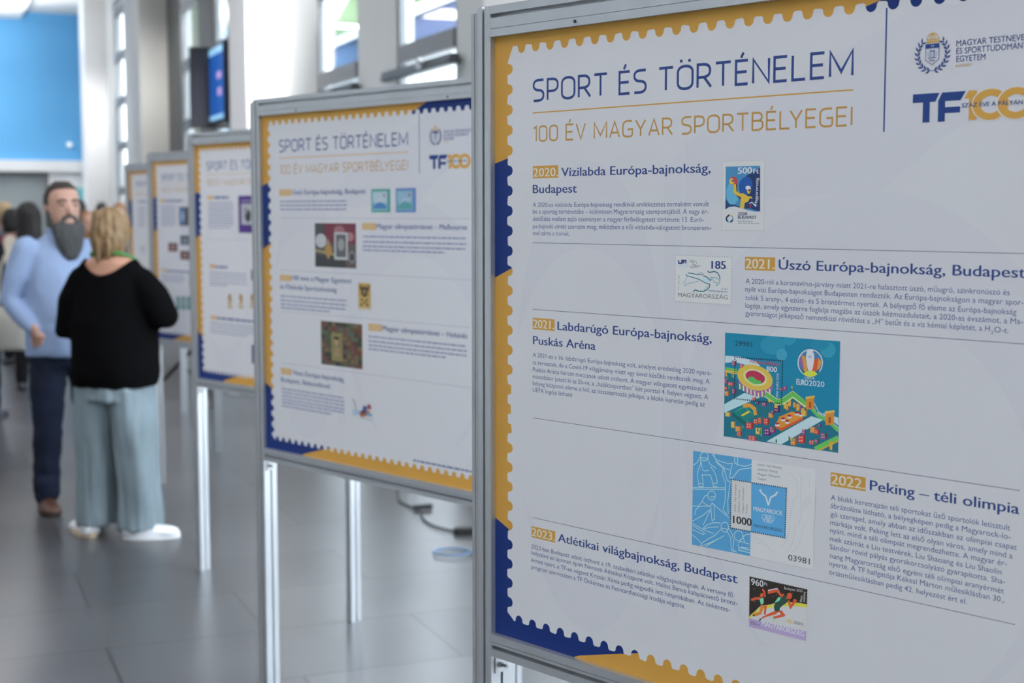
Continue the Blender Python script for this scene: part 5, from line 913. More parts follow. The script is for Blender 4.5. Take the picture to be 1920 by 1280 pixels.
TEXT = [
  ('Vízilabda Európa-bajnokság,', 193.7, 504.7, 1689.2, 13.8, 'b', 1),
  ('Budapest', 126.6, 228.8, 1662.2, 13.8, 'b', 1),
  ('A 2020-as vízilabda Európa-bajnokság rendkívül emlékezetes tornaként vonult', 126.6, 502.4, 1639.0, 7.3, 'b', 0),
  ('be a sportág történetébe – különösen Magyarország szempontjából. A nagy ér-', 126.6, 501.9, 1627.8, 7.3, 'b', 0),
  ('deklődés mellett zajló eseményen a magyar férfiválogatott története 13. Euró-', 126.6, 492.9, 1615.6, 7.3, 'b', 0),
  ('pa-bajnoki címét szerezte meg, miközben a női vízilabda-válogatott bronzérem-', 126.7, 507.5, 1603.4, 7.3, 'b', 0),
  ('mel zárta a tornát.', 126.7, 212.8, 1591.8, 7.3, 'b', 0),
  ('Úszó Európa-bajnokság, Budapest', 630.9, 1003.5, 1548.8, 13.8, 'b', 1),
  ('A 2020-ról a koronavírus-járvány miatt 2021-re halasztott úszó, műugró, szinkronúszó és', 572.6, 983.4, 1526.4, 7.3, 'b', 0),
  ('nyílt vízi Európa-bajnokságot Budapesten rendezték. Az Európa-bajnokságon a magyar spor-', 572.1, 1002.1, 1514.7, 7.3, 'b', 0),
  ('tolók 5 arany-, 4 ezüst- és 5 bronzérmet nyertek. A bélyegző fő eleme az Európa-bajnokság', 572.4, 993.0, 1502.3, 7.3, 'b', 0),
  ('logója, amely egyszerre foglalja magába az úszók kézmozdulatait, a 2020-as évszámot, a Ma-', 572.6, 1002.1, 1490.8, 7.3, 'b', 0),
  ('gyarországot jelképező nemzetközi rövidítést a „H” betűt és a víz kémiai képletét, a H', 572.8, 958.0, 1479.4, 7.3, 'b', 0),
  ('O-t.', 964.2, 983.3, 1478.6, 7.3, 'b', 0),
  ('2', 959.6, 963.2, 1476.0, 4.3, 'b', 0),
  ('Labdarúgó Európa-bajnokság,', 186.0, 510.7, 1435.2, 13.8, 'b', 1),
  ('Puskás Aréna', 127.7, 272.3, 1407.4, 13.8, 'b', 1),
  ('A 2021-es a 16. labdarúgó Európa-bajnokság volt, amelyet eredetileg 2020 nyará-', 127.0, 511.4, 1385.6, 7.3, 'b', 0),
  ('ra terveztek, de a Covid-19 világjárvány miatt egy évvel később rendezték meg. A', 127.0, 508.1, 1372.8, 7.3, 'b', 0),
  ('Puskás Aréna három meccsnek adott otthont. A magyar válogatott egymásután', 127.0, 502.2, 1360.7, 7.3, 'b', 0),
  ('másodszor jutott ki az Eb-re, a „halálcsoportban” két ponttal 4. helyen végzett. A', 127.0, 505.6, 1348.9, 7.3, 'b', 0),
  ('bélyeg központi eleme a híd, az összetartozás jelképe, a blokk keretén pedig az', 126.8, 499.6, 1337.2, 7.3, 'b', 0),
  ('UEFA logója látható', 126.8, 220.3, 1325.8, 7.3, 'b', 0),
  ('Peking – téli olimpia', 788.9, 1005.1, 1250.8, 13.8, 'b', 1),
  ('A blokk keretrajzán téli sportokat űző sportolók letisztult', 726.6, 993.9, 1228.0, 7.3, 'b', 0),
  ('ábrázolása látható, a bélyegképen pedig a Magyarock-lo-', 726.1, 995.2, 1216.4, 7.3, 'b', 0),
  ('gó szerepel, amely abban az időszakban az olimpiai csapat', 726.4, 1003.7, 1204.4, 7.3, 'b', 0),
  ('márkája volt. Peking lett az első olyan város, amely mind a', 726.3, 998.4, 1192.4, 7.3, 'b', 0),
  ('nyári, mind a téli olimpiát megrendezhette. A magyar ér-', 726.3, 991.1, 1181.2, 7.3, 'b', 0),
  ('mek számát a Liu testvérek, Liu Shaoang és Liu Shaolin', 726.2, 984.2, 1169.2, 7.3, 'b', 0),
  ('Sándor rövid pályás gyorskorcsolyázó gyarapította. Sha-', 726.5, 989.6, 1157.6, 7.3, 'b', 0),
  ('oang Magyarország első egyéni téli olimpiai aranyérmét', 726.3, 988.3, 1145.1, 7.3, 'b', 0),
  ('nyerte. A TF hallgatója Kékesi Márton műlesiklásban 30.,', 726.2, 989.0, 1133.6, 7.3, 'b', 0),
  ('óriásműlesiklásban pedig 42. helyezést ért el.', 726.0, 937.6, 1121.1, 7.3, 'b', 0),
  ('Atlétikai világbajnokság, Budapest', 188.5, 565.3, 1077.2, 13.8, 'b', 1),
  ('2023-ban Budapest adott otthont a 19. szabadtéri atlétikai világbajnokságnak. A verseny fő', 124.0, 557.7, 1054.1, 7.3, 'b', 0),
  ('helyszíne az újonnan épült Nemzeti Atlétikai Központ volt. Halász Bence kalapácsvető bronz-', 124.1, 565.9, 1043.2, 7.3, 'b', 0),
  ('érmet nyert, a TF-en végzett Krizsán Xénia pedig negyedik lett hétpróbában. Az önkéntes-', 124.1, 552.4, 1030.6, 7.3, 'b', 0),
  ('program szervezését a TF Önkéntes és Fenntarthatósági Irodája végezte.', 124.1, 465.6, 1018.3, 7.3, 'b', 0),
]

CONTENT = {2: [('B',124,1681,187,1700),('H','Úszó Európa-bajnokság, Budapest',193,557,1684),('G',127,467,[1661,1649,1637],1.0),('sA',583,1630,670,1696),('sB',694,1630,782,1697),('V',1613),('ph1',308,1468,510,1598),('B',539,1581,602,1599),('H','Magyar olimpiatörténet – Melbourne',607,993,1584),('G',541,991,[1559,1544,1531,1520],0.8),('V',1452),('B',120,1420,182,1438),('H','100 éves a Magyar Egyetemi',187,483,1424),('H','és Főiskolai Sportszövetség',120,413,1395),('G',122,462,[1370,1357,1345,1334],0.75),('sC',518,1349,577,1427),('V',1325),('ph2',333,1176,535,1307),('B',564,1292,625,1311),('H','Magyar olimpiatörténet – Helsinki',630,992,1295),('G',564,990,[1272,1259,1247,1236],0.8),('V',1164),('B',119,1129,175,1148),('H','Vizes Európa-bajnokság,',182,446,1132),('H','Budapest, Balatonfüred',119,373,1105),('G',121,444,[1081,1070,1059,1048,1038,1027],0.8),('sD',475,1028,587,1088),('G',763,1010,[936],1.0)],3: [('B',130,1687,181,1703),('G',187,303,[1690],1.0),('G',134,336,[1670,1658,1646,1635,1623,1611,1599,1588,1576,1562],0.9),('s3a',378,1543,518,1701),('V',1512),('B',138,1385,185,1402),('G',190,281,[1387],1.0),('G',136,431,[1364,1350,1336,1321,1309],0.5),('s3b',469,1342,528,1388),('s3c',273,1214,322,1280),('s3c',362,1218,410,1283),('s3c',449,1223,497,1287),('B',138,1158,186,1174),('G',191,491,[1161],1.0),('G',133,499,[1141,1127,1112,1098],0.8),('s3d',463,985,534,1066)],4: [('B',108,1689,156,1708),('G',163,366,[1692],1.0),('G',112,282,[1664,1652,1639,1627,1614,1602,1589,1577,1564,1552],0.9),('s4a',323,1553,437,1661),('s4b',329,1443,432,1498),('s4c',193,1403,295,1453),('s4c',325,1359,429,1409),('B',109,1282,157,1301),('G',163,438,[1284],1.0),('G',107,367,[1263,1251,1238,1225],0.9),('s4d',420,1202,458,1279),('s4e',269,1066,311,1142),('s4e',326,1069,368,1145),('s4e',383,1072,424,1147)],5: [('G',160,283,[1703],1.0),('G',158,258,[1664,1649,1634,1618,1603,1588,1572,1557,1542,1526],0.9),('G',176,253,[1384,1369,1354,1338],0.9)]}
# ------------------------------------------------------------------ exhibition boards
BW, PW, PD, TOP, BOT = 1.165, .0325, .05, 1.980, .846
YP = .012                                                     # the sheet lies this far behind the frame's front
def post_outline(x0, w=PW, d=PD):
    g, gd = .0055, .015; m = x0 + w*.42; e = .002; h = d*.55
    return [(x0+e, 0), (m, 0), (m, gd), (m+g, gd), (m+g, 0), (x0+w-e, 0), (x0+w, e), (x0+w, h-.003), (x0+w-gd, h-.003), (x0+w-gd, h+.003), (x0+w, h+.003), (x0+w, d-e), (x0+w-e, d), (x0+e, d), (x0, d-e), (x0, h+.003), (x0+gd, h+.003), (x0+gd, h-.003), (x0, h-.003), (x0, e)]
def rail_outline(z0, z1, gz, thin=None):
    """cross section in (y,z) with a groove at gz and a hairline joint"""
    p = [(0, z0), (0, gz-.003), (.017, gz-.003), (.017, gz+.004), (0, gz+.004)]
    if thin: p = [(0, z0)] + ([(0, thin-.0005), (.003, thin-.0005), (.003, thin+.0005), (0, thin+.0005)] if thin < gz else []) + p[1:] + ([(0, thin-.0005), (.003, thin-.0005), (.003, thin+.0005), (0, thin+.0005)] if thin > gz else [])
    return p + [(0, z1), (.036, z1), (.036, z0)]
def sheet_background(k):
    k.rect(30, 878, 1135, 1936, GOLD)
    k.poly([(30, 1713), (100, 1731), (100, 1545), (30, 1516)], BAND)
    k.poly([(30, 1095), (100, 1064), (110, 958), (470, 952), (371, 926), (241, 892), (205, 878), (30, 878)], BAND)
    k.poly([(700, 1880), (754, 1902), (787, 1911), (850, 1936), (1135, 1936), (1135, 1640), (1060, 1610), (1060, 1880)], BAND)
    # perforated white sheet
    rd = random.Random(7); l, r, b, t = 64, 1101, 916, 1910; rr, dp = 8.6, 13.2
    def side(p0, p1, inward, first, pitch, n):
        d = (Vector(p1)-Vector(p0)).normalized(); iv = Vector(inward); out = [tuple(p0)]
        for i in range(n):
            c = Vector(p0) + d*(first + pitch*i)
            out.append(tuple(c - d*(rr+3.2) + iv*rd.uniform(-.6, 1.2))); out.append(tuple(c - d*(rr+.6) + iv*2.2))
            for a in range(0, 181, 20): out.append(tuple(c - d*rr*math.cos(R(a)) + iv*(dp - rr + rr*math.sin(R(a)))))
            out.append(tuple(c + d*(rr+.6) + iv*2.2)); out.append(tuple(c + d*(rr+3.2) + iv*rd.uniform(-.6, 1.2)))
        return out
    def trim(pts): return pts
    P = side((l+14, t), (r-14, t), (0, -1), 20.8, 33.75, 30) + side((r, t-14), (r, b+14), (-1, 0), 25, 34.2, 28) + side((r-14, b), (l+14, b), (0, 1), 15, 33.75, 30) + side((l, b+14), (l, t-14), (1, 0), 18.5, 34.2, 28)
    k.poly(P, PAPER)
    # pale print behind the text
    k.ell(255, 1325, 172, 388, LAV, 40)
    k.ell(250, 1300, 178, 272, PAPER, 40)
    k.poly([(415, 1000), (452, 1000), (452, 1720), (440, 1720), (415, 1690)], (.77, .775, .825))
    k.poly([(455, 1735), (840, 1895), (1050, 1895), (1050, 1800), (880, 1725), (800, 1660), (455, 1640)], LAV)
    k.ell(775, 1300, 318, 360, LAV, 44); k.ell(775, 1225, 262, 286, PAPER, 44)
    k.poly([(430, 934), (640, 1000), (720, 1060), (840, 1015), (1080, 985), (1080, 934)], PAPER)
def heading(k):
    k.caps('SPORT ÉS TÖRTÉNELEM', 125.8, 748.8, 1813.2, 38, 4.3, BLUE)
    k.rect(126, 1794.6, 748.8, 1796.6, GOLD)
    k.caps('100 ÉV MAGYAR SPORTBÉLYEGEI', 127, 748.8, 1746.8, 27.5, 2.9, (.60, .335, .085))
    k.rect(796.4, 1737, 798.8, 1900, BLUE)
def university_logo(parent):
    k = Ink(base=.0004)
    # laurel
    cx, cz = 866.8, 1834
    for sgn in (-1, 1):
        for i in range(9):
            a = R(-82 + i*15.5); px, pz = cx + sgn*21*math.cos(a), cz + 21*math.sin(a)*1.0
            for o_, l_ in ((38, 8.0), (-34, 7.4)):
                da = a + R(90 + (-o_)); ex, ez = px + sgn*l_*math.cos(da), pz + l_*math.sin(da); mx_, mz_ = (px+ex)/2, (pz+ez)/2; nx, nz = -(ez-pz)*.17, (ex-px)*.17
                k.poly([(px, pz), (mx_+nx, mz_+nz), (ex, ez), (mx_-nx, mz_-nz)], BLUE)
        k.stroke([(cx + sgn*21*math.cos(R(a)), cz + 21*math.sin(R(a))) for a in range(-95, 50, 12)], .7, BLUE)
    # shield
    k.stroke([(857, 1847), (876.4, 1847), (876.4, 1827), (866.7, 1820.5), (857, 1827)], .7, BLUE, True)
    k.rect(857, 1841.5, 876.4, 1847.3, BLUE); k.line((864.3, 1843.2), (869.2, 1843.2), 2.2, 'TF', PAPER, 1)
    k.rect(863.6, 1829.5, 869.8, 1838.6, (.16, .22, .46)); k.rect(864.6, 1830, 868.8, 1837.3, (.55, .58, .68)); k.rect(862.8, 1837.8, 870.6, 1838.8, BLUE); k.rect(860.5, 1829, 873, 1829.7, BLUE)
    for z in (1832, 1834, 1836): k.rect(859.5, z, 862.5, z+.6, (.3, .36, .55)); k.rect(871, z, 874, z+.6, (.3, .36, .55))
    k.line((863, 1824.8), (870.6, 1824.8), 2.4, '1925', BLUE, .6)
    # crown
    g = (.74, .44, .10)
    k.ring(866.8, 1852.8, 7.6, 8.8, g, 16, 0, 180); k.ring(866.8, 1852.8, 3.2, 4.1, g, 12, 0, 180, 2.0); k.rect(858, 1848.6, 875.6, 1850.2, g); k.rect(858, 1852.2, 875.6, 1853.4, g); k.rect(866.2, 1853, 867.4, 1861.5, g)
    for i in range(6): k.poly([(858.6+i*3, 1850.2), (860+i*3, 1852.6), (861.4+i*3, 1850.2)], g)
    k.stroke([(866.8, 1861.3), (867.2, 1864.5)], .5, (.7, .6, .4)); k.stroke([(865.8, 1863.2), (868, 1863.4)], .5, (.7, .6, .4))
    for s_, u0, u1, z, cap, c, wt in (('MAGYAR TESTNEVELÉSI', 900.5, 1009.5, 1841.2, 7.4, BLUE, .1), ('ÉS SPORTTUDOMÁNYI', 900.8, 998.5, 1831.3, 7.4, BLUE, .1), ('EGYETEM', 901.1, 941.1, 1821.4, 7.4, BLUE, .1), ('BUDAPEST', 900.6, 922.3, 1814.9, 3.1, (.72, .45, .16), .1)):
        k.line((u0, z), (u1, z), cap, s_, c, wt)
    return k.build('university_emblem', parent, YP)
def centenary_logo(parent):
    k = Ink(base=.0004); B = (.022, .065, .27); G = (.76, .42, .085); z0, z1 = 1746.8, 1784
    k.poly([(840, 1772.8), (873, 1772.8), (878.6, z1), (840, z1)], B); k.rect(855, z0, 865, 1774, B)
    k.poly([(877, z0), (887, z0), (887, 1772.8), (908.5, 1772.8), (915.6, z1), (882.5, z1), (877, 1774)], B); k.rect(885, 1757.5, 908.3, 1765, B)
    k.poly([(920.4, z0), (931, z0), (931, z1), (919.5, z1), (913.6, 1774.5), (920.4, 1774.5)], G)
    def zero(c):
        k.ring(c, 1765.2, 15.6, 26.2, (.80, .80, .80), 44, sz=.80); k.ring(c, 1765.2, 13.8, 24.6, G, 44, sz=.79)
    zero(950); zero(984)
    k.line((910.6, 1763.3), (992.7, 1763.3), 5.2, 'SZÁZ ÉVE A PÁLYÁN', BLUE, 1)
    return k.build('centenary_emblem', parent, YP)
# pictures printed on the further boards (unit rectangle -> board millimetres)
def mini(k, kind, u0, z0, u1, z1):
    w, h = u1-u0, z1-z0; X = lambda a: u0 + a*w; Z = lambda b: z0 + b*h
    r = lambda a, b, c, d, col: k.rect(X(a), Z(b), X(c), Z(d), col)
    e = lambda a, b, p, q, col: k.ell(X(a), Z(b), p*w, q*h, col, 18)
    if kind in ('sA', 'sB'):
        a, b = ((.13, .42, .36), (.35, .62, .72)) if kind == 'sA' else ((.17, .30, .62), (.25, .50, .62))
        r(0, 0, 1, 1, a); r(.06, .1, .84, .9, b); r(.1, .45, .8, .85, (.55, .68, .76) if kind == 'sA' else (.35, .55, .70)); k.poly([(X(.1), Z(.15)), (X(.8), Z(.15)), (X(.8), Z(.3)), (X(.5), Z(.42)), (X(.1), Z(.38))], (.10, .28, .60) if kind == 'sA' else (.12, .42, .42)); e(.68, .72, .05, .06, (.5, .1, .2)); k.stroke([(X(.15), Z(.3)), (X(.4), Z(.55)), (X(.75), Z(.5))], 2, (.75, .8, .82))
    elif kind == 'ph1':
        r(0, 0, 1, 1, (.16, .13, .13)); r(0, .55, 1, 1, (.22, .06, .09)); r(0, .5, .22, 1, (.10, .11, .12)); e(.15, .6, .14, .16, (.60, .62, .64)); e(.6, .85, .13, .1, (.42, .20, .22)); e(.85, .7, .1, .1, (.48, .26, .27)); r(0, 0, .75, .28, (.07, .075, .08)); k.stroke([(X(0), Z(.38)), (X(.45), Z(.3)), (X(.5), Z(.2))], 6, (.45, .42, .18))
        k.poly([(X(.33), Z(.66)), (X(.42), Z(.36)), (X(.33), Z(.18)), (X(.24), Z(.36))], (.45, .36, .20)); e(.33, .38, .09, .14, (.50, .31, .10)); r(.48, .18, .80, .80, (.62, .63, .64)); r(.52, .24, .76, .75, (.16, .17, .18)); e(.64, .52, .08, .14, (.40, .40, .40)); e(.9, .25, .08, .14, (.30, .30, .30)); e(.9, .25, .05, .09, (.08, .08, .08))
    elif kind == 'ph2':
        rd = random.Random(3); r(0, 0, 1, 1, (.13, .11, .07)); pal = [(.22, .07, .05), (.10, .13, .07), (.24, .17, .08), (.06, .07, .06), (.20, .10, .10), (.14, .16, .11)]
        for i in range(11):
            for j in range(10): r(i/11, j/10, (i+.9)/11, (j+.85)/10, pal[rd.randrange(6)])
        r(.26, .12, .52, .74, (.34, .31, .13)); r(.30, .18, .48, .68, (.25, .21, .10)); e(.38, .55, .06, .09, (.50, .36, .20)); k.poly([(X(.31), Z(.2)), (X(.47), Z(.2)), (X(.45), Z(.44)), (X(.33), Z(.44))], (.42, .30, .16)); e(.38, .63, .06, .035, (.06, .05, .04))
    elif kind == 'sC':
        r(0, 0, 1, 1, (.64, .44, .15)); r(.06, .5, .94, .95, (.56, .36, .10)); e(.5, .68, .26, .2, (.10, .08, .05)); e(.5, .68, .13, .1, (.34, .24, .10)); k.poly([(X(.14), Z(.95)), (X(.35), Z(.8)), (X(.14), Z(.72))], (.07, .06, .05)); k.poly([(X(.86), Z(.95)), (X(.65), Z(.8)), (X(.86), Z(.72))], (.07, .06, .05))
        for a, b in ((.3, .38), (.68, .38), (.5, .28), (.25, .2), (.72, .2)): e(a, b, .08, .06, (.12, .09, .05))
        r(0, 0, 1, .08, (.72, .66, .56))
    elif kind == 'sD':
        r(0, 0, 1, 1, (.76, .77, .80)); k.stroke([(X(.1), Z(.95)), (X(.2), Z(.75)), (X(.25), Z(.45))], 3, (.30, .10, .12)); e(.3, .35, .22, .12, (.45, .62, .75)); k.poly([(X(.35), Z(.3)), (X(.6), Z(.55)), (X(.85), Z(.45)), (X(.7), Z(.22)), (X(.45), Z(.12))], (.45, .16, .06)); e(.62, .58, .1, .13, (.10, .13, .35)); e(.8, .68, .09, .14, (.42, .10, .16)); e(.55, .4, .1, .1, (.09, .09, .25)); e(.8, .3, .13, .08, (.20, .42, .62)); e(.2, .2, .12, .06, (.5, .66, .78)); k.stroke([(X(.4), Z(.1)), (X(.95), Z(.05))], 1.2, (.2, .22, .3))
    elif kind == 's3a':
        r(0, 0, 1, 1, (.10, .045, .26)); r(.16, .22, .84, .78, (.55, .56, .60)); e(.52, .46, .17, .17, (.06, .06, .07)); e(.4, .6, .1, .1, (.35, .35, .38)); r(.16, .84, .7, .88, (.35, .32, .5))
    elif kind == 's3b': r(0, 0, 1, 1, (.12, .10, .20)); r(.2, .2, .8, .8, (.45, .42, .48))
    elif kind == 's3c':
        for a, b in ((.5, .85), (.4, .65), (.6, .5), (.45, .33)): e(a, b, .26, .11, (.58, .36, .10))
        e(.55, .68, .18, .08, (.35, .14, .06)); e(.62, .42, .14, .07, (.72, .62, .42)); r(.15, 0, .85, .16, (.60, .44, .16))
    elif kind == 's3d': r(0, 0, 1, 1, (.03, .05, .16)); r(.2, .1, .9, .5, (.10, .20, .42))
    elif kind == 's4a': r(0, 0, 1, 1, (.07, .06, .05)); r(.05, .05, .55, .95, (.10, .24, .50)); e(.32, .5, .14, .25, (.40, .55, .70)); r(.55, .05, .95, .95, (.14, .09, .06))
    elif kind == 's4b': r(0, 0, 1, 1, (.09, .12, .17)); e(.5, .45, .25, .3, (.30, .33, .38))
    elif kind == 's4c': r(0, 0, 1, 1, (.16, .05, .06)); e(.5, .5, .25, .3, (.42, .30, .28))
    elif kind == 's4d': r(0, 0, 1, 1, (.25, .13, .08))
    elif kind == 's4e': r(0, 0, 1, 1, (.10, .27, .28)); r(.2, .3, .8, .8, (.28, .45, .45))
PICNAMES = {'ph1': 'printed_photograph', 'ph2': 'printed_photograph'}
def board(n, x, y, label, rz=R(43.5-90)):
    root = empty('display_board', (x, y, 0), rz); tag(root, label, 'display board', 'exhibition boards in a row')
    for x0 in (0, BW-PW):
        bm = bmesh.new(); prism(bm, post_outline(x0), 0, TOP); obj('post', bm, M_alu, root)
    bm = bmesh.new(); prism(bm, [(-.0195, .004), (-.011, .004), (-.011, .009), (-.0095, .009), (-.0095, .004), (-.0015, .004), (-.0015, .045), (-.0195, .045)], 0, TOP-.008); obj('hinge_profile', bm, M_alu2, root)
    bm = bmesh.new(); prism(bm, rail_outline(1.928, TOP, 1.9625, 1.9415), PW, BW-PW, 'x'); rail = obj('top_rail', bm, M_alu, root)
    bm = bmesh.new(); prism(bm, rail_outline(BOT, .886, .8625, .872), PW, BW-PW, 'x'); rail2 = obj('bottom_rail', bm, M_alu, root)
    for u in (.235, .93):
        bm = bmesh.new(); bmesh.ops.create_cone(bm, cap_ends=True, segments=14, radius1=.0028, radius2=.0026, depth=.003, matrix=Matrix.Translation((u, .0, 1.935)) @ Matrix.Rotation(R(90), 4, 'X')); obj('screw', bm, M_dark, rail)
    # bolt and clamp under the rail, on the inner face of each post
    for s_, x0 in ((1, PW), (-1, BW-PW)):
        bm = bmesh.new(); box(bm, min(x0, x0+s_*.003), max(x0, x0+s_*.003), .010, .040, BOT-.034, BOT-.006)
        c = obj('clamp_plate', bm, M_alu2, root)
        bm = bmesh.new(); bmesh.ops.create_cone(bm, cap_ends=True, segments=6, radius1=.0052, radius2=.0052, depth=.006, matrix=Matrix.Translation((x0+s_*.006, .021, BOT-.019)) @ Matrix.Rotation(R(90), 4, 'Y'))
        bmesh.ops.create_cone(bm, cap_ends=True, segments=12, radius1=.0028, radius2=.0028, depth=.016, matrix=Matrix.Translation((x0+s_*.013, .021, BOT-.019)) @ Matrix.Rotation(R(90), 4, 'Y')); obj('bolt', bm, M_steel, c)
    bm = bmesh.new(); box(bm, PW-.0, BW-PW+.0, YP+.0004, YP+.010, .884, 1.932); obj('backing_board', bm, M_board, root)
    k = Ink(); sheet_background(k); heading(k); subs = []
    if n == 1:
        for z in (1579, 1466.4, 1281, 1108.3): k.rect(126.6, z-.45, 1005, z+.45, (.16, .17, .30))
        k.rect(478, 1108, 480, 1108.1, PAPER)
        for s_, u0, z0, u1, z1 in (('2020.', 126.5, 1687, 186.6, 1707.4), ('2021.', 570.8, 1546.1, 624.5, 1565.4), ('2021.', 126.6, 1432.8, 178.9, 1452.2), ('2022.', 725.4, 1248, 782, 1267.2), ('2023.', 124, 1073.8, 181.7, 1093)):
            k.rect(u0, z0, u1, z1, GOLD); k.line((u0+1.2, z0+2.6), (u1-1.2, z0+2.6), 14, s_, CREAM, 1.2)
        k.layer(); k.hold = True
        for s_, u0, u1, z, cap, c, wt in TEXT: k.line((u0, z), (u1, z), cap, s_, BLUE, wt if wt else -.25)
        k.hold = False
        for key, nm, u0, z0, lb in (('s500', 'stamp_picture', 527.6, 1603.8, 'stamp with a water polo player on blue'), ('s185', 'stamp_picture', 439.1, 1494, 'white stamp with line drawing of a swimmer'), ('euro', 'stamp_sheet_picture', 536.5, 1296.2, 'teal stamp sheet with a stadium and city'), ('winter', 'stamp_sheet_picture', 478, 1122.1, 'blue and white stamp sheet with winter sports outlines'), ('s960', 'stamp_picture', 587.8, 1016.4, 'black and lilac stamp with two runners')):
            q = Ink(base=.0004); q.art(ART[key], u0, z0); subs.append((q, nm, lb))
    elif n in CONTENT:
        sd = n*31
        for e in CONTENT[n]:
            sd += 1
            if e[0] == 'B':
                k.rect(*e[1:5], GOLD)
                for j in range(4):
                    x_ = e[1] + 4 + j*(e[3]-e[1]-9)/4; w_ = (e[3]-e[1]-9)/4 - 2.5; k.rect(x_, e[2]+3.5, x_+w_, e[4]-3, (.80, .70, .52)); k.rect(x_+2.4, e[2]+6, x_+w_-2.4, e[4]-5.5, GOLD)
            elif e[0] == 'H': k.line((e[2], e[4]), (e[3], e[4]), 14, e[1], BLUE, 1)
            elif e[0] == 'G': k.greek(e[1], e[2], e[3], e[4], (.24, .27, .46) if len(e[3]) > 1 else BLUE, sd, 4.2 if len(e[3]) > 1 else 4.5 if e[1] > 700 else 9)
            elif e[0] == 'V': k.rect(126, e[1]-.4, 1005, e[1]+.4, (.3, .3, .42))
            else:
                q = Ink(base=.0004); mini(q, e[0], *e[1:5]); subs.append((q, PICNAMES.get(e[0], 'stamp_picture'), None))
    po = k.build('poster', root, YP)
    university_logo(po); centenary_logo(po)
    for q, nm, lb in subs:
        o = q.build(nm, po, YP)
        if lb: o['label'] = lb
    return root
BOARDS = [(1, -.0606, 2.489, 'nearest display board, 2020 to 2023 stamps and a teal stadium picture'),
          (2, -.8108, 4.4871, 'second display board from the camera, with Melbourne and Helsinki headings'),
          (3, -1.4429, 6.3971, 'third display board from the camera, with a purple picture beside small text'),
          (4, -2.1509, 8.4671, 'fourth display board from the camera, partly hidden by the woman in black'),
          (5, -2.8158, 10.4171, 'farthest display board showing its poster, behind the blonde woman')]
for b in BOARDS: board(*b)
b6 = board(6, -3.26, 12.53, 'last display board of the row, only its right leg seen beyond the others', R(29-90))

# ------------------------------------------------------------------ the hall
def hobj(name, bm, m, parent=None): return obj(name, bm, m, parent, rot=(0, 0, HA) if parent is None else None)
QF, QW, T0, T1, ZC = 2.95, 3.35, -8.0, 30.0, 5.56
WIN = [(-7.4, 2.1), (-5.1, 2.1), (-2.8, 2.1), (.7, 1.9), (2.75, 1.9), (4.75, 1.85), (9.0, 1.3), (11.3, 1.3), (16.0, 1.3), (18.3, 1.3), (23.0, 1.3), (25.3, 1.3)]  # the wide near ones, out of view, are enlarged to whiten the board legs
bm = bmesh.new(); box(bm, -7.2, QW+.3, T0, T1+.3, -.12, 0); tag(hobj('floor', bm, M_floor), kind='structure')
bm = bmesh.new(); box(bm, -7.2, QW+.3, T0, T1+.3, ZC, ZC+.2); tag(hobj('ceiling', bm, M_ceil), kind='structure')
bm = bmesh.new(); box(bm, -7.2, 2.0, T0, T1, 5.42, ZC-.002); tag(hobj('ceiling_soffit', bm, M_ceil), kind='structure')
bm = bmesh.new(); box(bm, -7.2, -7.0, T0, T1, 0, ZC); tag(hobj('wall_left', bm, M_plaster), kind='structure')
bm = bmesh.new(); box(bm, -7.2, QW+.3, T0-.2, T0, 0, ZC); tag(hobj('wall_front', bm, M_plaster), kind='structure')
bm = bmesh.new(); t = T0
for w, WW in WIN:
    box(bm, QW, QW+.14, t, w, 0, ZC); box(bm, QW, QW+.14, w, w+WW, 0, .10); box(bm, QW, QW+.14, w, w+WW, 5.36, ZC); t = w+WW
box(bm, QW, QW+.14, t, T1, 0, ZC)
tag(hobj('wall_right', bm, M_plaster), kind='structure')
for i, (w, WW) in enumerate(WIN):
    r_ = empty(f'window_{i+1}', hall(QW+.012, w, .10), HA); r_['kind'] = 'structure'
    bm = bmesh.new(); h = 5.26
    box(bm, 0, .05, 0, .05, 0, h); box(bm, 0, .05, WW-.05, WW, 0, h); box(bm, 0, .05, .05, WW-.05, 0, .06); box(bm, 0, .05, .05, WW-.05, h-.06, h)
    for kz in range(-3, 4):
        z = 2.80 + .78*kz - .10
        if 0.1 < z < h-.2: box(bm, -.018, .05, .05, WW-.05, z-.07, z+.06)
    obj('window_frame', bm, M_frame, r_)
    bm = bmesh.new(); box(bm, .022, .030, .05, WW-.05, .05, h-.05); obj('window_glass', bm, M_glass, r_)
for t in (6.7, 13.7, 20.7, 27.7, -.3):
    bm = bmesh.new(); box(bm, QF, QW-.001, t, t+.8, 0, ZC-.001); c = hobj('column', bm, M_stone if t == 20.7 else M_wcol); c['kind'] = 'structure'
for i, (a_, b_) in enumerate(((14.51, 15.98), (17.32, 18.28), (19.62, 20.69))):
    bm = bmesh.new(); box(bm, QW-.012, QW-.001, a_, b_, 0, ZC-.002); tag(hobj(f'trim_{i+2}', bm, M_panel), kind='structure')  # thin dark sheets added over the piers to make this bay darker
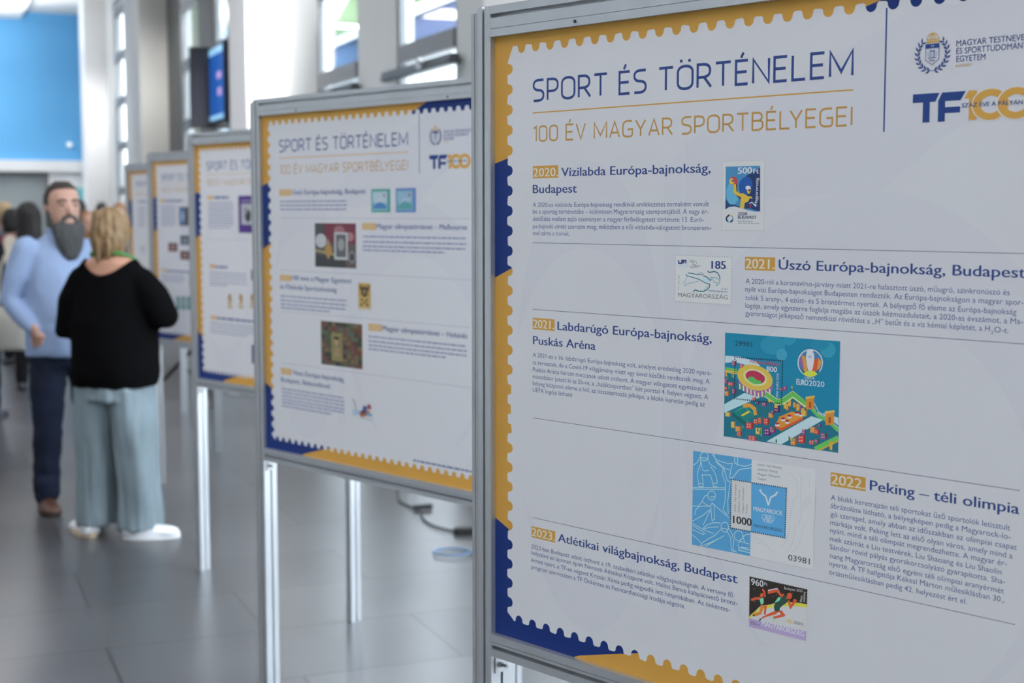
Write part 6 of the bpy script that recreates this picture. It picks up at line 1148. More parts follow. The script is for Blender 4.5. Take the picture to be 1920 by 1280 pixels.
# opener bars under the upper lights of the two nearest visible windows
for w, lab in ((9.0, 'dark window opener bar under the window nearest the large board'), (11.3, 'dark window opener bar under the window behind the second board')):
    r_ = empty('window_opener', hall(QW-.005, w-.15, 2.60), HA); tag(r_, lab, 'window opener', 'window opener bars')
    bm = bmesh.new(); box(bm, -.10, -.035, 0, 1.5, 0, .07); box(bm, -.115, -.10, .02, 1.48, .012, .03); obj('bar', bm, M_rail, r_)
    for t in (.1, 1.38):
        bm = bmesh.new(); box(bm, -.037, .004, t, t+.05, .01, .06); obj('bracket', bm, M_rail, r_)
    bm = bmesh.new(); bmesh.ops.create_cone(bm, cap_ends=True, segments=18, radius1=.035, radius2=.035, depth=.03, matrix=Matrix.Translation((-.125, .55, .05)) @ Matrix.Rotation(R(90), 4, 'Y')); obj('pulley', bm, M_alu2, r_)
# end wall
bm = bmesh.new(); box(bm, -7.2, QW+.14, T1, T1+.28, 2.62, ZC); tag(hobj('wall_back', bm, M_blue), kind='structure')
bm = bmesh.new(); box(bm, -7.2, QW, T1-.12, T1+.1, 2.44, 2.66); tag(hobj('trim_1', bm, M_white), kind='structure')
bm = bmesh.new(); box(bm, 2.45, QW+.14, T1, T1+.28, 0, 2.62); tag(hobj('wall_back_lower', bm, M_white), kind='structure')
d_ = empty('door_1', hall(-7.0, T1, 0), HA); d_['kind'] = 'structure'
bm = bmesh.new(); box(bm, .02, 9.4, .06, .08, .02, 2.44); obj('door_glass', bm, M_greyglass, d_)
bm = bmesh.new()
for q in (0, 1.3, 2.6, 3.9, 5.2, 6.5, 7.75, 9.36): box(bm, q, q+.09, .0, .12, 0, 2.44)
box(bm, .09, 9.36, .0, .12, 0, .1); box(bm, .09, 9.36, .0, .12, 2.36, 2.44); obj('door_frame', bm, M_frame, d_)
bm = bmesh.new(); box(bm, 2.72, 3.3, T1-.03, T1-.002, 1.62, 2.12); tag(hobj('wall_panel', bm, M_teal), 'small turquoise panel on the end wall beside the glass doors', 'panel')
bm = bmesh.new(); box(bm, -1.0, .95, T1-.05, T1-.002, 2.68, 2.76); tag(hobj('sign_strip', bm, mat('lilac_strip', (.35, .33, .68), .5, noise_amt=.02)), 'lilac strip along the foot of the blue wall', 'strip')
for q, z, lb in ((2.86, 2.98, 'small round wall light low on the blue wall near its right corner'), (1.22, 2.76, 'small round wall light at the end of the lilac strip')):
    r_ = empty('wall_light', hall(q, T1, z), HA); tag(r_, lb, 'wall light')
    bm = bmesh.new(); bmesh.ops.create_cone(bm, cap_ends=True, segments=16, radius1=.06, radius2=.05, depth=.05, matrix=Matrix.Translation((0, -.027, 0)) @ Matrix.Rotation(R(90), 4, 'X')); obj('base', bm, M_white, r_)
    bm = bmesh.new(); ellipsoid(bm, Vector((0, -.06, 0)), (.045, .03, .045), 12); obj('diffuser', bm, mat('opal_glass', (.8, .8, .85), .3, emit=(.8, .85, 1), estr=.6), r_)
r_ = empty('recessed_light', hall(1.72, 27.6, 5.42), HA); tag(r_, 'glowing recessed downlight in the ceiling before the blue wall', 'ceiling light')
bm = bmesh.new(); bmesh.ops.create_cone(bm, cap_ends=True, segments=24, radius1=.15, radius2=.13, depth=.02, matrix=Matrix.Translation((0, 0, -.011))); obj('rim', bm, M_white, r_)
bm = bmesh.new(); bmesh.ops.create_cone(bm, cap_ends=True, segments=24, radius1=.12, radius2=.12, depth=.006, matrix=Matrix.Translation((0, 0, -.024))); obj('diffuser', bm, mat('lit_diffuser', (1, 1, .95), .4, emit=(1, .97, .85), estr=12), r_)
# hanging information screen on the pier past the third column
r_ = empty('information_screen', hall(QW-.014, 15.2, 2.58), HA); tag(r_, 'wall-mounted screen showing blue, in a dark housing between two columns', 'screen')
bm = bmesh.new(); box(bm, -.30, -.0, 0, .78, 0, .86); obj('housing', bm, M_dark, r_)
bm = bmesh.new(); box(bm, -.52, -.30, .78, .84, -.02, .86); box(bm, -.30, 0, .781, .84, -.02, .86); obj('side_panel', bm, M_dark, r_)
M_scr = mat('screen_blue', (.0, .05, .25), .3, emit=(.004, .075, .32), estr=1.0); M_scr2 = mat('screen_pale_blue', (.2, .4, .6), .3, emit=(.25, .5, .75), estr=1.0); M_scr3 = mat('screen_pink', (.4, .3, .5), .3, emit=(.45, .28, .55), estr=1.0)
bm = bmesh.new(); box(bm, -.308, -.301, .03, .76, .05, .82, 0); box(bm, -.311, -.3085, .03, .76, .75, .82, 1); box(bm, -.311, -.3085, .03, .76, .05, .10, 1); box(bm, -.311, -.3085, .12, .30, .30, .38, 2); box(bm, -.311, -.3085, .12, .34, .48, .55, 2)
obj('screen', bm, [M_scr, M_scr2, M_scr3], r_)

# ------------------------------------------------------------------ outside the windows
bm = bmesh.new(); box(bm, QW+.3, 70, -40, 90, -.35, -.15); tag(hobj('ground_outside', bm, M_pave), kind='structure')
r_ = empty('outbuilding', hall(9.0, 14, -.15), HA); tag(r_, 'pale building with a blue fascia seen through the windows', 'building')
bm = bmesh.new(); box(bm, 0, 3, 0, 40, 0, 4.9); obj('wall', bm, M_white, r_)
bm = bmesh.new(); box(bm, -.12, 3.1, -.1, 40.1, 4.9, 5.5); obj('fascia', bm, M_out, r_)
bm = bmesh.new(); box(bm, -.2, 3.2, -.2, 40.2, 5.5, 5.68); obj('roof_edge', bm, M_white, r_)
rd = random.Random(5)
for i, (q, t, h) in enumerate(((18.5, 47, 12), (19.5, 58, 13), (19, 69, 11.5))):
    r_ = empty('tree', hall(q, t, -.15)); tag(r_, ('nearest leafy green tree beyond the blue fascia', 'tallest leafy green tree beyond the blue fascia', 'farthest leafy green tree beyond the blue fascia')[i], 'tree', 'trees outside')
    bm = bmesh.new(); tube(bm, [(0, 0, 0, .22), (.1, 0, h*.35, .17), (0, .1, h*.7, .08)]); obj('trunk', bm, mat('bark', (.12, .09, .06), .9, noise_amt=.3), r_, smooth=True)
    bm = bmesh.new()
    for k in range(420):
        a, b_ = rd.uniform(0, 6.28), rd.uniform(-1, 1); rr_ = h*.30*rd.uniform(.7, 1.05); c = Vector((rr_*math.sqrt(1-b_*b_)*math.cos(a), rr_*math.sqrt(1-b_*b_)*math.sin(a), h*.66 + rr_*b_*1.05))
        n_ = Vector((rd.uniform(-1, 1), rd.uniform(-1, 1), rd.uniform(-.2, 1))).normalized(); u, v = frame_at(n_); s_ = rd.uniform(.25, .5)
        bm.faces.new([bm.verts.new(c + p) for p in (u*s_, v*s_*.6, -u*s_, -v*s_*.6)])
    ellipsoid(bm, Vector((0, 0, h*.66)), (h*.26, h*.26, h*.28), 12); obj('crown', bm, M_leaf, r_)

M_hedge = mat('dark_evergreen', (.022, .034, .014), .8, noise_amt=.4, noise_scale=3)
for i, (q, t, h) in enumerate(((6.6, 29.5, 7.5), (6.9, 34.5, 8.2), (7.1, 40.0, 7.8))):
    r_ = empty('tree', hall(q, t, -.15)); tag(r_, ('nearest dark evergreen outside the windows past the third column', 'middle dark evergreen outside the windows past the third column', 'farthest dark evergreen outside the windows past the third column')[i], 'tree', 'trees outside')
    bm = bmesh.new(); tube(bm, [(0, 0, 0, .14), (0, 0, h*.5, .10)]); obj('trunk', bm, M_hedge, r_, smooth=True)
    bm = bmesh.new(); stack(bm, [(0, 0, .4, 1.0, 1.9), (0, 0, h*.3, 1.25, 2.3), (0, 0, h*.7, 1.0, 2.0), (0, 0, h*.93, .5, 1.0), (0, 0, h, .1, .2)], 22)
    organic('crown', bm, M_hedge, r_, .12, 1, .22, 1.6, i*3.0)

# ------------------------------------------------------------------ floor odds and ends
def cable(name, pts, r, m, label, parent=None):
    cv = bpy.data.curves.new(name, 'CURVE'); cv.dimensions = '3D'; cv.bevel_depth = r; cv.bevel_resolution = 3; cv.resolution_u = 8
    sp = cv.splines.new('NURBS'); sp.points.add(len(pts)-1); sp.use_endpoint_u = True; sp.order_u = 4
    for p, q in zip(sp.points, pts): p.co = (q[0], q[1], q[2] if len(q) > 2 else r, 1)
    o = bpy.data.objects.new(name, cv); COL.objects.link(o); dg = bpy.context.evaluated_depsgraph_get()
    me = bpy.data.meshes.new_from_object(o.evaluated_get(dg)); bpy.data.objects.remove(o); me.materials.clear()
    for p in me.polygons: p.use_smooth = True
    o = link(name, me, parent, (m,))
    if label: tag(o, label, 'cable')
    return o
M_cab = mat('dark_cable', (.03, .035, .045), .5, noise_amt=.1); M_cabb = mat('blue_cable', (.07, .16, .30), .45, noise_amt=.1); M_cabw = mat('white_cable', (.75, .77, .78), .5, noise_amt=.05)
r_ = empty('power_lead', (-.511, 7.62, 0)); tag(r_, 'dark power lead with adapter lying under the second board', 'cable')
o0 = Vector((-.511, 7.62, 0))
L = lambda P: [(x-o0.x, y-o0.y, .008) for x, y in P]
cable('cord', L([(-.70, 8.5), (-.66, 8.22), (-.655, 7.97), (-.606, 7.85), (-.56, 7.75), (-.512, 7.69), (-.49, 7.62), (-.482, 7.45), (-.416, 7.28), (-.343, 7.19), (-.27, 7.14)]), .0055, M_cab, None, r_)
bm = bmesh.new(); tube(bm, [(-.02, .075, .018, .014), (.06, .10, .018, .016)], 10); obj('plug', bm, M_cab, r_, smooth=True)
bm = bmesh.new(); stack(bm, [(.275, -.50, .0, .062, .034, .6), (.275, -.50, .03, .062, .034, .6), (.275, -.50, .038, .05, .026, .6)], 20); obj('adapter', bm, M_black, r_, smooth=False)
cable('network_cable', [(-.285 + .092*math.cos(a), 6.69 + .085*math.sin(a), .007 + .0015*a) for a in [x*.45 for x in range(0, 15)]] + [(-.17, 6.60, .007), (-.10, 6.52, .006), (.05, 6.45, .006), (.3, 6.5, .006)], .005, M_cabb, 'blue cable curled in a loop on the floor beside the large board')
cable('extension_lead', [(-2.49 + .1*math.cos(a*1.1) + .012*a, 12.65 + .2*math.sin(a) + .01*a, .012 + .004*a) for a in [x*.5 for x in range(0, 34)]] + [(-2.2, 12.7, .012), (-2.1, 12.55, .012)], .011, M_cabw, 'white coiled cable on the floor behind the third board')
# black tripod stand behind the boards
r_ = empty('tripod_stand', (-2.78, 12.55, 0)); tag(r_, 'black tripod stand on the floor behind the fourth board', 'stand')
bm = bmesh.new(); tube(bm, [(0, 0, .10, .018), (0, 0, 1.30, .018)], 10); obj('pole', bm, M_black, r_, smooth=True)
bm = bmesh.new(); tube(bm, [(0, 0, .43, .034), (0, 0, .51, .034)], 12); obj('collar', bm, M_black, r_, smooth=True)
for fx, fy in ((.31, -.85), (-.54, .78), (.62, .45)):
    bm = bmesh.new(); tube(bm, [(0, 0, .47, .018), (fx, fy, .022, .018)], 8); lg = obj('leg', bm, M_black, r_, smooth=True)
    bm = bmesh.new(); ellipsoid(bm, Vector((fx, fy, .024)), (.03, .03, .024), 10); obj('rubber_foot', bm, M_black, lg, smooth=True)
    bm = bmesh.new(); tube(bm, [(0, 0, .16, .011), (fx*.5, fy*.5, .25, .011)], 8); obj('brace', bm, M_black, lg, smooth=True)

# ------------------------------------------------------------------ people
V3 = Vector
def cloth(name, c, amt=.12, sc=9, rough=.85, spec=.2): return mat(name, c, rough, spec=spec, noise_amt=amt, noise_scale=sc, bump=.25, bump_scale=160)
M_skin = mat('skin', (.52, .30, .225), .5, noise_amt=.06, noise_scale=12); M_skin2 = mat('tanned_skin', (.47, .24, .16), .5, noise_amt=.06, noise_scale=12)
M_lip = mat('lips', (.40, .13, .11), .5, noise_amt=.05); M_eye = mat('eye', (.03, .025, .02), .2, noise_amt=.05); M_sole = mat('white_sole', (.82, .83, .85), .5, noise_amt=.03); M_tan = mat('tan_sole', (.62, .5, .36), .6, noise_amt=.05)
def hand(bm, w, d, n, sgn, s=1.0, curl=.5):
    """palm and five fingers growing from wrist w along d, palm facing n"""
    d = d.normalized(); n = (n - d*n.dot(d)).normalized(); sd = d.cross(n)*sgn
    tube(bm, [(*(w - d*.02), .026*s), (*(w + d*.02), .027*s)], 10)
    for k, o_ in enumerate((-.027, -.009, .009, .027)): tube(bm, [(*(w + d*.01 + sd*o_*.5), .016*s), (*(w + d*.085*s + sd*o_*s), .0125*s)], 8)
    for k, (o_, ln) in enumerate(zip((-.028, -.0095, .0095, .028), (.068, .080, .076, .060))):
        p = w + d*.085*s + sd*o_*s; a = 0; P = [(*p, .0105*s)]
        for j in range(3):
            a += curl*(.5 + .25*j + .06*k); p = p + (d*math.cos(a) + n*math.sin(a))*ln*s/3; P.append((*p, (.0100, .0092, .0078)[j]*s))
        tube(bm, P, 8)
    p = w + d*.025*s - sd*.030*s; q = p + (d*.6 - sd*.6 + n*.35).normalized()*.038*s; r2 = q + (d*.85 - sd*.1 + n*.4).normalized()*.030*s
    tube(bm, [(*(w + d*.02 - sd*.012), .016*s), (*p, .0135*s), (*q, .011*s), (*r2, .0085*s)], 8)
HEADR = [(1.553, .030, .034, -.052), (1.572, .050, .058, -.042), (1.60, .063, .080, -.026), (1.635, .071, .092, -.014), (1.67, .075, .098, -.008), (1.705, .0765, .100, -.004), (1.738, .070, .092, -.001), (1.762, .051, .068, 0), (1.777, .022, .030, 0)]
def head(bm, s, hz=0, tx=0, ty=0):
    stack(bm, [(tx, (cy + ty)*1, z*s + hz, rx*s, ry*s) for z, rx, ry, cy in HEADR], 24)
    tube(bm, [(tx, -.100*s+ty, 1.682*s+hz, .010*s), (tx, -.112*s+ty, 1.660*s+hz, .013*s), (tx, -.116*s+ty, 1.645*s+hz, .015*s)], 8)
    for sg in (-1, 1):
        ellipsoid(bm, Vector((tx+sg*.077*s, .006*s+ty, 1.655*s+hz)), (.012*s, .022*s, .032*s), 10); ellipsoid(bm, Vector((tx+sg*.030*s, -.092*s+ty, 1.692*s+hz)), (.024*s, .012*s, .008*s), 10)
def person(label, x, y, face, H, skin=None, vox=.011):
    r = empty('person', (x, y, 0), math.atan2(face[0], -face[1])); tag(r, label, 'person'); r['s'] = H/1.78
    del r['s']; return r
def features(body, s, hz=0, big=False):
    for sg in (-1, 1):
        bm = bmesh.new(); ellipsoid(bm, Vector((sg*.030*s, -.0955*s, 1.676*s+hz)), (.013*s, .007*s, .006*s), 10)
        if big: grow(bm)
        obj('eye', bm, M_eye, body, smooth=True)
    bm = bmesh.new(); ellipsoid(bm, Vector((0, -.0965*s, 1.612*s+hz)), (.024*s, .008*s, .008*s), 12)
    if big: grow(bm)
    obj('mouth', bm, M_lip, body, smooth=True)
BIG = lambda v: V3((v[0]*1.10, v[1]*1.08, 1.79 - (1.79 - v[2])*1.15))
def grow(bm):
    for v in bm.verts: v.co = BIG(v.co)
def body_core(bm, s, arms, feet, wide=1.0, curl=.5, hands=True, neckr=.058, big=False):
    head(bm, s)
    if big: grow(bm)
    tube(bm, [(0, .02*s, 1.44*s, neckr*1.12*s), (0, .005*s, 1.52*s, neckr*s), (0, -.008*s, 1.60*s, neckr*.95*s)], 16)
    stack(bm, [(0, 0, .86*s, .14*s*wide, .10*s*wide), (0, 0, .95*s, .155*s*wide, .11*s*wide), (0, 0, 1.08*s, .135*s*wide, .10*s*wide), (0, 0, 1.28*s, .155*s*wide, .11*s), (0, .005, 1.40*s, .155*s, .095*s), (0, .012*s, 1.47*s, .10*s, .07*s)], 24)
    for sg, (sh, el, wr, hd, hn) in arms.items():
        tube(bm, [(*sh, .050*s), (*(Vector(sh).lerp(Vector(el), .5)), .045*s), (*el, .038*s), (*(Vector(el).lerp(Vector(wr), .4)), .037*s), (*wr, .025*s)], 12)
        if hands: hand(bm, Vector(wr), Vector(hd), Vector(hn), sg, s, curl)
    for sg, (hp, kn, an) in feet.items(): tube(bm, [(*hp, .078*s), (*kn, .052*s), (*(Vector(kn).lerp(Vector(an), .35)), .050*s), (*an, .036*s)], 12)
def shoe(name, parent, an, dirn, m, sole, L=.27, w=.048, h=.075, shaft=0):
    d = Vector((dirn[0], dirn[1], 0)).normalized(); rz = math.atan2(d.x, -d.y); bm = bmesh.new()
    for k in range(1): pass
    prof = [(-.28, .72, .62), (-.22, .86, .95), (-.05, .92, 1.0), (.15, .95, .82), (.40, 1.05, .62), (.58, 1.0, .52), (.68, .72, .38), (.72, .3, .2)]
    RR = []
    for f, ww, hh in prof:
        ring = []
        for k in range(14):
            a = 2*math.pi*k/14; cx, cz = math.cos(a)*w*ww, math.sin(a); zz = .022 + (h*hh if cz > 0 else .0)*abs(cz)**.8
            ring.append(bm.verts.new((cx, -f*L, zz)))
        RR.append(ring)
    for a, b in zip(RR, RR[1:]):
        for k in range(14): bm.faces.new((a[k], a[(k+1) % 14], b[(k+1) % 14], b[k]))
    bm.faces.new(RR[0][::-1]); bm.faces.new(RR[-1])
    if shaft: tube(bm, [(0, .03, .06, w*1.02), (0, .03, shaft, w*1.08)], 14)
    o = obj(name, bm, m, parent, (an[0], an[1], 0), (0, 0, rz), True)
    bm = bmesh.new(); pts = [(math.cos(a)*w*1.08*(1.0 + .06*math.sin(a)), -.22*L + -math.sin(a)*L*.52) for a in [2*math.pi*k/24 for k in range(24)]]
    prism(bm, pts, 0.002, .028); obj('sole', bm, sole, o, smooth=False); return o
# ---- bearded man in a pale blue shirt
s = 1.79/1.78
man = person('bearded man in a light blue shirt and dark jeans, hand in pocket', -2.44, 7.75, (.60, -.80), 1.79)
bm = bmesh.new()
armsM = {-1: ((-.20, .01, 1.43), (-.285, .035, 1.16), (-.205, -.115, 1.00), (.30, .22, -.95), (.6, .6, 0)), 1: ((.20, .01, 1.43), (.27, .06, 1.14), (.21, -.09, .99), (-.4, .1, -1), (-.9, .3, 0))}
feetM = {-1: ((-.10, 0, .90), (-.12, -.02, .50), (-.12, .02, .09)), 1: ((.10, 0, .90), (.13, -.03, .50), (.14, .02, .09))}
body_core(bm, s, armsM, feetM, 1.12, .55, neckr=.066, big=True)
bodyM = organic('body', bm, M_skin, man, .0085, 3); features(bodyM, s, big=True)
# hair, brows and beard
bm = bmesh.new(); stack(bm, [(0, .014, 1.64, .081, .092), (0, .012, 1.69, .085, .101), (0, .006, 1.73, .084, .105), (0, .002, 1.768, .068, .090), (0, .0, 1.797, .034, .050)], 24)
for v in list(bm.verts):
    if v.co.y < -.03 and v.co.z < 1.752: v.co.y = -.022
grow(bm); organic('hair', bm, mat('dark_brown_hair', (.035, .026, .022), .7, noise_amt=.35, noise_scale=60), man, .007, 2, .003, 60)
for sg in (-1, 1):
    bm = bmesh.new(); tube(bm, [(sg*.014, -.102, 1.703, .0055), (sg*.032, -.100, 1.709, .0065), (sg*.052, -.088, 1.703, .0045)], 8); grow(bm); obj('eyebrow', bm, M_eye, bodyM, smooth=True)
bm = bmesh.new()
stack(bm, [(0, -.104, 1.362, .018, .016), (0, -.110, 1.395, .046, .034), (0, -.106, 1.45, .068, .048), (0, -.092, 1.50, .082, .062), (0, -.074, 1.54, .089, .074), (0, -.058, 1.572, .088, .070)], 22)
tube(bm, [(-.040, -.100, 1.580, .012), (-.030, -.112, 1.602, .011), (0, -.120, 1.611, .010), (.030, -.112, 1.602, .011), (.040, -.100, 1.580, .012)], 8)
for sg in (-1, 1): tube(bm, [(sg*.080, -.035, 1.565, .020), (sg*.084, -.015, 1.61, .014), (sg*.086, -.004, 1.66, .009)], 8)
organic('beard', bm, mat('grey_beard', (.060, .062, .064), .85, noise_amt=.55, noise_scale=26, stretch=(1.6, 1.6, .35)), man, .0075, 2, .006, 34, zs=.3)
M_shirt = cloth('pale_blue_shirt_cotton', (.28, .37, .56), .10, 5)
bm = bmesh.new()
stack(bm, [(0, -.005, .855, .215, .178), (0, -.012, .95, .222, .192), (0, -.02, 1.08, .220, .198), (0, -.015, 1.20, .215, .180), (0, 0, 1.32, .212, .150), (0, .008, 1.42, .200, .118), (0, .012, 1.475, .135, .088), (0, .010, 1.515, .082, .076)], 32)
for sg in (-1, 1):
    sh, el, wr = (V3(p) for p in armsM[sg][:3]); tube(bm, [(*sh, .074), (*sh.lerp(el, .5), .074), (*el, .062), (*el.lerp(wr, .5), .056), (*el.lerp(wr, .90), .045)], 14)
shirt = organic('shirt', bm, M_shirt, man, .0105, 4, .010, 7, 3.0, .8)
bm = bmesh.new()
for sg in (-1, 1): tube(bm, [(sg*.075, .02, 1.528, .013), (sg*.072, -.035, 1.520, .014), (sg*.030, -.085, 1.495, .014)], 8)
tube(bm, [(-.075, .02, 1.528, .013), (-.05, .075, 1.535, .013), (0, .09, 1.538, .013), (.05, .075, 1.535, .013), (.075, .02, 1.528, .013)], 8)
obj('collar', bm, M_shirt, shirt, smooth=True)
for i in range(5):
    bm = bmesh.new(); ellipsoid(bm, V3((0, -.172 - .040*math.sin(i*.8+.1), 1.30 - .10*i)), (.006, .004, .006), 8); obj('button', bm, M_sole, shirt, smooth=True)
M_denim = cloth('dark_denim', (.010, .015, .032), .35, 7)
bm = bmesh.new(); stack(bm, [(0, 0, .80, .185, .140), (0, 0, .88, .190, .150), (0, 0, .98, .185, .150)], 28)
for sg in (-1, 1): tube(bm, [(sg*.095, 0, .86, .105), (sg*.112, -.01, .66, .094), (sg*.120, -.02, .48, .080), (sg*.125, 0, .28, .074), (sg*.128, .01, .10, .072)], 16)
organic('jeans', bm, M_denim, man, .011, 3, .008, 9, 1.0, 1.6)
bm = bmesh.new(); prism(bm, [(.194*math.cos(a), .154*math.sin(a)) for a in [2*math.pi*k/28 for k in range(28)]], .955, .99); obj('belt', bm, mat('brown_leather_belt', (.08, .04, .02), .5, noise_amt=.1), man)
M_boot = mat('brown_leather_boot', (.085, .036, .022), .45, noise_amt=.25, noise_scale=14)
for sg in (-1, 1): shoe('boot', man, (sg*.125, .015), (sg*.18, -1), M_boot, mat('dark_boot_sole', (.03, .022, .018), .7, noise_amt=.1), .29, .052, .085, .13)

# ---- blonde woman in black, seen from behind
wom = person('blonde woman from behind in black sweater and wide pale blue jeans', -1.99, 7.10, (.22, .975), 1.66)
s = 1.655/1.78
armsW = {-1: ((-.155, .01, 1.31), (-.285, .03, 1.115), (-.20, -.20, 1.10), (.5, -.8, .05), (.2, 0, -1)), 1: ((.155, .01, 1.31), (.245, .02, 1.045), (.14, -.19, 1.06), (-.6, -.7, .1), (-.2, 0, -1))}
feetW = {-1: ((-.09, 0, .84), (-.11, -.01, .46), (-.115, .02, .09)), 1: ((.09, 0, .84), (.10, -.01, .46), (.115, .02, .09))}
bm = bmesh.new(); body_core(bm, s, armsW, feetW, 1.05, .7, neckr=.060)
stack(bm, [(0, .02, 1.20, .150, .095), (0, .022, 1.32, .166, .090), (0, .024, 1.385, .135, .074), (0, .02, 1.425, .072, .058)], 24)
bodyW = organic('body', bm, M_skin2, wom, .0085, 4); features(bodyW, s)
M_blond = mat('blonde_hair', (.21, .128, .058), .55, noise_amt=.75, noise_scale=22, stretch=(1.8, 1.8, .2))
bm = bmesh.new()
stack(bm, [(0, .040, 1.400, .040, .035), (0, .040, 1.425, .070, .062), (0, .034, 1.47, .086, .088), (0, .024, 1.53, .093, .102), (0, .014, 1.585, .090, .104), (0, .008, 1.63, .070, .082), (0, .006, 1.656, .034, .040)], 26)
rh = random.Random(8)
for i in range(46):
    a_ = rh.uniform(-.15, math.pi+.15); z0_ = rh.uniform(1.50, 1.61); q_ = .088 if z0_ < 1.58 else .078
    x0_, y0_ = q_*math.cos(a_), .02 + (q_+.010)*math.sin(a_); k_ = rh.uniform(.72, 1.04); l_ = rh.uniform(.07, .15)
    tube(bm, [(x0_*.9, y0_*.9, z0_+.03, .010), (x0_*1.02, y0_*1.03, z0_-.02, .012), (x0_*k_*.98, .02+(y0_-.02)*k_, max(1.385, z0_-l_), .006)], 7)
for v in bm.verts:
    if v.co.y < -.055: v.co.y = -.055
hr = organic('hair', bm, M_blond, wom, .0065, 1, .006, 30, 2.0, .3)
M_knit = cloth('black_knit', (.004, .004, .0045), .3, 20, 1.0, .04)
bm = bmesh.new()
stack(bm, [(0, .0, .765, .212, .172), (0, 0, .83, .226, .190), (0, 0, .95, .225, .190), (0, 0, 1.08, .222, .180), (0, .005, 1.18, .215, .155), (0, .012, 1.28, .200, .128), (0, .018, 1.36, .168, .105), (0, .02, 1.42, .125, .085)], 32)
for sg in (-1, 1):
    sh, el, wr = (V3(p) for p in armsW[sg][:3]); tube(bm, [(*(sh + V3((0, .005, -.02))), .074), (*sh.lerp(el, .5), .086), (*el, .072), (*el.lerp(wr, .5), .060), (*el.lerp(wr, .92), .042)], 14)
swt = organic('sweater', bm, M_knit, wom, .0105, 9, .008, 6, 1.0, .8)
cutter = .0
me = swt.data; bm = bmesh.new(); bm.from_mesh(me)      # boat neckline: open the top of the knit
kill = [f for f in bm.faces if (lambda c: c.z > 1.322 + 4.6*c.x*c.x - (.0 if c.y > 0 else .05))(f.calc_center_median())]
bmesh.ops.delete(bm, geom=kill, context='FACES')
for k in range(14):
    mv = {v: sum((e.other_vert(v).co for e in v.link_edges if e.is_boundary), V3((0, 0, 0)))/max(1, sum(e.is_boundary for e in v.link_edges)) for v in bm.verts if v.is_boundary}
    for v, c in mv.items(): v.co = v.co*.5 + c*.5
bm.to_mesh(me); bm.free()
so = swt.modifiers.new('thickness', 'SOLIDIFY'); so.thickness = .006; so.offset = -1
M_lany = mat('green_lanyard_ribbon', (.03, .22, .04), .6, noise_amt=.05)
bm = bmesh.new(); tube(bm, [(-.150, -.07, 1.27, .006), (-.115, -.01, 1.400, .007), (-.088, .055, 1.425, .008), (-.05, .085, 1.432, .008), (.0, .094, 1.432, .008), (.05, .085, 1.432, .010), (.088, .045, 1.425, .013), (.115, -.01, 1.40, .012), (.15, -.07, 1.27, .008)], 8)
ly = obj('lanyard', bm, M_lany, wom, smooth=True); ly['label'] = 'green lanyard'
M_pale = cloth('pale_blue_denim', (.20, .25, .28), .32, 5)
bm = bmesh.new(); stack(bm, [(0, .01, .70, .200, .165), (0, .01, .78, .192, .155), (0, .01, .90, .175, .140)], 30)
def leg(sg, pts):
    stack(bm, [(sg*x_, y_, z_, rx_, ry_, .9) for x_, y_, z_, rx_, ry_ in pts], 22)
leg(-1, [(.122, .0, .045, .112, .130), (.120, 0, .20, .110, .125), (.112, .0, .42, .105, .120), (.105, .005, .60, .106, .130), (.095, .01, .76, .100, .145)])
leg(1, [(.112, .0, .055, .098, .125), (.111, 0, .20, .097, .120), (.108, .0, .42, .098, .118), (.103, .005, .60, .104, .130), (.095, .01, .76, .100, .145)])
organic('jeans', bm, M_pale, wom, .0105, 2, .020, 12, 4.0, .16)
M_sneak = mat('white_sneaker', (.82, .83, .86), .5, noise_amt=.03)
shoe('sneaker', wom, (-.135, .05), (-.95, -.35), M_sneak, M_sole, .27, .050, .07); shoe('sneaker', wom, (.15, .045), (.75, -.65), M_sneak, M_tan, .26, .048, .07)

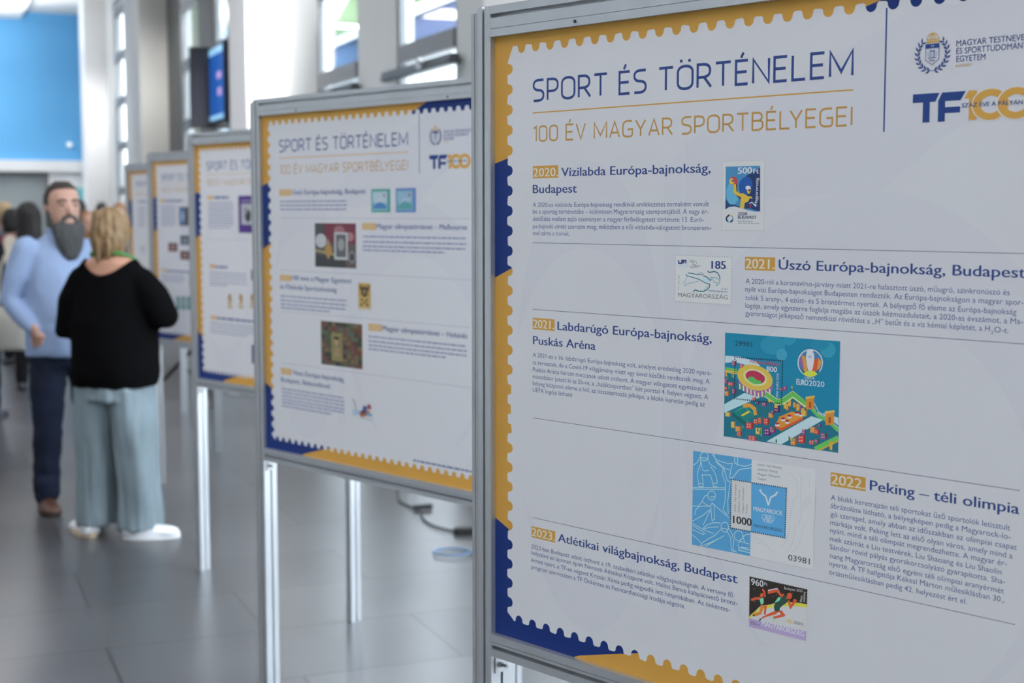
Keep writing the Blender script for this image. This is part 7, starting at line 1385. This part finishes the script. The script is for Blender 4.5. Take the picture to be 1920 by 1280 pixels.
# ---- people farther down the hall
def visitor(label, x, y, face, H, top, hair, legs, hairlen=.1, vol=1.0, long_top=.80):
    p = person(label, x, y, face, H); s = H/1.78; bm = bmesh.new()
    arms = {sg: ((sg*.17*s, .01, 1.42*s), (sg*.22*s, .04, 1.13*s), (sg*.20*s, -.08, .90*s), (0, -.3, -1), (-sg, 0, 0)) for sg in (-1, 1)}
    feet = {sg: ((sg*.09*s, 0, .9*s), (sg*.10*s, -.02, .5*s), (sg*.105*s, .02, .09*s)) for sg in (-1, 1)}
    body_core(bm, s, arms, feet, 1.0, .5); b = organic('body', bm, M_skin, p, .013, 2); features(b, s)
    bm = bmesh.new(); stack(bm, [(0, .0, long_top*s, .185*s, .13*s), (0, 0, 1.0*s, .185*s, .135*s), (0, 0, 1.2*s, .185*s, .13*s), (0, .005, 1.36*s, .185*s, .115*s), (0, .01, 1.45*s, .12*s, .08*s), (0, .01, 1.49*s, .07*s, .065*s)], 24)
    for sg in (-1, 1):
        a_ = [V3(q) for q in arms[sg][:3]]; tube(bm, [(*a_[0], .066*s), (*a_[1], .055*s), (*a_[1].lerp(a_[2], .9), .042*s)], 12)
    organic('top', bm, top, p, .016, 3, .008, 7)
    bm = bmesh.new(); stack(bm, [(0, 0, .80*s, .165*s, .125*s), (0, 0, .95*s, .16*s, .12*s)], 24)
    for sg in (-1, 1): tube(bm, [(sg*.085*s, 0, .84*s, .092*s), (sg*.10*s, -.01, .5*s, .070*s), (sg*.105*s, .01, .10*s, .060*s)], 14)
    organic('trousers', bm, legs, p, .016, 2, .006, 8)
    for sg in (-1, 1): shoe('shoe', p, (sg*.105*s, .02), (sg*.15, -1), M_dark, M_dark, .26*s, .046*s, .07*s)
    bm = bmesh.new(); lo = 1.66 - hairlen
    stack(bm, [(0, .035, lo*s, .06*vol*s, .05*vol*s), (0, .030, (lo+.05)*s, .095*vol*s, .085*vol*s), (0, .022, 1.66*s, .094*vol*s, .100*vol*s), (0, .012, 1.72*s, .090*vol*s, .105*vol*s), (0, .006, 1.77*s, .066*vol*s, .080*vol*s), (0, .004, 1.80*s, .03*s, .035*s)], 22)
    for v in bm.verts:
        if v.co.y < -.05*s: v.co.y = -.05*s
    organic('hair', bm, hair, p, .012, 2, .008, 20, 1.0, .4); return p
Hd = mat('black_hair', (.012, .010, .010), .6, noise_amt=.4, noise_scale=30); Hb = mat('sandy_hair', (.40, .27, .14), .6, noise_amt=.35, noise_scale=30); Hr = mat('auburn_hair', (.30, .13, .05), .6, noise_amt=.35, noise_scale=30)
Ck = cloth('black_cloth', (.010, .010, .012)); Cm = cloth('maroon_cloth', (.16, .015, .05)); Cg = cloth('grey_cloth', (.16, .17, .20)); Cc = cloth('cream_cloth', (.62, .56, .48)); Cn = cloth('navy_cloth', (.03, .04, .08)); Cw = cloth('white_cloth', (.6, .6, .62)); Cb = cloth('brown_cloth', (.16, .09, .07))
def at(px, depth): return (px-960)/2667*depth, depth
visitor('long-haired dark woman in a cream top directly behind the bearded man', *at(57, 13.0), (-.3, .95), 1.71, Cc, Hd, Ck, .34, 1.22)
visitor('person with dark hair in a maroon top at the left edge of the hall', *at(26, 15.2), (.4, .9), 1.66, Cm, Hd, Ck, .15)
visitor('sandy-haired person in grey, far down the hall at the left edge', *at(14, 17.5), (.7, .7), 1.74, Cg, Hb, Cn, .14, 1.1)
pb = visitor('person in black with a beige bag, cut by the left picture edge', *at(-42, 11.2), (.1, 1), 1.70, Ck, Hd, Ck, .2)
visitor('dark-haired person showing just past the ear of the bearded man', *at(151, 15.8), (.3, .95), 1.76, Cn, Hd, Ck, .1)
visitor('auburn-haired person in white between the bearded man and the blonde woman', *at(168, 13.6), (.6, -.8), 1.63, Cw, Hr, Cn, .22, 1.05)
visitor('distant dark-haired person beside the white column', *at(194, 25.5), (.2, .97), 1.80, Cb, Hd, Cn, .1)
visitor('distant brown-clad person just left of the farthest board', *at(229, 18.6), (.5, .85), 1.74, Cb, Hr, Cn, .14)
hb = empty('handbag', (pb.location.x + .30, pb.location.y - .16, .56)); tag(hb, 'beige shoulder bag hanging at the left picture edge', 'bag')
bm = bmesh.new(); stack(bm, [(0, 0, 0, .11, .05, .7), (0, 0, .03, .135, .065, .7), (0, 0, .22, .125, .055, .7), (0, 0, .34, .10, .035, .7)], 24); obj('pouch', bm, mat('beige_leather', (.36, .35, .31), .6, noise_amt=.1), hb, smooth=True)
bm = bmesh.new(); tube(bm, [(-.09, 0, .32, .010), (-.085, .02, .52, .009), (-.07, .04, .66, .009), (-.04, .05, .74, .009), (.0, .05, .74, .009), (.06, .03, .56, .009), (.09, 0, .32, .010)], 8); obj('strap', bm, mat('beige_strap', (.45, .42, .36), .6, noise_amt=.1), hb, smooth=True)
